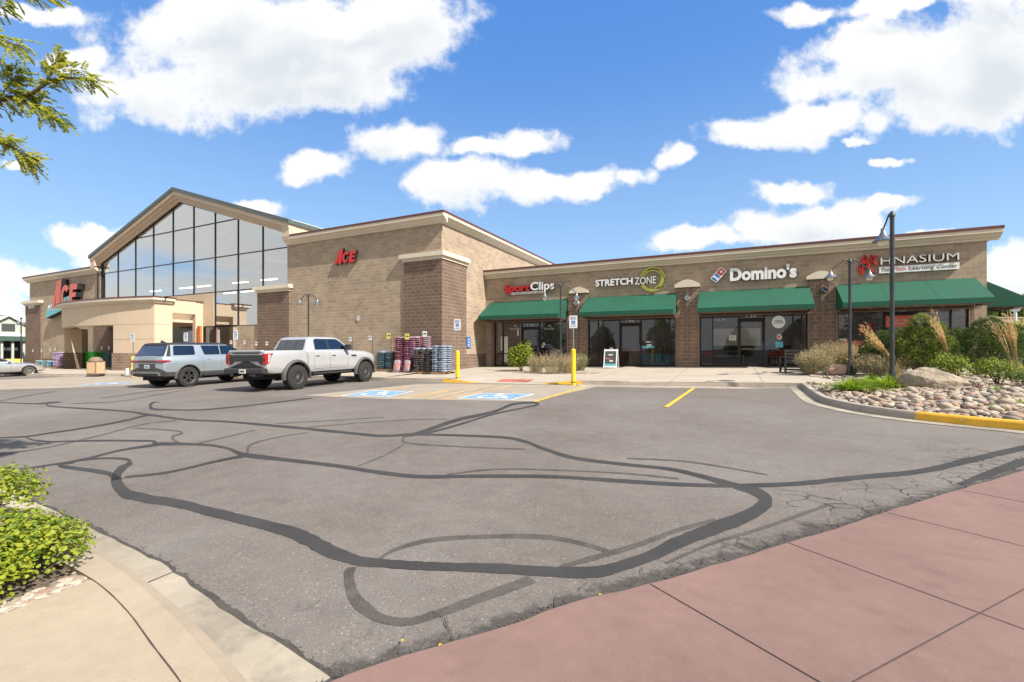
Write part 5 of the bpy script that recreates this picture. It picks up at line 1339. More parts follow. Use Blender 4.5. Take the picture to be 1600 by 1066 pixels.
class Car:
    def __init__(s, name, label, cat, stations, paint, clad='trim_dark', cladn=3, axles=(0, 3.7), R=.58, zc=.445, w=1.0):
        s.t = tag(empty(name), label, cat); s.st = stations
        b = loft(stations, cladn); s.body = b.build('body', [paint, clad], s.t, fixn=True); cut_arches(s.body, axles, R, zc, w); s.paint = paint
    def hw(s, x, z):
        st = s.st; i = 0
        while i < len(st) - 2 and st[i + 1][0] < x: i += 1
        def at(q):
            pr = profile(*q[1:])[1:8]
            for (ya, za), (yb, zb) in zip(pr, pr[1:]):
                if za <= z <= zb: return lerp(ya, yb, (z - za) / max(zb - za, 1e-6))
            return pr[-1][0] if z > pr[-1][1] else pr[0][0]
        a, c = st[i], st[i + 1]; t = clampf((x - a[0]) / (c[0] - a[0]), 0, 1); return lerp(at(a), at(c), t)
    def line(s, name, pts, m, wd=.008, sides=(-1, 1), off=.003, par=None):
        b = MB()
        for sd in sides:
            P_ = resample([Vector((x, z, 0)) for x, z in pts], .06); A, B_ = [], []
            for i, p in enumerate(P_):
                d = (P_[min(i + 1, len(P_) - 1)] - P_[max(i - 1, 0)]).normalized(); n_ = Vector((-d.y, d.x, 0)) * wd / 2
                for lst, q in ((A, p + n_), (B_, p - n_)): lst.append((q.x, sd * (s.hw(q.x, q.y) + off), q.y))
            n = len(A); b.add(A + B_, [(i, i + 1, n + i + 1, n + i) for i in range(n - 1)])
        return b.build(name, m, par or s.body)
    def flare(s, x, zc, r0, r1, y0, y1, m, a0=-12, a1=192):
        for sd in (-1, 1):
            b = MB(); k = 22; A = [radians(lerp(a0, a1, i / k)) for i in range(k + 1)]; vs = []; f = []
            for a in A:
                for r, y in ((r0, y0), (r0, y1), (r0 + .02, y1 + .01), (r1 - .03, y1 - .005), (r1, y1 - .05), (r1 + .01, y0)): vs.append((x + r * cos(a), sd * y, zc + r * sin(a)))
            for i in range(k):
                for j in range(6): f.append((i * 6 + j, i * 6 + (j + 1) % 6, (i + 1) * 6 + (j + 1) % 6, (i + 1) * 6 + j))
            f.append(tuple(range(6))); f.append(tuple(k * 6 + j for j in range(6))); b.add(vs, f); b.build('wheel_arch', m, s.t, smooth=40)
def polypatch(name, pts, fn, m, par, th=.004):
    """flat glazing patch: pts in (a, z), fn maps them to the 3D surface"""
    b = MB(); b.add([fn(*p) for p in pts], [tuple(range(len(pts)))]); return b.build(name, m, par)

# ---- silver pickup
T = [(-1.285, .80, .86, 1.0, 1.42, .86, .93, .88), (-1.24, .66, .82, 1.0, 1.45, .90, .975, .925), (-1.1, .60, .78, 1.02, 1.455, .92, .995, .94), (-.3, .58, .76, 1.05, 1.455, .93, 1.0, .945), (.5, .56, .74, 1.05, 1.45, .93, 1.0, .94), (.52, .56, .74, 1.05, 1.43, .93, 1.0, .92), (2.5, .56, .74, 1.05, 1.41, .93, 1.0, .915), (3.0, .56, .74, 1.05, 1.40, .93, 1.0, .89), (3.8, .60, .76, 1.05, 1.37, .93, 1.0, .86), (4.25, .64, .80, 1.02, 1.31, .90, .97, .80), (4.48, .70, .84, 1.0, 1.22, .82, .90, .72), (4.60, .78, .88, .98, 1.08, .70, .80, .62)]
c = Car('pickup_truck', 'silver crew cab pickup with dark wheel flares and black tailgate panel', 'pickup truck', T, 'car_silver', 'trim_dark', 2, (0, 3.70), .585, .46, 1.0)
t = c.t
lv = [(1.36, .50, 3.10, .925, .10), (1.44, .52, 3.00, .915, .10), (1.86, .74, 2.42, .775, .10), (1.93, .80, 2.28, .74, .10), (1.965, .92, 2.12, .66, .12), (1.975, 1.2, 1.9, .45, .12)]
hs = house(lv).build('cab', 'car_silver', t, smooth=50)
def sy(x, z): return lerp(.915, .775, (z - 1.44) / .42)
for sd in (-1, 1):
    polypatch('side_window', [(.98, 1.475), (1.62, 1.475), (1.62, 1.865), (1.10, 1.865), (1.02, 1.83)], lambda x, z: (x, sd * (sy(x, z) + .006), z), 'car_glass', hs)
    polypatch('side_window', [(1.70, 1.475), (2.66, 1.475), (2.56, 1.60), (2.28, 1.80), (2.12, 1.86), (1.70, 1.865)], lambda x, z: (x, sd * (sy(x, z) + .006), z), 'car_glass', hs)
    polypatch('window_surround', [(.94, 1.455), (2.78, 1.455), (2.60, 1.62), (2.30, 1.83), (2.14, 1.885), (1.08, 1.885), (.98, 1.84)], lambda x, z: (x, sd * (sy(x, z) + .003), z), 'trim_dark', hs)
def rx(z): return lerp(.52, .74, (z - 1.44) / .42)
polypatch('rear_window', [(-.74, 1.47), (.74, 1.47), (.66, 1.86), (-.66, 1.86)], lambda y, z: (rx(z) - .006, y, z), 'car_glass', hs)
b = MB()
for y in (-.26, .26): b.add([(rx(z) - .009, y + dy, z) for dy, z in ((-.012, 1.48), (.012, 1.48), (.012, 1.85), (-.012, 1.85))], [(0, 1, 2, 3)])
b.build('window_divider', 'trim_dark', hs)
polypatch('windscreen', [(-.80, 1.46), (.80, 1.46), (.70, 1.85), (-.70, 1.85)], lambda y, z: (lerp(3.0, 2.42, (z - 1.44) / .42) + .012, y, z), 'car_glass', hs)
for x in (.84, 1.66, 2.66): c.line('door_seam', [(x, .72), (x, 1.40)], 'underbody')
c.line('door_seam', [(.84, .72), (2.66, .72)], 'underbody')
c.line('bed_seam', [(.515, .62), (.515, 1.40)], 'underbody', .02)
c.line('body_crease', [(-.95, .80), (.9, .80), (2.8, .80)], 'chrome', .006)
for sd in (-1, 1):
    for x in (1.0, 1.86):
        b = MB(); b.box(x - .1, x + .1, sd * (c.hw(x, 1.24) - .01), sd * (c.hw(x, 1.24) + .035), 1.222, 1.258); b.build('door_handle', 'car_silver', t, bevel=.01)
        b = MB(); b.box(x - .09, x + .09, sd * (c.hw(x, 1.21)), sd * (c.hw(x, 1.21) + .006), 1.19, 1.225); b.build('handle_recess', 'underbody', t)
    b = MB(); b.box(2.48, 2.66, sd * .96, sd * 1.20, 1.42, 1.66); b.box(2.56, 2.62, sd * .86, sd * .98, 1.44, 1.50); b.build('mirror', 'trim_dark', t, bevel=.04)
    b = MB(); b.box(.75, 2.85, sd * .90, sd * 1.04, .50, .56); b.build('side_step', 'trim_dark', t, bevel=.015)
    b = MB(); b.box(2.86, 3.16, sd * (c.hw(3, 1.2)), sd * (c.hw(3, 1.2) + .01), 1.14, 1.22); b.build('fender_vent', 'trim_dark', t)
c.flare(0, .46, .545, .645, .95, 1.06, 'trim_grey', -8, 188); c.flare(3.70, .46, .545, .645, .95, 1.06, 'trim_grey', -8, 188)
for x in (0, 3.70):
    for sd in (-1, 1): wheel(t, x, sd, .90, .452, .32, .235, 'seven')
# tailgate dressing
xr = -1.288
b = MB(); b.prism([(-.86, 1.30), (.86, 1.30), (.86, .96), (.74, .96), (.60, 1.07), (-.60, 1.07), (-.74, .96), (-.86, .96)], xr - .02, xr + .06, 0, 'yz'); tg = b.build('tailgate_panel', 'trim_dark', t, bevel=.01)
b = MB(); b.box(xr - .05, xr + .10, -.80, .80, 1.40, 1.47); b.build('tailgate_lip', 'car_silver', t, bevel=.02)
b = MB(); b.prism([(-.70, 1.385), (.70, 1.385), (.6, 1.345), (-.6, 1.345)], xr - .008, xr + .02, 0, 'yz'); b.build('tailgate_recess', 'trim_grey', t)
for sd in (-1, 1):
    b = MB(); b.prism([(xr - .035, 1.34), (xr + .30, 1.36), (xr + .24, 1.29), (xr + .17, 1.23), (xr + .13, 1.02), (xr - .03, .96)], sd * .83, sd * (1.0), 0, 'xz'); tl = b.build('tail_light', 'tail_red', t, bevel=.012)
    b = MB(); b.prism([(xr + .075, 1.30), (xr + .18, 1.31), (xr + .12, 1.24), (xr + .10, 1.05), (xr + .07, 1.05), (xr + .085, 1.22)], sd * .99, sd * 1.006, 0, 'xz'); b.build('light_guide', 'white', tl)
    b = MB(); b.box(xr - .042, xr - .02, sd * .85, sd * .96, 1.08, 1.20); b.build('lens', 'tail_dark', tl)
    b = MB(); b.tube([(-1.44, sd * .55, .60), (-1.1, sd * .55, .60)], .06, 12); b.build('exhaust_pipe', 'trim_dark', t, smooth=40)
b = MB(); b.prism([(-1.43, .66), (-1.43, .80), (-1.38, .84), (-1.20, .84), (-1.20, .64)], -.96, .96, 0, 'xz'); b.box(-1.40, -1.2, -.62, -.25, .56, .66); bp = b.build('rear_bumper', 'trim_dark', t, bevel=.02)
b = MB(); b.box(-1.445, -1.43, -.16, .16, .66, .81); lp = b.build('licence_plate', 'offwhite', t)
b = MB(); b.box(-1.448, -1.445, -.11, .11, .71, .76); b.build('plate_characters', 'trim_grey', lp)
b = MB(); b.box(-1.0, 4.2, -.55, .55, .42, .62); b.tube([(0, -.8, .46), (0, .8, .46)], .07, 8); b.tube([(3.7, -.8, .46), (3.7, .8, .46)], .06, 8); b.lathe([(0, -.16), (.14, -.14), (.17, 0), (.14, .14), (0, .16)], (0, 0, .46), 12, 0, 'z'); b.build('chassis', 'underbody', t)
b = MB(); b.box(-.45, -.30, -.75, .75, .50, .70); b.build('cross_member', 'rust', t)
b = MB(); b.box(-1.15, .44, -.80, .80, 1.44, 1.478); b.build('bed_cover', 'trim_dark', t, bevel=.01)
b = MB(); b.prism([(-.7, 1.2), (.7, 1.2), (.62, .95), (-.62, .95)], 4.50, 4.61, 0, 'yz'); b.build('grille', 'trim_dark', t)
h_ = radians(93.5); r0 = gnd(464, 608.6); f_ = Vector((cos(h_), sin(h_))); l_ = Vector((-sin(h_), cos(h_)))
place_vehicle(t, r0.x + l_.x * 1.0, r0.y + l_.y * 1.0, h_, 1.03)

# ---- pale blue suv
T = [(-.99, .62, .76, .95, 1.24, .84, .90, .84), (-.96, .50, .70, .95, 1.27, .90, .955, .88), (-.85, .44, .66, .98, 1.28, .93, .985, .91), (0, .42, .62, 1.0, 1.26, .95, 1.0, .92), (1.2, .42, .62, 1.0, 1.24, .95, 1.0, .92), (2.4, .42, .62, 1.0, 1.23, .95, 1.0, .90), (3.4, .44, .64, .98, 1.18, .94, .99, .86), (3.8, .48, .66, .94, 1.12, .90, .96, .80), (4.02, .55, .68, .90, 1.02, .80, .88, .72), (4.08, .62, .70, .86, .94, .72, .80, .64)]
c = Car('suv', 'pale blue grey suv with black roof and full-width red tail light bar', 'suv', T, 'car_blue', 'trim_grey', 3, (0, 3.075), .51, .42, 1.0); t = c.t
lv = [(1.20, -.93, 2.95, .925, .14), (1.28, -.91, 2.80, .915, .14), (1.70, -.70, 1.98, .80, .14), (1.75, -.66, 1.88, .775, .14)]
hs = house(lv).build('upper_body', 'car_blue', t, smooth=50)
lv = [(1.748, -.70, 1.90, .785, .14), (1.80, -.68, 1.78, .755, .14), (1.835, -.55, 1.60, .66, .16), (1.845, -.2, 1.2, .45, .16)]
house(lv).build('roof', 'trim_dark', t, smooth=50)
def sy2(z): return lerp(.915, .80, (z - 1.28) / .42)
def rx2(z): return lerp(-.91, -.70, (z - 1.28) / .42)
for sd in (-1, 1):
    polypatch('side_window', [(-.56, 1.315), (.28, 1.315), (.33, 1.38), (.33, 1.67), (.27, 1.71), (-.46, 1.71), (-.52, 1.65)], lambda x, z: (x, sd * (sy2(z) + .006), z), 'car_glass', hs)
    polypatch('side_window', [(.72, 1.315), (1.42, 1.315), (1.42, 1.71), (.62, 1.71)], lambda x, z: (x, sd * (sy2(z) + .006), z), 'car_glass', hs)
    polypatch('side_window', [(1.47, 1.315), (2.56, 1.315), (2.10, 1.66), (2.0, 1.71), (1.47, 1.71)], lambda x, z: (x, sd * (sy2(z) + .006), z), 'car_glass', hs)
    polypatch('pillar_trim', [(-.86, 1.28), (-.68, 1.28), (-.60, 1.74), (-.66, 1.745)], lambda x, z: (x, sd * (sy2(z) + .003), z), 'trim_dark', hs)
polypatch('rear_window_surround', [(-.86, 1.285), (.86, 1.285), (.76, 1.745), (-.76, 1.745)], lambda y, z: (rx2(z) - .004, y, z), 'trim_dark', hs)
polypatch('rear_window', [(-.78, 1.31), (.78, 1.31), (.70, 1.70), (-.70, 1.70)], lambda y, z: (rx2(z) - .009, y, z), 'car_glass', hs)
polypatch('windscreen', [(-.80, 1.30), (.80, 1.30), (.70, 1.70), (-.70, 1.70)], lambda y, z: (lerp(2.80, 1.98, (z - 1.28) / .42) + .012, y, z), 'car_glass', hs)
for x in (.62, 1.45, 2.52): c.line('door_seam', [(x, .66), (x, 1.23)], 'underbody')
c.line('body_seam', [(-.93, .97), (-.5, .97), (-.5, .98)], 'underbody', .004)
c.flare(0, .42, .475, .55, .95, 1.008, 'trim_grey', -5, 185); c.flare(3.075, .42, .475, .55, .95, 1.008, 'trim_grey', -5, 185)
for x in (0, 3.075):
    for sd in (-1, 1): wheel(t, x, sd, .855, .415, .28, .275, 'five')
b = MB(); b.prism([(-1.012, 1.03), (-1.012, 1.13), (-.72, 1.13), (-.69, 1.08), (-.72, 1.03)], -.975, .975, 0, 'xz'); b.box(-.999, -.7, -.98, .98, 1.045, 1.115); tl = b.build('tail_light_bar', 'tail_dark', t, bevel=.015)
for sd in (-1, 1):
    b = MB(); b.box(-1.018, -.74, sd * .55, sd * .990, 1.045, 1.112); b.build('tail_light_lens', 'tail_red', tl, bevel=.01)
    b = MB(); b.box(2.2, 2.38, sd * .94, sd * 1.12, 1.26, 1.42); b.build('mirror', 'trim_dark', t, bevel=.03)
    b = MB(); b.box(.6, 2.5, sd * .90, sd * 1.0, .42, .50); b.build('side_sill', 'trim_dark', t)
    for x in (.85, 1.65): b = MB(); b.box(x - .1, x + .1, sd * c.hw(x, 1.12), sd * (c.hw(x, 1.12) + .012), 1.105, 1.135); b.build('door_handle', 'car_blue', t)
b = MB(); b.prism([(-1.04, .50), (-1.04, .64), (-1.0, .74), (-.80, .74), (-.80, .44)], -.95, .95, 0, 'xz'); b.build('rear_bumper', 'trim_dark', t, bevel=.02)
b = MB(); b.prism([(-.80, .66), (.80, .66), (.90, .52), (.80, .50), (.72, .60), (-.72, .60), (-.80, .50), (-.90, .52)], -1.06, -1.0, 0, 'yz'); b.build('skid_trim', 'chrome', t)
b = MB(); b.box(-1.005, -.98, -.50, .50, .76, .99); b.build('plate_recess', 'trim_grey', t)
b = MB(); b.box(-1.012, -1.004, -.155, .155, .80, .94); lp = b.build('licence_plate', 'offwhite', t)
b = MB(); b.box(-1.015, -1.012, -.11, .11, .84, .89); b.build('plate_characters', 'sign_blue', lp)
b = MB(); b.prism([(-.45, 1.83), (-.22, 1.83), (-.40, 1.93), (-.45, 1.93)], -.03, .03, 0, 'xz'); b.build('roof_antenna', 'trim_dark', t)
b = MB(); b.box(-.8, 3.8, -.6, .6, .30, .45); b.build('underside', 'underbody', t)
h_ = radians(95.5); r0 = gnd(295, 604.4); l_ = Vector((-sin(h_), cos(h_))); place_vehicle(t, r0.x + l_.x * .97, r0.y + l_.y * .97, h_, 1.02)

# ---- silver sedan at the left edge
T = [(-1.0, .45, .5, .7, .95, .72, .80, .66), (-.9, .34, .44, .7, .98, .82, .87, .70), (0, .26, .36, .68, .95, .86, .90, .76), (1.4, .24, .34, .66, .90, .86, .90, .78), (2.2, .24, .34, .66, .90, .86, .90, .74), (3.0, .26, .36, .64, .82, .86, .90, .68), (3.45, .30, .40, .58, .70, .80, .85, .60), (3.62, .38, .44, .52, .60, .62, .70, .5)]
c = Car('sedan', 'silver sedan nosing in from the left edge behind the entrance kerb', 'car', T, 'car_pale', 'trim_grey', 2, (0, 2.80), .37, .33, .9); t = c.t
lv = [(.88, -.45, 2.35, .78, .15), (.94, -.35, 2.2, .76, .15), (1.30, .30, 1.35, .60, .15), (1.36, .45, 1.2, .52, .15), (1.38, .6, 1.0, .3, .15)]
hs = house(lv).build('cabin', 'car_pale', t, smooth=50)
def sy3(z): return lerp(.76, .60, (z - .94) / .36)
for sd in (-1, 1):
    polypatch('side_window', [(-.10, .96), (.88, .96), (.88, 1.29), (.45, 1.29)], lambda x, z: (x, sd * (sy3(z) + .006), z), 'car_glass', hs)
    polypatch('side_window', [(.94, .96), (2.02, .96), (1.30, 1.29), (.94, 1.29)], lambda x, z: (x, sd * (sy3(z) + .006), z), 'car_glass', hs)
    b = MB(); b.box(1.82, 2.0, sd * .86, sd * 1.0, .93, 1.06); b.build('mirror', 'car_pale', t, bevel=.03)
    b = MB(); b.prism([(3.30, .68), (3.52, .62), (3.50, .54), (3.32, .56)], sd * .62, sd * .845, 0, 'xz'); b.build('headlight', 'chrome', t, bevel=.01)
polypatch('windscreen', [(-.66, .96), (.66, .96), (.54, 1.29), (-.54, 1.29)], lambda y, z: (lerp(2.2, 1.35, (z - .94) / .36) + .012, y, z), 'car_glass', hs)
polypatch('rear_window', [(-.66, .96), (.66, .96), (.54, 1.29), (-.54, 1.29)], lambda y, z: (lerp(-.35, .30, (z - .94) / .36) - .012, y, z), 'car_glass', hs)
for x in (.90, 1.98): c.line('door_seam', [(x, .38), (x, .90)], 'underbody')
for x in (0, 2.80):
    for sd in (-1, 1): wheel(t, x, sd, .78, .325, .22, .235, 'ten', 'steel')
b = MB(); b.box(-.8, 3.3, -.5, .5, .18, .3); b.build('underside', 'underbody', t)
h_ = radians(86); p = gnd(45.6, 587.5); f_ = Vector((cos(h_), sin(h_))); l_ = Vector((-sin(h_), cos(h_)))
place_vehicle(t, p.x - f_.x * 2.8 + l_.x * .85, p.y - f_.y * 2.8 + l_.y * .85, h_, 1.0)
# ---------------------------------------------------------------- planting
def leafmat(name, c1, c2, trans=.35, sc=6.0):
    q = NT(name); P_ = geo(q)
    n = q.noise(P_, sc, 3, .6); n2 = q.noise(P_, sc * 9, 2, .6)
    col = q.mix(q.ramp(q.math('ADD', n, q.ramp(n2, .3, .7, -.2, .2)), .32, .68), c1, c2)
    q.set(Base_Color=col, Roughness=.55); q.b.inputs['Specular IOR Level'].default_value = .35
    tr = q.n('ShaderNodeBsdfTranslucent'); q.l(col, tr.inputs[0]); mx = q.n('ShaderNodeMixShader'); mx.inputs[0].default_value = trans
    q.l(q.b.outputs[0], mx.inputs[1]); q.l(tr.outputs[0], mx.inputs[2]); q.l(mx.outputs[0], q.o.inputs[0]); MATS[name] = q.m
leafmat('leaf_bright', (.21, .28, .018), (.42, .45, .045), .45, 9)
leafmat('leaf_mid', (.07, .13, .016), (.17, .24, .03), .35, 5)
leafmat('leaf_locust', (.30, .38, .06), (.60, .58, .09), .55, 3)
leafmat('leaf_dark', (.04, .08, .02), (.12, .18, .04), .25, 5)
leafmat('needle', (.05, .085, .014), (.17, .22, .04), .25, 4)
leafmat('needle_tip', (.25, .30, .05), (.42, .44, .10), .35, 8)
leafmat('sage', (.20, .22, .11), (.36, .34, .19), .3, 5)
leafmat('sage_tan', (.38, .30, .17), (.52, .42, .25), .3, 5)
leafmat('sage_grey', (.17, .22, .15), (.28, .31, .21), .3, 5)
leafmat('sage_pink', (.36, .24, .18), (.50, .36, .26), .3, 7)
leafmat('plume', (.60, .42, .18), (.78, .60, .32), .4, 7)
leafmat('straw', (.36, .29, .14), (.48, .40, .2), .3, 7)
leafmat('blade', (.15, .26, .02), (.36, .46, .04), .4, 7)
leafmat('tree_far', (.05, .075, .02), (.12, .15, .045), .25, .5)
leafmat('lime_leaf', (.24, .30, .02), (.42, .44, .04), .4, 5)
mat('bark', (.12, .095, .075), .95, .2, 8, .2, 50, bump=.5, bs=25, bd=.02)
mat('twig', (.13, .075, .05), .9, .2, 20)
mat('boulder', (.29, .235, .175), .95, .35, 3.5, .2, 30, bump=1.0, bs=9, bd=.08)
mat('boulder_red', (.38, .25, .17), .95, .28, 3.5, .12, 40, bump=.6, bs=14, bd=.03)
for i_, c_ in enumerate(((.37, .30, .225), (.29, .225, .165), (.23, .195, .165), (.42, .37, .30), (.31, .205, .15))): mat('river_stone_%s' % 'abcde'[i_], c_, .85, .2, 9, .06, 60, bump=.1, bs=60)
def rv(r): 
    v = Vector((r.gauss(0, 1), r.gauss(0, 1), r.gauss(0, 1))); return v.normalized() if v.length > 1e-4 else Vector((0, 0, 1))
def leaf(b, p, nrm, s, r, m=0, asp=.6, fold=.12):
    t = nrm.cross(rv(r)); t = t.normalized() if t.length > 1e-3 else nrm.orthogonal().normalized(); u = nrm.cross(t)
    w = s * asp
    b.add([p, p + t * s * .35 + u * w * .5 + nrm * s * fold, p + t * s * .8 + u * w * .38 + nrm * s * fold * .6, p + t * s, p + t * s * .8 - u * w * .38 + nrm * s * fold * .6, p + t * s * .35 - u * w * .5 + nrm * s * fold], [(0, 1, 2, 3), (0, 3, 4, 5)], m)
def quadleaf(b, p, nrm, s, r, m=0):
    t = nrm.cross(rv(r)); t = t.normalized() if t.length > 1e-3 else nrm.orthogonal().normalized(); u = nrm.cross(t) * .5
    b.add([p - t * s * .5, p + u * s, p + t * s * .5, p - u * s], [(0, 1, 2, 3)], m)
def hit(px, py, fn):
    D = 12.0
    for _ in range(60):
        X, Y = ray(px, D); D = lerp(D, min(-fn(X, Y) * FOC / (py - HZ), 60), .6)
    X, Y = ray(px, D); return Vector((X, Y, fn(X, Y)))
def shrub(name, label, cat, c, R, H_, n, s, mats, seed, group=None, asp=.75, lobes=7, stems=8, ry=None, flat=.0, mix=(.7, .3)):
    """leafy mound: lobes of leaf clusters round a few stems"""
    r = random.Random(seed); ry = ry or R; t = tag(empty(name, c), label, cat, group)
    L_ = []
    for i in range(lobes):
        a = 2 * pi * i / lobes + r.uniform(-.4, .4); q = r.uniform(.25, .62) if i else 0
        L_.append((Vector((cos(a) * R * q, sin(a) * ry * q, H_ * r.uniform(.35, .62))), r.uniform(.38, .55)))
    b = MB()
    for k in range(n):
        cc, rad = L_[r.randrange(lobes)]; d = rv(r)
        if d.z < -.35: d.z = -d.z
        rr_ = r.uniform(.72, 1.05) if r.random() < .8 else r.uniform(.3, .8)
        p = cc + Vector((d.x * R * rad * rr_, d.y * ry * rad * rr_, d.z * H_ * rad * rr_ * 1.05)); p += rv(r) * s * .5
        p.z = max(p.z, r.uniform(.0, .06))
        nr = (d * .8 + Vector((0, 0, .5)) + rv(r) * .7).normalized()
        leaf(b, p, nr, s * r.uniform(.5, 1.35), r, 0 if r.random() < mix[0] else 1, asp)
    b.build('foliage', mats[:2], t, uv=False, fixn=False)
    b = MB()
    for i in range(stems):
        cc, rad = L_[i % lobes]; b.tube([(0, 0, -.05), cc * .5 + Vector((0, 0, .02)), cc + rv(r) * rad * .3 * R], [.012 * R * 2, .009 * R * 2, .004], 5)
    b.build('stem', 'twig', t, uv=False); return t
def wispy(name, label, c, R, H_, n, mats, seed, group, ry=None, lean=(0, 0), s=.035, wt=(.4, .35, .25)):
    """airy flowering sub-shrub: fine upright stems set with tiny leaves and seed heads"""
    r = random.Random(seed); ry = ry or R; t = tag(empty(name, c), label, 'shrub', group); b = MB(); g = MB()
    for k in range(n):
        a = r.uniform(0, 2 * pi); q = sqrt(r.random()); base = Vector((cos(a) * R * q * .55, sin(a) * ry * q * .55, 0))
        hh = H_ * r.uniform(.6, 1.08) * (1 - .25 * q * q); tip = Vector((cos(a) * R * q * r.uniform(.85, 1.15) + lean[0] * hh, sin(a) * ry * q + lean[1] * hh, hh))
        P_ = [base, base.lerp(tip, .5) + Vector((0, 0, hh * .12)), tip]; d = tip - base
        side = Vector((-sin(a), cos(a), 0)) * .003
        g.add([P_[0] - side, P_[0] + side, P_[1] + side, P_[1] - side], [(0, 1, 2, 3)]); g.add([P_[1] - side, P_[1] + side, P_[2]], [(0, 1, 2)])
        nl = 11
        for i in range(nl):
            u = (i + r.random()) / nl; u = u ** .75
            p = P_[0].lerp(P_[1], u * 2) if u < .5 else P_[1].lerp(P_[2], u * 2 - 1); p = p + rv(r) * .03
            x = r.random(); m = (0 if x < .7 else 1) if u < .6 else (1 if x < wt[1] * 1.6 else 2 if x < .9 else 0)
            leaf(b, p, (rv(r) + Vector((0, 0, .6))).normalized(), s * r.uniform(.6, 1.3), r, m, .4)
    b.build('foliage', mats, t, uv=False, fixn=False); g.build('stem', mats[1], t, uv=False, fixn=False); return t
def blades(b, c, n, h, spread, r, m=0, w=.012, droop=.5, lean=(0, 0)):
    for k in range(n):
        a = r.uniform(0, 2 * pi); q = r.random(); hh = h * r.uniform(.6, 1.1); out = spread * q
        base = c + Vector((cos(a) * .05 * q * spread * 4, sin(a) * .05 * q * spread * 4, 0)); side = Vector((-sin(a), cos(a), 0)) * w
        pts = [base]
        for i in (1, 2, 3, 4):
            u = i / 4; pts.append(base + Vector((cos(a) * out * u * (1 + .3 * u) + lean[0] * hh * u * u, sin(a) * out * u * (1 + .3 * u) + lean[1] * hh * u * u, hh * (u - droop * q * u * u * .9))))
        for i in range(3): b.add([pts[i] - side * (1 - i * .2), pts[i] + side * (1 - i * .2), pts[i + 1] + side * (.8 - i * .2), pts[i + 1] - side * (.8 - i * .2)], [(0, 1, 2, 3)], m)
        b.add([pts[3] - side * .3, pts[3] + side * .3, pts[4]], [(0, 1, 2)], m)
def plume_grass(label, c, tip, n, seed, hgt):
    """feather grass: basal blades, long stems all leaning the same way, tawny plumes at the ends"""
    r = random.Random(seed); t = tag(empty('feather_grass', c), label, 'grass', 'feather grass clumps in the gravel bed'); b = MB()
    blades(b, Vector((0, 0, 0)), 300, hgt * .46, .42, r, 0, .006, .9); b.build('blades', ['straw'], t, uv=False, fixn=False)
    s = MB(); pl = MB(); tv = Vector(tip) - Vector(c)
    for k in range(n):
        base = Vector((r.gauss(0, .05), r.gauss(0, .05), 0)); e = tv * r.uniform(.72, 1.05) + rv(r) * .085 * hgt; ctrl = Vector((tv.x * .18, tv.y * .18, tv.z * .55)) + rv(r) * .04
        P_ = [base * (1 - u) ** 2 + ctrl * 2 * u * (1 - u) + e * u * u for u in [i / 10 for i in range(11)]]
        s.tube(P_[:8], [.0035] * 8, 4, 0, False)
        for i in range(5, 11):
            p = P_[i]; d = (P_[min(i + 1, 10)] - P_[i - 1]).normalized(); f = 1 - abs((i - 7.5) / 4.5)
            for j in range(6):
                o_ = rv(r); o_ -= d * o_.dot(d) * .6; q = p + d * r.uniform(-.03, .06); w_ = .006 + .010 * f
                e2 = q + d * r.uniform(.05, .09) + o_ * w_ * 1.6; sd = d.cross(o_).normalized() * .0035
                pl.add([q - sd, q + sd, e2 + sd * .4, e2 - sd * .4], [(0, 1, 2, 3)])
    s.build('stem', 'straw', t, uv=False, fixn=False); pl.build('plume', 'plume', t, uv=False, fixn=False)
def pine(name, label, c, lobes, n, seed, mats=('needle', 'needle_tip'), sz=.10, group='evergreen shrubs in the gravel bed'):
    """shrub conifer: rounded lobes carrying tufts of needles"""
    r = random.Random(seed); t = tag(empty(name, c), label, 'shrub', group); b = MB()
    tot = sum(l[3] ** 2 for l in lobes)
    for lx, ly, lz, lr in lobes:
        for k in range(int(n * lr * lr / tot)):
            d = rv(r)
            if d.z < -.5: d.z *= -1
            bump = 1 + .22 * noise.noise(d * 2.6 + Vector((lx * 5, ly * 3, seed)))
            p = Vector((lx, ly, lz)) + Vector((d.x * lr, d.y * lr, d.z * lr * 1.05)) * bump * (r.uniform(.86, 1.03) if r.random() < .75 else r.uniform(.4, .9))
            if p.z < .02: continue
            ax = (d + Vector((0, 0, .8)) + rv(r) * .35).normalized(); tipm = 1 if (r.random() < .35 + .3 * d.z and noise.noise(p * 4) > -.1) else 0
            for j in range(7):
                nd = (ax + rv(r) * .75).normalized(); s_ = sz * r.uniform(.6, 1.1); sd = nd.cross(rv(r)).normalized() * sz * .055
                b.add([p - sd, p + sd, p + nd * s_], [(0, 1, 2)], tipm)
    b.build('foliage', list(mats), t, uv=False, fixn=False); b = MB()
    for lx, ly, lz, lr in lobes: b.tube([(0, 0, -.05), (lx * .5, ly * .5, lz * .5), (lx, ly, lz)], [.05, .04, .02], 6)
    b.build('trunk', 'bark', t, uv=False); return t
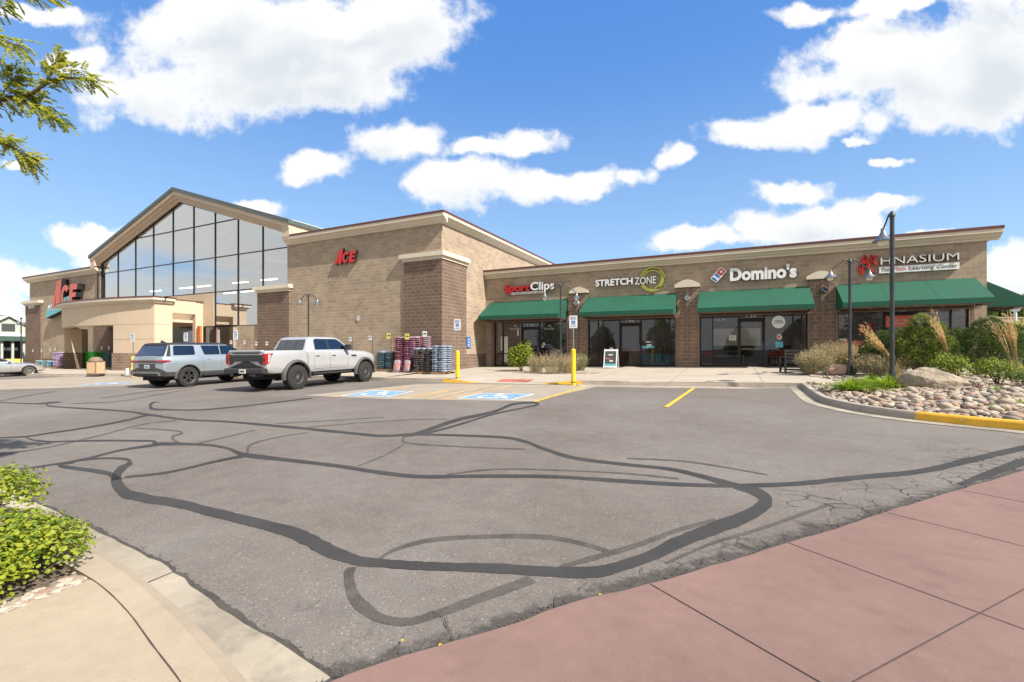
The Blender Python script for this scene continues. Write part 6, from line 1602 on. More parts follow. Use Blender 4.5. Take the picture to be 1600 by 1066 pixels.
def boulder(label, c, sx, sy_, sz, seed, m='boulder', rz=0, prof=None):
    bm = bmesh.new(); bmesh.ops.create_icosphere(bm, subdivisions=5, radius=1); r = random.Random(seed); off = Vector((r.uniform(0, 50),) * 3)
    planes = [(rv(r), r.uniform(.72, .95)) for _ in range(14)]
    for v in bm.verts:
        p = v.co.copy()
        for nrm, d in planes:
            k = p.dot(nrm) - d
            if k > 0: p -= nrm * k * .92
        p *= 1 + .10 * noise.noise(p * 2 + off) + .05 * noise.noise(p * 5 + off) + .025 * noise.noise(p * 13 + off) - .03 * max(0, 1 - abs(noise.noise(p * 3.1 - off)) * 14)
        if prof: p.z *= prof(p.x)
        v.co = Vector((p.x * sx, p.y * sy_, max(p.z * sz, -.2)))
    me = bpy.data.meshes.new('boulder'); bm.to_mesh(me); bm.free(); me.materials.append(MATS[m]); me.shade_smooth(); me.set_sharp_from_angle(angle=radians(28))
    o = bpy.data.objects.new('boulder', me); COL.objects.link(o); o.location = c; o.rotation_euler = (0, 0, rz)
    return tag(o, label, 'rock', 'rocks in the gravel bed')

# near-left shrubs
bz = lambda x, y: G(x, y) + H - .03
c0 = hit(6, 905, bz)
def bigshrub(label, c, R, ry, H_, n, s, seed): return shrub('shrub', label, 'shrub', c, R, H_, n, s, ['leaf_bright', 'leaf_mid'], seed, 'low leafy shrubs at the near left', .82, 9, 12, ry, mix=(.78, .22))
bigshrub('low yellow green leafy shrub between the pale pavement and the near kerb', hit(30, 900, bz), .50, .42, .36, 4200, .029, 1)
bigshrub('rounded yellow green leafy shrub at the left edge, behind the lower one', hit(-60, 826, bz), .62, .55, .46, 3800, .032, 2)
bigshrub('low yellow green leafy shrub cut by the left edge beside the pale pavement', hit(-60, 950, bz), .42, .36, .34, 2000, .030, 3)
rr = random.Random(11); b = MB()
for k in range(240):
    u = rr.random(); q = bedA.lerp(bedB, u * .45); d = (bedB - bedA).normalized(); m_ = Vector((-abs(d.y), 0, 0)) * rr.uniform(.01, .22)
    pebble(b, (q.x + m_.x, q.y, G(q.x, q.y) + H - .02), rr.uniform(.010, .034), .6, rr.randrange(4))
for k in range(60):
    q = ti[rr.randrange(8, i0)]; pebble(b, (q.x - rr.uniform(.03, .2), q.y, G(q.x, q.y) + H - .02), rr.uniform(.008, .02), .6, rr.randrange(4))
tag(b.build('bed_stones', ['river_stone_a', 'river_stone_d', 'river_stone_c', 'river_stone_e'], smooth=40), 'small pale stones at the edge of the near left bed', 'gravel', kind='stuff')

# honey locust whose branches reach into the top left corner
def locust():
    r = random.Random(4); base = Vector((-7.6, 1.2, G(-7.6, 1.2) + H - .05)); t = tag(empty('honey_locust_tree', base), 'tree at the left edge with fine feathery yellow green leaves', 'tree')
    b = MB(); b.tube([(0, 0, 0), (.05, .02, 1.2), (.12, .0, 2.4), (.1, .05, 4.0), (.0, .1, 6.0)], [.13, .11, .095, .07, .03], 12); tr = b.build('trunk', 'bark', t, smooth=60)
    br = MB(); lv_ = MB()
    def W_at(px, py, D): X, Y = ray(px, D); return Vector((X, Y, (HZ - py) / FOC * D)) - base
    def frond(p, d, ln, m=0):
        """one compound leaf: a drooping rachis with paired leaflets"""
        n = 10; d = d.normalized(); side = d.cross(Vector((0, 0, 1)) + rv(r) * .3).normalized(); pos = p.copy(); dr = d.copy()
        for i in range(n):
            dr = (dr + Vector((0, 0, -.05)) + rv(r) * .05).normalized(); nx = pos + dr * ln / n
            for s_ in (-1, 1):
                ld = (side * s_ + dr * .45 + rv(r) * .18).normalized(); nr = (Vector((0, 0, 1)) + rv(r) * .5).normalized(); wv_ = ld.cross(nr).normalized()
                L_ = .032 * (1 - .35 * abs(i / n - .45)); a = pos; c_ = pos + ld * L_
                lv_.add([a, (a + c_) / 2 + wv_ * L_ * .36, c_, (a + c_) / 2 - wv_ * L_ * .36], [(0, 1, 2, 3)], m if r.random() < .85 else 1 - m)
            pos = nx
        br.tube([p, pos], [.0015, .0008], 3, 0, False)
    def branch(P_, r0, dens=9, fl=.15):
        P2 = spline(P_, 5); n = len(P2); br.tube(P2, [lerp(r0, .003, i / (n - 1)) for i in range(n)], 7)
        for i in range(2, n):
            for k in range(dens if i > 3 else 2):
                d = (P2[i] - P2[i - 1]).normalized(); q = P2[i - 1].lerp(P2[i], r.random())
                # short spur then leaf
                sd = (rv(r) + d * .9 + Vector((0, 0, .1))).normalized(); e = q + sd * r.uniform(.02, .12); br.tube([q, e], [.002, .0015], 3, 0, False)
                frond(e, (sd + d * .5 + Vector((0, 0, -.25)) + rv(r) * .4), fl * r.uniform(.7, 1.2), 0 if r.random() < .7 else 1)
    T0 = Vector((.1, .02, 2.0)); T1 = Vector((.1, .05, 3.3)); T2 = Vector((.05, .08, 4.6))
    D = 4.9
    branch([T0, W_at(-160, 240, 4.9), W_at(-60, 175, D), W_at(0, 157, D), W_at(40, 150, D), W_at(80, 128, D), W_at(120, 122, D), W_at(152, 128, D)], .035, 5, .13)
    branch([W_at(-20, 160, D), W_at(20, 150, D), W_at(45, 162, D), W_at(70, 172, D), W_at(92, 186, D)], .008, 6, .13)
    branch([W_at(0, 155, D), W_at(15, 130, D), W_at(25, 118, D)], .006, 6, .12)
    branch([W_at(60, 143, D), W_at(78, 118, D), W_at(88, 94, D)], .006, 5, .11)
    branch([T1, W_at(-140, 60, 4.6), W_at(-60, 55, 4.6), W_at(-10, 60, 4.6), W_at(30, 72, 4.6)], .02, 5, .14)
    branch([T0, W_at(-150, 280, 4.7), W_at(-50, 228, 4.7), W_at(0, 222, 4.7), W_at(30, 240, 4.7), W_at(44, 250, 4.7)], .02, 7, .15)
    branch([T2, W_at(-60, -60, 4.7), W_at(0, -10, 4.7), W_at(35, -8, 4.7), W_at(75, -12, 4.7)], .012, 4, .12)
    branch([W_at(-80, -40, 4.7), W_at(-30, 0, 4.7), W_at(8, 14, 4.7)], .008, 5, .12)
    for k in range(26):       # the rest of the crown, outside the picture
        a = r.uniform(1.0 * pi, 1.8 * pi) ; h0 = r.uniform(2.2, 5.2); R_ = r.uniform(1.2, 2.4); p0 = Vector((.08, .04, h0)); e = p0 + Vector((cos(a) * R_, sin(a) * R_, R_ * r.uniform(.1, .6)))
        branch([p0, p0.lerp(e, .5) + Vector((0, 0, .25)), e], .02, 5, .17)
    br.build('branches', 'twig', t, uv=False, fixn=False); lv_.build('crown', ['leaf_locust', 'lime_leaf'], t, uv=False, fixn=False)
locust()

# bed by the salon
c = hit(815, 581, SW)
shrub('round_shrub', 'bright green round shrub in front of the salon, left of the pale wispy ones', 'shrub', hit(815, 580, SW), .82, 1.42, 3600, .085, ['leaf_bright', 'leaf_mid'], 21, None, .7, 9, 10, mix=(.55, .45))
gw = 'pale wispy shrubs in front of the salon'; wm = ['sage', 'sage_tan', 'sage_pink']
for px, py, R, h, sd, lb in ((838, 582, .55, .95, 31, 'pinkish pale wispy shrub beside the bright green round shrub'), (866, 584, .75, 1.15, 32, 'tallest pale wispy shrub, directly in front of the lamp post by the salon'), (888, 583, .6, 1.0, 33, 'pale wispy shrub immediately behind the yellow bollard by the second awning'), (906, 579, .5, .95, 34, 'greener wispy shrub at the foot of the first brown pier')):
    wispy('wispy_shrub', lb, hit(px, py, SW), R, h, 230, ['sage', 'sage_tan', 'sage_pink'] if sd != 34 else ['leaf_mid', 'sage', 'sage_tan'], sd, gw, s=.05)
b = MB(); rr = random.Random(8)
for k in range(420):
    a = rr.uniform(0, 2 * pi); q = sqrt(rr.random()); c_ = hit(855, 583, SW); x, y = c_.x + cos(a) * q * 2.5 + .2, c_.y + sin(a) * q * 1.0 + .3
    pebble(b, (x, y, SW(x, y)), rr.uniform(.02, .06), .4, rr.randrange(3))
tag(b.build('mulch', ['river_stone_e', 'river_stone_b', 'soil'], smooth=40), 'loose brown mulch and stones under the shrubs in front of the salon', 'mulch', kind='stuff')

# right island
BZ = lambda x, y: bedz(x, y)
rr = random.Random(15); b = MB(); cnt = 0
kinds = []
def stone(b, c, r, m):
    n1_, n2_ = 8, 5; rz = rr.uniform(0, pi); ex, ey, ez = r * rr.uniform(.9, 1.45), r * rr.uniform(.65, .95), r * rr.uniform(.42, .7); tl = rr.uniform(-.3, .3); vs = []
    for j in range(n2_ + 1):
        ph = -pi / 2 + pi * j / n2_
        for i in range(n1_):
            th = 2 * pi * i / n1_; x, y, z = cos(ph) * cos(th) * ex, cos(ph) * sin(th) * ey, sin(ph) * ez + cos(ph) * cos(th) * tl * ex * .5
            vs.append((c[0] + x * cos(rz) - y * sin(rz), c[1] + x * sin(rz) + y * cos(rz), c[2] + z))
    b.add(vs, [(j * n1_ + i, j * n1_ + (i + 1) % n1_, (j + 1) * n1_ + (i + 1) % n1_, (j + 1) * n1_ + i) for j in range(n2_) for i in range(n1_)], m)
for k in range(22000):
    x, y = rr.uniform(-1, 18), rr.uniform(4.5, 20.5)
    if not inside(x, y, BED) or kdist(x, y) < .22: continue
    D = x * FX + y * FY
    if D < 1 or D > 17 or abs((x * RX + y * RY) / D) > 1.7: continue
    near = D < 11.5
    r_ = rr.choice((.03, .045, .055, .065, .08, .11)) * rr.uniform(.8, 1.15)
    if D > 13 and rr.random() < .5: continue
    if x < 2.2 and y > 14.5 and rr.random() < .6: r_ *= .5
    stone(b, (x, y, bedz(x, y) + r_ * rr.uniform(-.05, .45)), r_, rr.choice((0, 0, 0, 1, 1, 2, 2, 3, 4))); cnt += 1
tag(b.build('river_rock', ['river_stone_%s' % q for q in 'abcde'], smooth=70, uv=False), 'pale rounded river rock covering the island bed behind the kerb', 'gravel', kind='stuff')
def bp(px, py): return hit(px, py, BZ)
boulder('large flat tan boulder sloping down to the right in the river rock', bp(1456, 608) + Vector((.1, .25, .08)), .74, .42, .50, 3, 'boulder', radians(-12), lambda x: 1.0 - .38 * (x + .2) if x > -.2 else 1.0)
boulder('blocky reddish tan rock at the edge of the wispy shrubs', bp(1318, 586) + Vector((0, .25, .12)), .52, .4, .34, 5, 'boulder_red', radians(20))
boulder('small pale rock lying on the pavement edge beside the wispy shrubs', bp(1283, 585) + Vector((0, .1, .03)), .22, .16, .10, 8, 'boulder', 0)
gg = 'wispy shrubs round the patio end of the island'
for px, py, R, h, sd, lb in ((1272, 583, .7, .95, 41, 'grey green wispy shrub right beside the dark patio chair'), (1298, 579, .8, 1.25, 42, 'tan wispy shrub in front of the third brown pier'), (1322, 576, .8, 1.3, 43, 'pinkish tan wispy shrub at the foot of the twin lamp post'), (1352, 580, .9, 1.15, 44, 'tan wispy shrub between the twin lamp post and the feather grass'), (1380, 588, .9, .85, 45, 'greyer low wispy shrub behind the lily clumps')):
    wispy('wispy_shrub', lb, bp(px, py), R, h, 620, ['sage_grey' if sd in (41, 45) else 'sage', 'sage_tan', 'sage_pink' if sd == 43 else 'straw'], sd, gg, s=.055)
def tipat(px, py, D): X, Y = ray(px, D); return Vector((X, Y, (HZ - py) / FOC * D))
def grassclump(label, c, n, h, sp, seed, name='lily_clump', w=.022):
    t = tag(empty(name, c), label, 'plant', 'green plants set in the river rock'); b = MB(); blades(b, Vector((0, 0, 0)), n, h, sp, random.Random(seed), 0, w, .85); b.build('blades', 'blade', t, uv=False, fixn=False)
c = bp(1332, 612); grassclump('bright green strappy lily clump at the front left of the island', c, 520, .46, .85, 51)
c = bp(1388, 607); grassclump('darker strappy lily clump just left of the large flat boulder', c, 420, .44, .75, 52)
c = bp(1362, 603); grassclump('middle strappy lily clump, set back between two others', c, 360, .42, .70, 57)
for px, py, n_, h_, sd, lb in ((1552, 640, 90, .16, 53, 'small green tuft near the yellow kerb'), (1593, 632, 80, .16, 54, 'small bright tuft in the river rock at the right edge'), (1576, 622, 60, .10, 55, 'low green tuft behind the two front tufts'), (1556, 612, 120, .18, 56, 'leafy green tuft right of the small red plant')):
    grassclump(lb, bp(px, py), n_, h_, .14, sd, 'grass_tuft', .006)
c = bp(1402, 596); D_ = c.x * FX + c.y * FY; plume_grass('feather grass with tawny plumes leaning left across the tall lamp post', c, tipat(1352, 515, D_ * .98), 60, 61, 1.5)
c = bp(1486, 590); D_ = c.x * FX + c.y * FY; plume_grass('feather grass with tawny plumes in front of the mounded pine', c, tipat(1458, 497, D_ * .98), 60, 62, 1.6)
c = bp(1589, 594); D_ = c.x * FX + c.y * FY; plume_grass('feather grass at the right edge, its plumes nearly upright', c, tipat(1576, 499, D_), 50, 63, 1.6)
c = bp(1583, 593); D_ = c.x * FX + c.y * FY; plume_grass('thin feather grass leaning left in front of the dark right juniper', c, tipat(1553, 505, D_), 14, 64, 1.5)
c = bp(1443, 590) + Vector((.1, .5, 0)); pine('mugo_pine', 'tall mounded pine with light new tips behind the large flat boulder', c, [(-.45, 0, .55, .55), (.45, .1, .6, .58), (0, .1, 1.05, .56), (.0, .05, 1.75, .36), (.3, 0, 1.45, .40), (-.32, .1, 1.35, .36), (-.55, -.1, .95, .32), (.62, -.05, 1.05, .30)], 7500, 71, sz=.085)
c = bp(1410, 588) + Vector((-.1, .7, 0)); pine('juniper', 'dark juniper to the left of the mounded pine, behind the tall lamp post', c, [(-.55, 0, .5, .52), (.2, 0, .7, .55), (-.15, .2, 1.15, .42), (-.6, .1, .95, .34)], 4200, 72, ('leaf_dark', 'needle'))
c = bp(1530, 590) + Vector((.3, .7, 0)); pine('juniper', 'dark juniper to the right of the mounded pine', c, [(-.75, 0, .6, .6), (.0, .1, .85, .68), (.7, .2, .8, .66), (.25, .2, 1.45, .48), (-.5, .1, 1.2, .42), (.75, .1, 1.35, .36)], 6500, 73, ('leaf_dark', 'needle'))
c = bp(1598, 588) + Vector((.3, .9, 0)); pine('juniper', 'dark juniper cut by the right edge', c, [(-.5, 0, .6, .6), (.2, .1, .7, .62), (-.2, .2, 1.1, .42)], 2600, 74, ('leaf_dark', 'needle'))
c = bp(1600, 580) + Vector((1.0, 1.6, 0)); shrub('lime_shrub', 'lime green shrub standing behind the junipers at the right edge', 'shrub', c, 1.3, 2.0, 2600, .11, ['lime_leaf', 'leaf_bright'], 75, None)
fl = 'light green shrubs in front of the junipers'
shrub('rose_shrub', 'light green shrub with pale blooms right of the large flat boulder', 'shrub', bp(1492, 600) + Vector((0, .2, 0)), .62, .80, 1500, .060, ['leaf_bright', 'leaf_mid'], 76, fl, .6, 8, 9, mix=(.45, .55))
shrub('rose_shrub', 'light green shrub with red tinged leaves under the right feather grass', 'shrub', bp(1566, 604) + Vector((0, .2, 0)), .66, .72, 1500, .055, ['leaf_mid', 'leaf_bright'], 77, fl, .6, 8, 9, mix=(.6, .4))
shrub('red_plant', 'tiny red leaved plant at the back of the river rock', 'plant', bp(1529, 608), .16, .14, 120, .04, ['sage_pink', 'rust'], 78, None)
shrub('rose_shrub', 'low green shrub on the ground at the right edge of the rock', 'shrub', bp(1603, 606), .5, .45, 700, .05, ['leaf_mid', 'sage'], 79, fl)

# trees
def tree(name, label, base, h, R, n, s, mats, seed, group, crown0=.3):
    r = random.Random(seed); t = tag(empty(name, base), label, 'tree', group)
    b = MB(); b.tube([(0, 0, -.2), (.02 * h, 0, h * .3), (0, .01 * h, h * .6), (.01, 0, h * .85)], [.035 * h, .026 * h, .016 * h, .006 * h], 9)
    L_ = []
    for i in range(16):
        a = 2.4 * i; z = lerp(crown0, .88, i / 15); q = R * .62 * sin(pi * lerp(.28, .9, i / 15)); e = Vector((cos(a) * q, sin(a) * q, z * h)); L_.append((e, R * r.uniform(.30, .46)))
        b.tube([(0, 0, h * max(.2, z - .22)), e * .5 + Vector((0, 0, h * (z - .08) * .5)), e], [.012 * h, .008 * h, .003 * h], 6)
    L_.append((Vector((0, 0, h * .92)), R * .35)); b.build('trunk', 'bark', t, uv=False, smooth=60); b = MB()
    for k in range(n):
        cc, rad = L_[r.randrange(len(L_))]; d = rv(r); p = cc + d * rad * (r.uniform(.7, 1.1) if r.random() < .75 else r.uniform(.2, .8)); 
        quadleaf(b, p, (d * .6 + rv(r) + Vector((0, 0, .5))).normalized(), s * r.uniform(.6, 1.3), r, 0 if r.random() < .7 else 1)
    b.build('crown', mats, t, uv=False, fixn=False)
gt = 'trees beyond the right end of the shop row'
for px, D, top, R, sd, m_, lb in ((1556, 62, 468, 5.0, 81, ['tree_far', 'leaf_mid'], 'far green tree just right of the end wall under the side awning'), (1588, 56, 476, 4.5, 82, ['leaf_mid', 'tree_far'], 'far green tree behind the white post at the right edge'), (1625, 60, 470, 5.5, 83, ['tree_far', 'leaf_mid'], 'far tree cut by the right edge, furthest right'), (1536, 70, 470, 5.0, 84, ['tree_far', 'leaf_mid'], 'far tree mostly hidden by the end wall')):
    X, Y = ray(px, D); zt = (HZ - top) / FOC * D; z0 = G(X, Y) ; tree('deciduous_tree', lb, Vector((X, Y, z0)), zt - z0, R, 3800, .42, m_, sd, gt, .25)
for x, y, h, sd, lb in ((-9, -15, 5.6, 91, 'tree across the lot, third from the left of its row'), (1, -16, 4.6, 92, 'shortest tree across the lot'), (15, -17, 6.5, 93, 'rightmost tree across the lot'), (-27, -18, 6.8, 94, 'leftmost tree across the lot'), (-17.5, -15, 5.2, 95, 'tree across the lot, second from the left of its row'), (8, -17, 5.4, 96, 'tree across the lot, second from the right of its row')):
    tree('deciduous_tree', lb, Vector((x, y, G(x, y))), h, h * .42, 2600, .34, ['leaf_dark', 'leaf_mid'], sd, 'trees on the near side of the lot')
# ---------------------------------------------------------------- street furniture
def lamp_post(label, base, ztop, two=True, face=0.0, k=1.0, rp=.045, ss=1.0):
    t = tag(empty('lamp_post', base, face), label, 'street lamp', 'dark lamp posts with bell shades'); h = ztop - base.z
    b = MB(); b.lathe([(0, 0), (.14, 0), (.14, .06), (.10, .10), (.085, .42), (.065, .48), (rp * 1.15, .55), (rp, .6), (rp, h * .97), (rp * 1.35, h * .972), (rp * 1.35, h * .985), (rp, h * .99), (rp * .9, h), (0, h + .02)], (0, 0, 0), 14); b.build('pole', 'lamp_metal', t, smooth=40)
    for s in ((-1, 1) if two else (-1,)):
        b = MB(); hz_ = h - .05; arm = .48 * k
        pts = [(0, 0, hz_ - .12), (s * .08, 0, hz_), (s * .20, 0, hz_ + .02), (s * arm * .6, 0, hz_ - .10 * k), (s * arm, 0, hz_ - .26 * k)]
        b.tube(spline(pts, 5), .022, 8); b.tube(spline([(s * .06, 0, hz_ - .20), (s * .02, 0, hz_ - .08), (s * .10, 0, hz_ - .04), (s * .14, 0, hz_ - .12), (s * .10, 0, hz_ - .15)], 5), .014, 6)
        ar = b.build('arm', 'lamp_metal', t, smooth=50)
        b = MB(); z = hz_ - .26 * k; b.lathe([(0, 0), (.035, 0), (.045, -.03), (.045, -.09), (.06, -.11), (.07, -.15), (.14, -.23), (.19, -.28), (.215, -.30), (.20, -.30), (.13, -.235), (.05, -.15), (0, -.14)], (s * arm, 0, z + .03), 20); b.v = [((x - s * arm) * ss + s * arm, y * ss, (zz_ - z) * ss + z) for x, y, zz_ in b.v]; b.build('lamp_shade', 'lamp_shade', t, smooth=50)
        b = MB(); b.lathe([(.0, -.24), (.105, -.27), (.115, -.31), (.09, -.37), (.05, -.40), (0, -.41)], (s * arm, 0, z + .03), 16); b.v = [((x - s * arm) * ss + s * arm, y * ss, (zz_ - z) * ss + z) for x, y, zz_ in b.v]; b.build('globe', 'lamp_glass', t, smooth=80)
def lampat(px, top, D, surf, label, **k):
    X, Y = ray(px, D); z0 = surf(X, Y); lamp_post(label, Vector((X, Y, z0)), (HZ - top) / FOC * D, **k)
lampat(1328, 405, 17.0, BZ, 'twin-armed lamp post before the third brown pier, its arms held sideways', face=radians(22), k=1.45, rp=.05)
lampat(1394, 331, 13.4, BZ, 'tallest lamp post, in the feather grass, showing one shade behind its pole', two=False, face=radians(-83), k=1.25, rp=.055, ss=1.35)
lampat(876, 443, 23.4, SW, 'twin-armed lamp post before the salon window, above pale shrubs', face=radians(24), k=1.7)
lampat(482, 459, 26.4, SW, 'twin-armed lamp post behind the pickup before the tall tan wall', face=radians(15), k=1.2)
lampat(33, 496, 42, SW, 'distant lamp post beyond the silver sedan', face=radians(0), k=1.2)
def ada_sign(label, base, hb, ztop, bollard=True):
    t = tag(empty('bollard_sign', base), label, 'parking sign', 'accessible parking signs'); h = ztop - base.z
    if bollard:
        b = MB(); b.lathe([(0, -.1), (.085, -.1), (.085, hb - .07), (.078, hb - .03), (.05, hb - .005), (0, hb)], (0, 0, 0), 18); b.build('bollard', 'bollard_yellow', t, smooth=50)
        b = MB(); b.lathe([(.0865, 0), (.0865, .04)], (0, 0, .02), 18); b.build('bollard_foot', 'trim_grey', t)
    b = MB(); b.tube([(0, 0, hb - .05 if bollard else 0), (0, 0, h - .05)], .024, 8); b.build('post', 'steel', t, smooth=50)
    b = MB(); b.prism(rrect(-.155, .155, h - .48, h, .02), -.034, -.028, 0); p_ = b.build('sign_panel', 'white', t)
    b = MB(); b.prism(rrect(-.075, .075, h - .345, h - .19, .01), -.037, -.0335, 0); b.build('blue_square', 'sign_blue', p_)
    def tx(s, x0, x1, z0, z1, m): o = text(s, x0, x1, z0, z1, -.0355, .003, m, 'lettering', p_); return o
    tx('RESERVED', -.12, .12, h - .09, h - .045, 'sign_blue'); tx('PARKING', -.12, .12, h - .155, h - .11, 'sign_blue'); tx('VAN ACCESSIBLE', -.12, .12, h - .42, h - .385, 'sign_blue')
    b = MB()
    def sg(pts, r): 
        for a, c_ in zip(pts, pts[1:]): b.obox(((a[0] + c_[0]) / 2, -.0385, (a[1] + c_[1]) / 2), ((c_[0] - a[0], 0, c_[1] - a[1]), (0, 1, 0), (-(c_[1] - a[1]), 0, c_[0] - a[0])), (math.hypot(c_[0] - a[0], c_[1] - a[1]) / 2 + r, .0015, r))
    zc_ = h - .275
    sg([(-.012, zc_ + .035), (-.005, zc_ - .012), (.025, zc_ - .012), (.04, zc_ - .05)], .007); sg([(-.012 + .036 * cos(a), zc_ - .022 + .036 * sin(a)) for a in [radians(120 + 22 * i) for i in range(11)]], .005)
    b.prism([(-.012 + .011 * cos(a), zc_ + .052 + .011 * sin(a)) for a in [2 * pi * i / 10 for i in range(10)]], -.04, -.037); b.build('wheelchair_symbol', 'white', p_)
    t.rotation_euler.z = atan2(FY, FX) - pi / 2 if False else radians(8)
p = gnd(715, 592, .15); D_ = p.x * FX + p.y * FY; ada_sign('yellow bollard with accessible parking sign before the tall corner pilaster', p, 44 * D_ / FOC, (HZ - 499) / FOC * D_)
p = gnd(896, 599, .08); D_ = p.x * FX + p.y * FY; ada_sign('yellow bollard with accessible parking sign before the pale wispy shrubs', p, 54 * D_ / FOC, (HZ - 493.5) / FOC * D_)
p = gnd(208, 586, .15); D_ = p.x * FX + p.y * FY; ada_sign('yellow bollard with accessible sign, left of the pale blue suv', p, 29 * D_ / FOC, (HZ - 521) / FOC * D_)
for px, top, D_, lb in ((291, 520, 25.5, 'accessible parking sign rising behind the roof of the pale blue suv'), (369, 516.5, 24.0, 'accessible parking sign between the suv and the pickup')):
    X, Y = ray(px, D_); p = Vector((X, Y, SW(X, Y))); ada_sign(lb, p, 1.2, (HZ - top) / FOC * D_)
# trash bin
p = hit(150, 585, lambda x, y: G(x, y) + .15); t = tag(empty('trash_bin', p, radians(20)), 'square brown and tan trash bin with domed lid before the canopy', 'trash bin')
b = MB(); b.box(-.36, .36, -.36, .36, 0, .86); b.build('bin_body', 'trim_grey' if 0 else 'rust_brown' if 'rust_brown' in MATS else (mat('bin_brown', (.20, .14, .10), .85, .15, 6) and 'bin_brown'), t, bevel=.02)
mat('bin_tan', (.50, .34, .20), .85, .1, 6)
for (x0, x1, y0, y1) in ((-.30, .30, -.375, -.355), (.355, .375, -.30, .30)):
    b = MB(); b.box(x0, x1, y0, y1, .07, .80); b.build('side_panel', 'bin_tan', t)
t.scale = (.85, .85, .92); b = MB(); b.lathe([(.36, .86), (.40, .88), (.38, .98), (.28, 1.10), (.15, 1.15), (0, 1.16)], (0, 0, 0), 4 * 5); b.build('lid', 'bin_brown', t, smooth=60)
p = hit(201, 585.5, lambda x, y: G(x, y) + .15); b = MB(); b.lathe([(0, 0), (.13, 0), (.15, .36), (.155, .38), (.14, .38), (.125, .03), (0, .03)], p, 18); tag(b.build('bucket', 'white', smooth=50), 'white bucket beside the left yellow bollard', 'bucket')
# menu stand and A-frame sign, patio chair
p = hit(1083, 572.5, SW); t = tag(empty('menu_stand', p), 'dark pedestal stand with white notice against the second brown pier', 'sign')
b = MB(); b.box(-.22, .22, -.12, .12, 0, .05); b.add([(-.16, -.08, .05), (.16, -.08, .05), (.16, .08, .05), (-.16, .08, .05), (-.05, -.03, .5), (.05, -.03, .5), (.05, .03, .5), (-.05, .03, .5)], [(0, 1, 5, 4), (1, 2, 6, 5), (2, 3, 7, 6), (3, 0, 4, 7), (4, 5, 6, 7)]); b.build('pedestal', 'black', t)
b = MB(); b.box(-.19, .19, -.04, .0, .48, .98); b.build('frame', 'black', t, bevel=.01); b = MB(); b.box(-.15, .15, -.046, -.041, .52, .94); n_ = b.build('notice', 'white', t)
for q in range(5): b = MB(); b.box(-.11, .10 - .04 * (q % 2), -.049, -.046, .88 - q * .07, .895 - q * .07); b.build('text_line', 'trim_grey', n_)
p = hit(957, 575, SW); p.y -= .3; t = tag(empty('sandwich_board', p), 'white framed sandwich board with dark poster outside the second shop', 'sign')
for s, nm in ((-1, 'front'), (1, 'back')):
    b = MB()
    def slant(x0, x1, z0, z1, th=.02): 
        f = lambda z: s * (.30 - .26 * z / 1.05)
        b.add([(x0, f(z0) - th, z0), (x1, f(z0) - th, z0), (x1, f(z1) - th, z1), (x0, f(z1) - th, z1), (x0, f(z0) + th, z0), (x1, f(z0) + th, z0), (x1, f(z1) + th, z1), (x0, f(z1) + th, z1)], [(0, 1, 2, 3), (5, 4, 7, 6), (0, 4, 5, 1), (3, 2, 6, 7), (0, 3, 7, 4), (1, 5, 6, 2)])
    for a in ((-.36, -.31, 0, 1.04), (.31, .36, 0, 1.04), (-.31, .31, .05, .12), (-.31, .31, .93, 1.02)): slant(*a)
    fr = b.build('board_frame', 'white', t); b = MB(); slant(-.31, .31, .12, .93, .01); b.build('poster', 'trim_grey', t)
    if s < 0:
        b = MB(); slant(-.30, .30, .13, .24, .014); b.build('teal_band', 'teal', fr); b = MB(); slant(-.05, .14, .36, .44, .014); b.build('price_tag', 'sage' if 0 else 'offwhite', fr)
        b = MB(); slant(-.12, .12, .70, .76, .014); b.build('headline', 'offwhite', fr); b = MB(); slant(-.24, -.02, .50, .54, .014); b.build('headline', 'faded_red', fr)
b = MB(); b.tube([(-.08, 0, 1.0), (-.07, 0, 1.09), (.07, 0, 1.09), (.08, 0, 1.0)], .015, 6); b.build('carry_handle', 'white', t)
def patio_chair():
    p = hit(1241, 583, SW); p.y += .15; t = tag(empty('patio_chair', p, radians(12)), 'dark slatted patio armchair outside the shop with the round OPEN sign', 'chair')
    w = .42
    for x in (-w, w):
        for y, h in ((-.32, 1.0), (.32, .68)):
            b = MB(); b.box(x - .035, x + .035, y - .035, y + .035, 0, h); b.build('leg', 'black', t, bevel=.006)
        b = MB(); b.box(x - .045, x + .045, -.36, .38, .66, .70); b.build('armrest', 'black', t, bevel=.006)
    for z in (.96, .82, .68, .54):
        b = MB(); b.box(-w + .035, w - .035, -.335, -.305, z - .055, z + .03); b.build('back_slat', 'black', t)
    b = MB(); b.box(-w + .036, w - .036, -.30, .34, .40, .44); b.build('seat', 'black', t)
    for y in (-.32, .32):
        b = MB(); b.box(-w + .036, w - .036, y - .02, y + .02, .12, .16) ; b.build('stretcher', 'black', t)
patio_chair()

# ---------------------------------------------------------------- bagged goods along the store wall
def bagmat(name, a, c, d, sc=5.0):
    q = NT(name); P_ = objc(q); n = q.noise(P_, sc, 2, .5); col = q.mix(q.ramp(n, .44, .50), a, c); n2 = q.noise(P_, sc * 2.3, 2, .5); col = q.mix(q.ramp(n2, .60, .64), col, d)
    q.set(Base_Color=col, Roughness=.6); q.l(q.bump(q.noise(P_, 14, 3, .6), .5, .02), q.b.inputs['Normal']); MATS[name] = q.m
bagmat('bag_red', (.22, .035, .035), (.14, .05, .10), (.45, .32, .30)); bagmat('bag_red_white', (.34, .08, .07), (.30, .24, .26), (.20, .06, .12))
bagmat('bag_dark', (.045, .05, .06), (.10, .07, .05), (.05, .10, .18)); bagmat('bag_blue', (.07, .15, .27), (.26, .29, .33), (.05, .09, .22)); bagmat('bag_bluegreen', (.03, .07, .14), (.04, .09, .09), (.14, .17, .22))
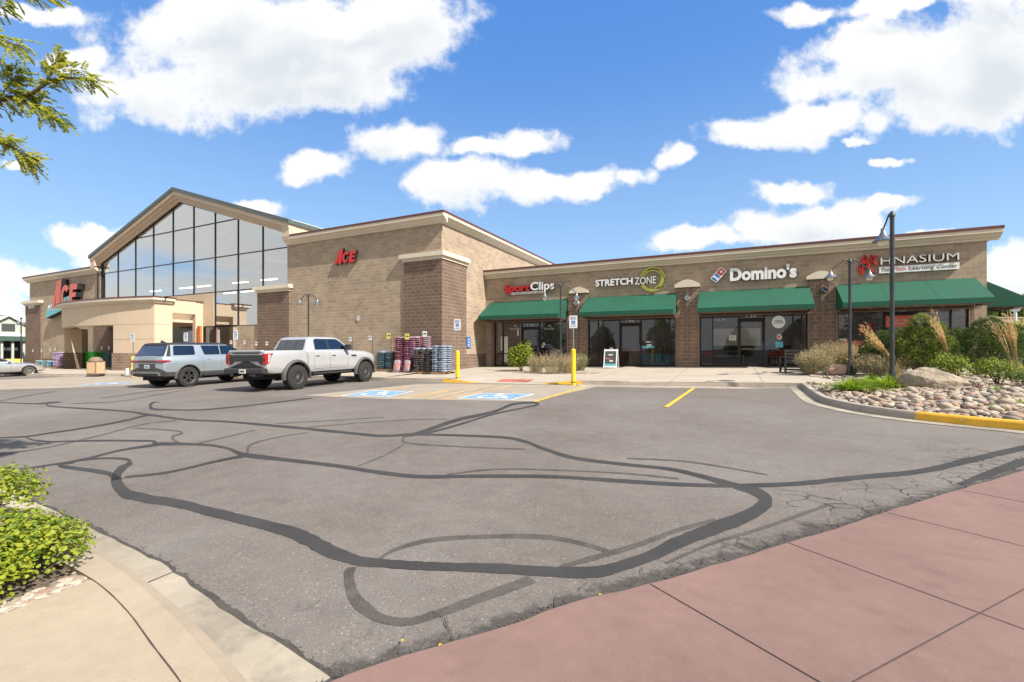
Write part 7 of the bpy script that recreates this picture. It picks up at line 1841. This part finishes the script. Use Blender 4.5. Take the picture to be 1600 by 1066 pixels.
bagmat('bag_purple', (.36, .24, .44), (.46, .34, .52), (.55, .50, .58)); bagmat('bag_green', (.05, .46, .06), (.10, .60, .10), (.25, .60, .22)); bagmat('bag_cream', (.50, .48, .38), (.10, .30, .42), (.55, .54, .48)); bagmat('bag_pinkblue', (.42, .16, .15), (.38, .22, .24), (.10, .32, .38), 3)
def bagmesh(m, L_=.62, Wd=.42, Ht=.125):
    b = MB(); n1_, n2_ = 14, 8; vs = []
    def sp(v, e): return math.copysign(abs(v) ** e, v)
    for j in range(n2_ + 1):
        ph = -pi / 2 + pi * j / n2_
        for i in range(n1_ * 2):
            th = 2 * pi * i / (n1_ * 2); x = L_ / 2 * sp(cos(ph), .55) * sp(cos(th), .35); y = Wd / 2 * sp(cos(ph), .55) * sp(sin(th), .35); z = Ht / 2 * sp(sin(ph), .8)
            z *= 1 - .35 * (abs(2 * x / L_) ** 3) ; z += .008 * noise.noise(Vector((x * 9, y * 9, Ht * 7)))
            vs.append((x, y, z + Ht / 2))
    k = n1_ * 2; b.add(vs, [(j * k + i, j * k + (i + 1) % k, (j + 1) * k + (i + 1) % k, (j + 1) * k + i) for j in range(n2_) for i in range(k)])
    o = b.build('bag', m, smooth=80, uv=False); me = o.data; bpy.data.objects.remove(o); return me
def pallet(px0, px1, Y, label, dep=1.0, group='wooden pallets under the bags'):
    x0, x1 = wx(px0, Y), wx(px1, Y); z = SW((x0 + x1) / 2, Y); t = tag(empty('pallet', ((x0 + x1) / 2, Y + dep / 2, z)), label, 'pallet', group); w = (x1 - x0) / 2; b = MB()
    n = 7
    for i in range(n):
        x = lerp(-w, w - .09, i / (n - 1)); b = MB(); b.box(x, x + .09, -dep / 2, dep / 2, .10, .12); b.build('deck_board', 'wood', t)
    for y in (-dep / 2, -.03, dep / 2 - .06):
        b = MB(); b.box(-w, w, y, y + .06, .02, .10); b.build('runner', 'wood', t)
    return x0, x1, z + .12
def stack(x0, x1, Y, z, rows, nx, me, label, group, seed, ny=2, Ht=.125, dep=1.0, top=None):
    r = random.Random(seed); w = (x1 - x0) / nx; sx = w / .60
    for k in range(rows):
        for i in range(nx):
            for j in range(ny):
                if j > 0 and k < rows - 2 and ny > 1: continue      # inner bags that nothing shows
                o = bpy.data.objects.new('bag', top if (top and k >= rows - 1) else me); COL.objects.link(o)
                o.location = (x0 + w * (i + .5) + r.uniform(-.025, .025), Y + .22 + j * .42 + r.uniform(-.02, .02), z + k * Ht * .88); o.scale = (sx, 1.05, Ht / .125)
                o.rotation_euler = (r.uniform(-.03, .03), r.uniform(-.05, .05), r.uniform(-.06, .06)); tag(o, label, 'bag', group)
    if ny > 1 and rows > 3:      # heart of the stack, also bagged
        for k in range(rows - 2):
            o = bpy.data.objects.new('bag', me); COL.objects.link(o); o.location = ((x0 + x1) / 2, Y + .66, z + k * Ht * .88); o.scale = (nx * sx * .99, 1.25, Ht / .125); tag(o, label, 'bag', group)
m_red, m_rw, m_dk, m_bl, m_bg = (bagmesh(q) for q in ('bag_red', 'bag_red_white', 'bag_dark', 'bag_blue', 'bag_bluegreen'))
def toprow(py, D, z): return max(2, int(round(((HZ - py) / FOC * D - z) / .11)))
x0, x1, z = pallet(587, 613.5, 19.6, 'pallet at the pickup nose under the low blue green bags'); stack(x0, x1, 19.6, z, 9, 2, m_bg, 'blue green bag in the low stack beside the nose of the pickup', 'blue green bags beside the pickup', 1, top=m_bl)
x0, x1, z = pallet(614.5, 643, 19.5, 'pallet under the tallest red stack'); stack(x0, x1, 19.5, z, 16, 2, m_red, 'dark red bag in the tallest front stack', 'red bags in the tall front stack', 2, top=m_rw)
x0, x1, z = pallet(642, 668, 20.35, 'pallet hidden behind the dark bags'); stack(x0, x1, 20.35, z, 16, 2, m_rw, 'red and white bag in the stack behind the dark bags', 'red and white bags at the back', 3, ny=1)
x0, x1, z = pallet(644.5, 673, 19.1, 'pallet under the dark bags by the corner pilaster'); stack(x0, x1, 19.1, z, 11, 3, m_dk, 'dark brown and grey bag in the stack before the corner pilaster', 'dark bags before the pilaster', 4, top=m_bl)
x0, x1, z = pallet(673, 694, 18.9, 'rightmost pallet, under the blue and white bags'); stack(x0, x1, 18.9, z, 12, 2, m_bl, 'blue and white bag in the rightmost stack at the store corner', 'blue and white bags at the corner', 5)
m_pb = bagmesh('bag_pinkblue', .40, .62, .16)
for px, lb in ((618.5, 'pink and blue bag standing upright, the left of two'), (634.5, 'pink and blue bag standing upright, the right of two')):
    x = wx(px, 18.9); o = bpy.data.objects.new('bag', m_pb); COL.objects.link(o); o.location = (x, 19.05, SW(x, 18.9) + .34); o.rotation_euler = (radians(78), 0, .1 if px < 625 else -.08); tag(o, lb, 'bag', 'two bags standing upright')
m_pu, m_gr, m_cr = (bagmesh(q) for q in ('bag_purple', 'bag_green', 'bag_cream'))
x0, x1, z = pallet(80.5, 93.5, 19.6, 'pallet under the purple bags beside the canopy'); stack(x0, x1, 19.6, z, 12, 1, m_pu, 'purple bag in the stack left of the canopy', 'purple bags beside the canopy', 6)
x0, x1, z = pallet(124, 146, 19.6, 'pallet under the green bags beneath the canopy'); stack(x0, x1, 19.6, z, 12, 2, m_gr, 'bright green bag in the stack under the entrance canopy', 'green bags under the canopy', 7)
x0, x1, z = pallet(160, 181, 20.0, 'pallet under the dark bags beneath the canopy'); stack(x0, x1, 20.0, z, 11, 2, m_bg, 'dark green bag in the stack under the canopy by the right pier', 'dark bags under the canopy', 8)
x0, x1, z = pallet(54, 79, 19.8, 'pallet under the low cream and blue bags'); stack(x0, x1, 19.8, z, 5, 3, m_cr, 'cream and blue bag in the low stack left of the purple bags', 'cream bags left of the purple stack', 9, ny=1)
# price cards on thin posts
gp = 'price cards on thin posts'
def price(px, py, Y, label, m='white', post=True, dx=.10, sz=.22):
    x = wx(px, Y); z0 = SW(x, Y); D_ = onY(px, Y)[1]; zc_ = (HZ - py) / FOC * D_; t = tag(empty('price_card_holder', (x, Y, z0)), label, 'sign', gp); h = zc_ - z0
    b = MB(); b.box(-.10, .22, -.12, .12, 0, .02); b.tube([(dx + .05, 0, .02), (dx + .05, 0, h + sz * .55), (0, 0, h + sz * .55)], .012, 6); b.build('post', 'black', t)
    b = MB(); b.box(-sz / 2, sz / 2, -.006, .006, h - sz / 2, h + sz / 2); c_ = b.build('card', m, t); b = MB(); b.box(-sz * .3, sz * .3, -.009, -.006, h - .02, h + .045); b.build('print_block', 'trim_grey', c_)
mat('card_yellow', (.75, .66, .12), .6)
for px, py, Y, lb, m_ in ((51.7, 548, 20.2, 'white price card, leftmost, before the far corner pilaster', 'white'), (65, 548, 20.2, 'white price card at the right edge of the far corner pilaster', 'white'), (78.4, 547, 20.2, 'white price card just above the cream bags', 'white'), (86.5, 545.5, 20.4, 'white price card over the purple bags', 'white'),
    (127.5, 545.6, 20.3, 'white price card over the left of the green bags', 'white'), (138.5, 545.6, 20.3, 'white price card over the middle of the green bags', 'white'), (145, 545.6, 20.5, 'white price card over the right of the green bags', 'white'), (159, 544, 20.3, 'white price card over the left of the dark canopy bags', 'white'), (170, 543.5, 20.3, 'white price card over the right of the dark canopy bags', 'white'),
    (361, 535, 20.0, 'white price card just left of the sign between suv and pickup', 'white'), (382.4, 535, 20.0, 'white price card just right of the sign between suv and pickup', 'white'), (400.5, 537.2, 20.0, 'white price card at the left edge of the gable pilaster', 'white'), (417, 536.8, 20.0, 'white price card before the middle of the gable pilaster', 'white'), (436.5, 537, 20.0, 'white price card beside the rear window of the pickup', 'white'),
    (547.7, 530, 20.0, 'white price card rising over the windscreen of the pickup', 'white'), (579, 528, 20.0, 'white price card over the hood of the pickup', 'white'), (607.5, 525, 19.3, 'small yellow price card left of the tallest red stack', 'card_yellow'), (636.5, 526, 19.0, 'yellow price card on top of the tallest red stack', 'card_yellow'), (664, 522, 18.9, 'white price card tilted over the dark bags', 'white')):
    price(px, py, Y, lb, m_, sz=.30 if px > 600 else .25 if px > 350 else .28)

# ---------------------------------------------------------------- garden shop at the far left and things far right
g = tag(empty('garden_shop', (-76, 21, G(-60, 21))), 'pale gabled garden shop building with white roof at the far left', 'building')
mat('siding', (.42, .45, .40), .8, .06); mat('white_roof', (.60, .62, .62), .5, .06); mat('green_trim', (.05, .09, .07), .6)
def gp_(name, b, m): o = b.build(name, m); o.parent = g; o.matrix_parent_inverse = Matrix.Translation(-g.location)
xg = -76.0
def zpx(py, D=53.0): return (HZ - py) / FOC * D
def ypx(px): t_ = (px - CX) / FOC; D = -xg / (-(FX + t_ * RX)); return (FY + t_ * RY) * D
b = MB(); b.prism([(12, -2.2), (27, -2.2), (27, zpx(529)), (12, zpx(529))], xg - 10, xg - 2.0, 0, 'yz'); gp_('wall', b, 'interior_dark')
yc = ypx(13); wd = 1.9
b = MB(); b.prism([(yc - wd, zpx(528)), (yc + wd, zpx(528)), (yc + wd, zpx(512)), (yc, zpx(496)), (yc - wd, zpx(512))], xg - .2, xg, 0, 'yz'); gp_('gable_wall', b, 'siding')
b = MB(); b.prism([(yc - wd - .2, zpx(514)), (yc, zpx(494.5)), (yc + wd + .2, zpx(514)), (yc + wd + .2, zpx(512.5)), (yc, zpx(493)), (yc - wd - .2, zpx(512.5))], xg - 4, xg + .3, 0, 'yz'); gp_('gable_roof', b, 'siding')
b = MB(); b.box(xg - .02, xg + .03, yc - .55, yc + .55, zpx(518), zpx(506)); gp_('louvre', b, 'trim_grey')
b = MB(); b.box(xg - 3.2, xg - 2.2, yc - .9, yc + .5, zpx(494), zpx(491.5)); gp_('roof_vent', b, 'trim_grey')
b = MB(); b.add([(xg + .3, 12, zpx(524)), (xg + .3, 27, zpx(524)), (xg - 5, 27, zpx(489)), (xg - 5, 12, zpx(489)), (xg + .3, 12, zpx(526)), (xg + .3, 27, zpx(526)), (xg - 5, 27, zpx(492)), (xg - 5, 12, zpx(492))], [(0, 1, 2, 3), (7, 6, 5, 4), (0, 4, 5, 1), (0, 3, 7, 4), (1, 5, 6, 2)]); gp_('roof', b, 'white_roof')
b = MB(); b.box(xg - .4, xg + .5, 12, 27, zpx(533), zpx(525.5)); gp_('eave_beam', b, 'green_trim')
for y in (ypx(36.5), ypx(2), ypx(19)):
    b = MB(); b.box(xg, xg + .2, y - .1, y + .1, -2.2, zpx(533)); gp_('post', b, 'siding')
for i, px in enumerate((5, 10, 20, 29)):
    b = MB(); y = ypx(px); b.box(xg - 1, xg - .95, y - .22, y + .22, zpx(548), zpx(543)); gp_('hanging_card', b, 'white')
b = MB(); X, Y = ray(21, 47); b.box(X - .3, X + .3, Y - .6, Y + .6, G(X, Y) + .3, zpx(561, 47)); tag(b.build('yellow_crate', 'card_yellow'), 'yellow crate beyond the silver sedan', 'crate')
X, Y = ray(1570, 44); b = MB(); d_ = Vector((RX, RY, 0)); zt = (HZ - 497.5) / FOC * 44
b.obox((X, Y, (zt - 2) / 2), ((RX, RY, 0), (-RY, RX, 0), (0, 0, 1)), (9, .15, (zt + 2) / 2)); b.obox((X, Y, zt + .06), ((RX, RY, 0), (-RY, RX, 0), (0, 0, 1)), (9.05, .22, .06)); tag(b.build('block_wall', 'tan_block'), 'low tan block wall beyond the right end of the shops', 'wall')
X, Y = ray(1586.5, 30); z0 = G(X, Y); zt = (HZ - 487) / FOC * 30; t = tag(empty('white_floodlight_post', (X, Y, z0)), 'white post with a spread head before the far trees', 'street lamp')
b = MB(); b.tube([(0, 0, 0), (0, 0, zt - z0)], .09, 8); b.build('pole', 'white', t); b = MB(); b.add([(-.14, -.1, zt - z0), (.14, -.1, zt - z0), (.14, .1, zt - z0), (-.14, .1, zt - z0), (-.42, -.2, zt - z0 + .5), (.42, -.2, zt - z0 + .5), (.42, .2, zt - z0 + .5), (-.42, .2, zt - z0 + .5)], [(0, 1, 5, 4), (1, 2, 6, 5), (2, 3, 7, 6), (3, 0, 4, 7), (4, 5, 6, 7), (3, 2, 1, 0)]); b.build('head', 'white', t)
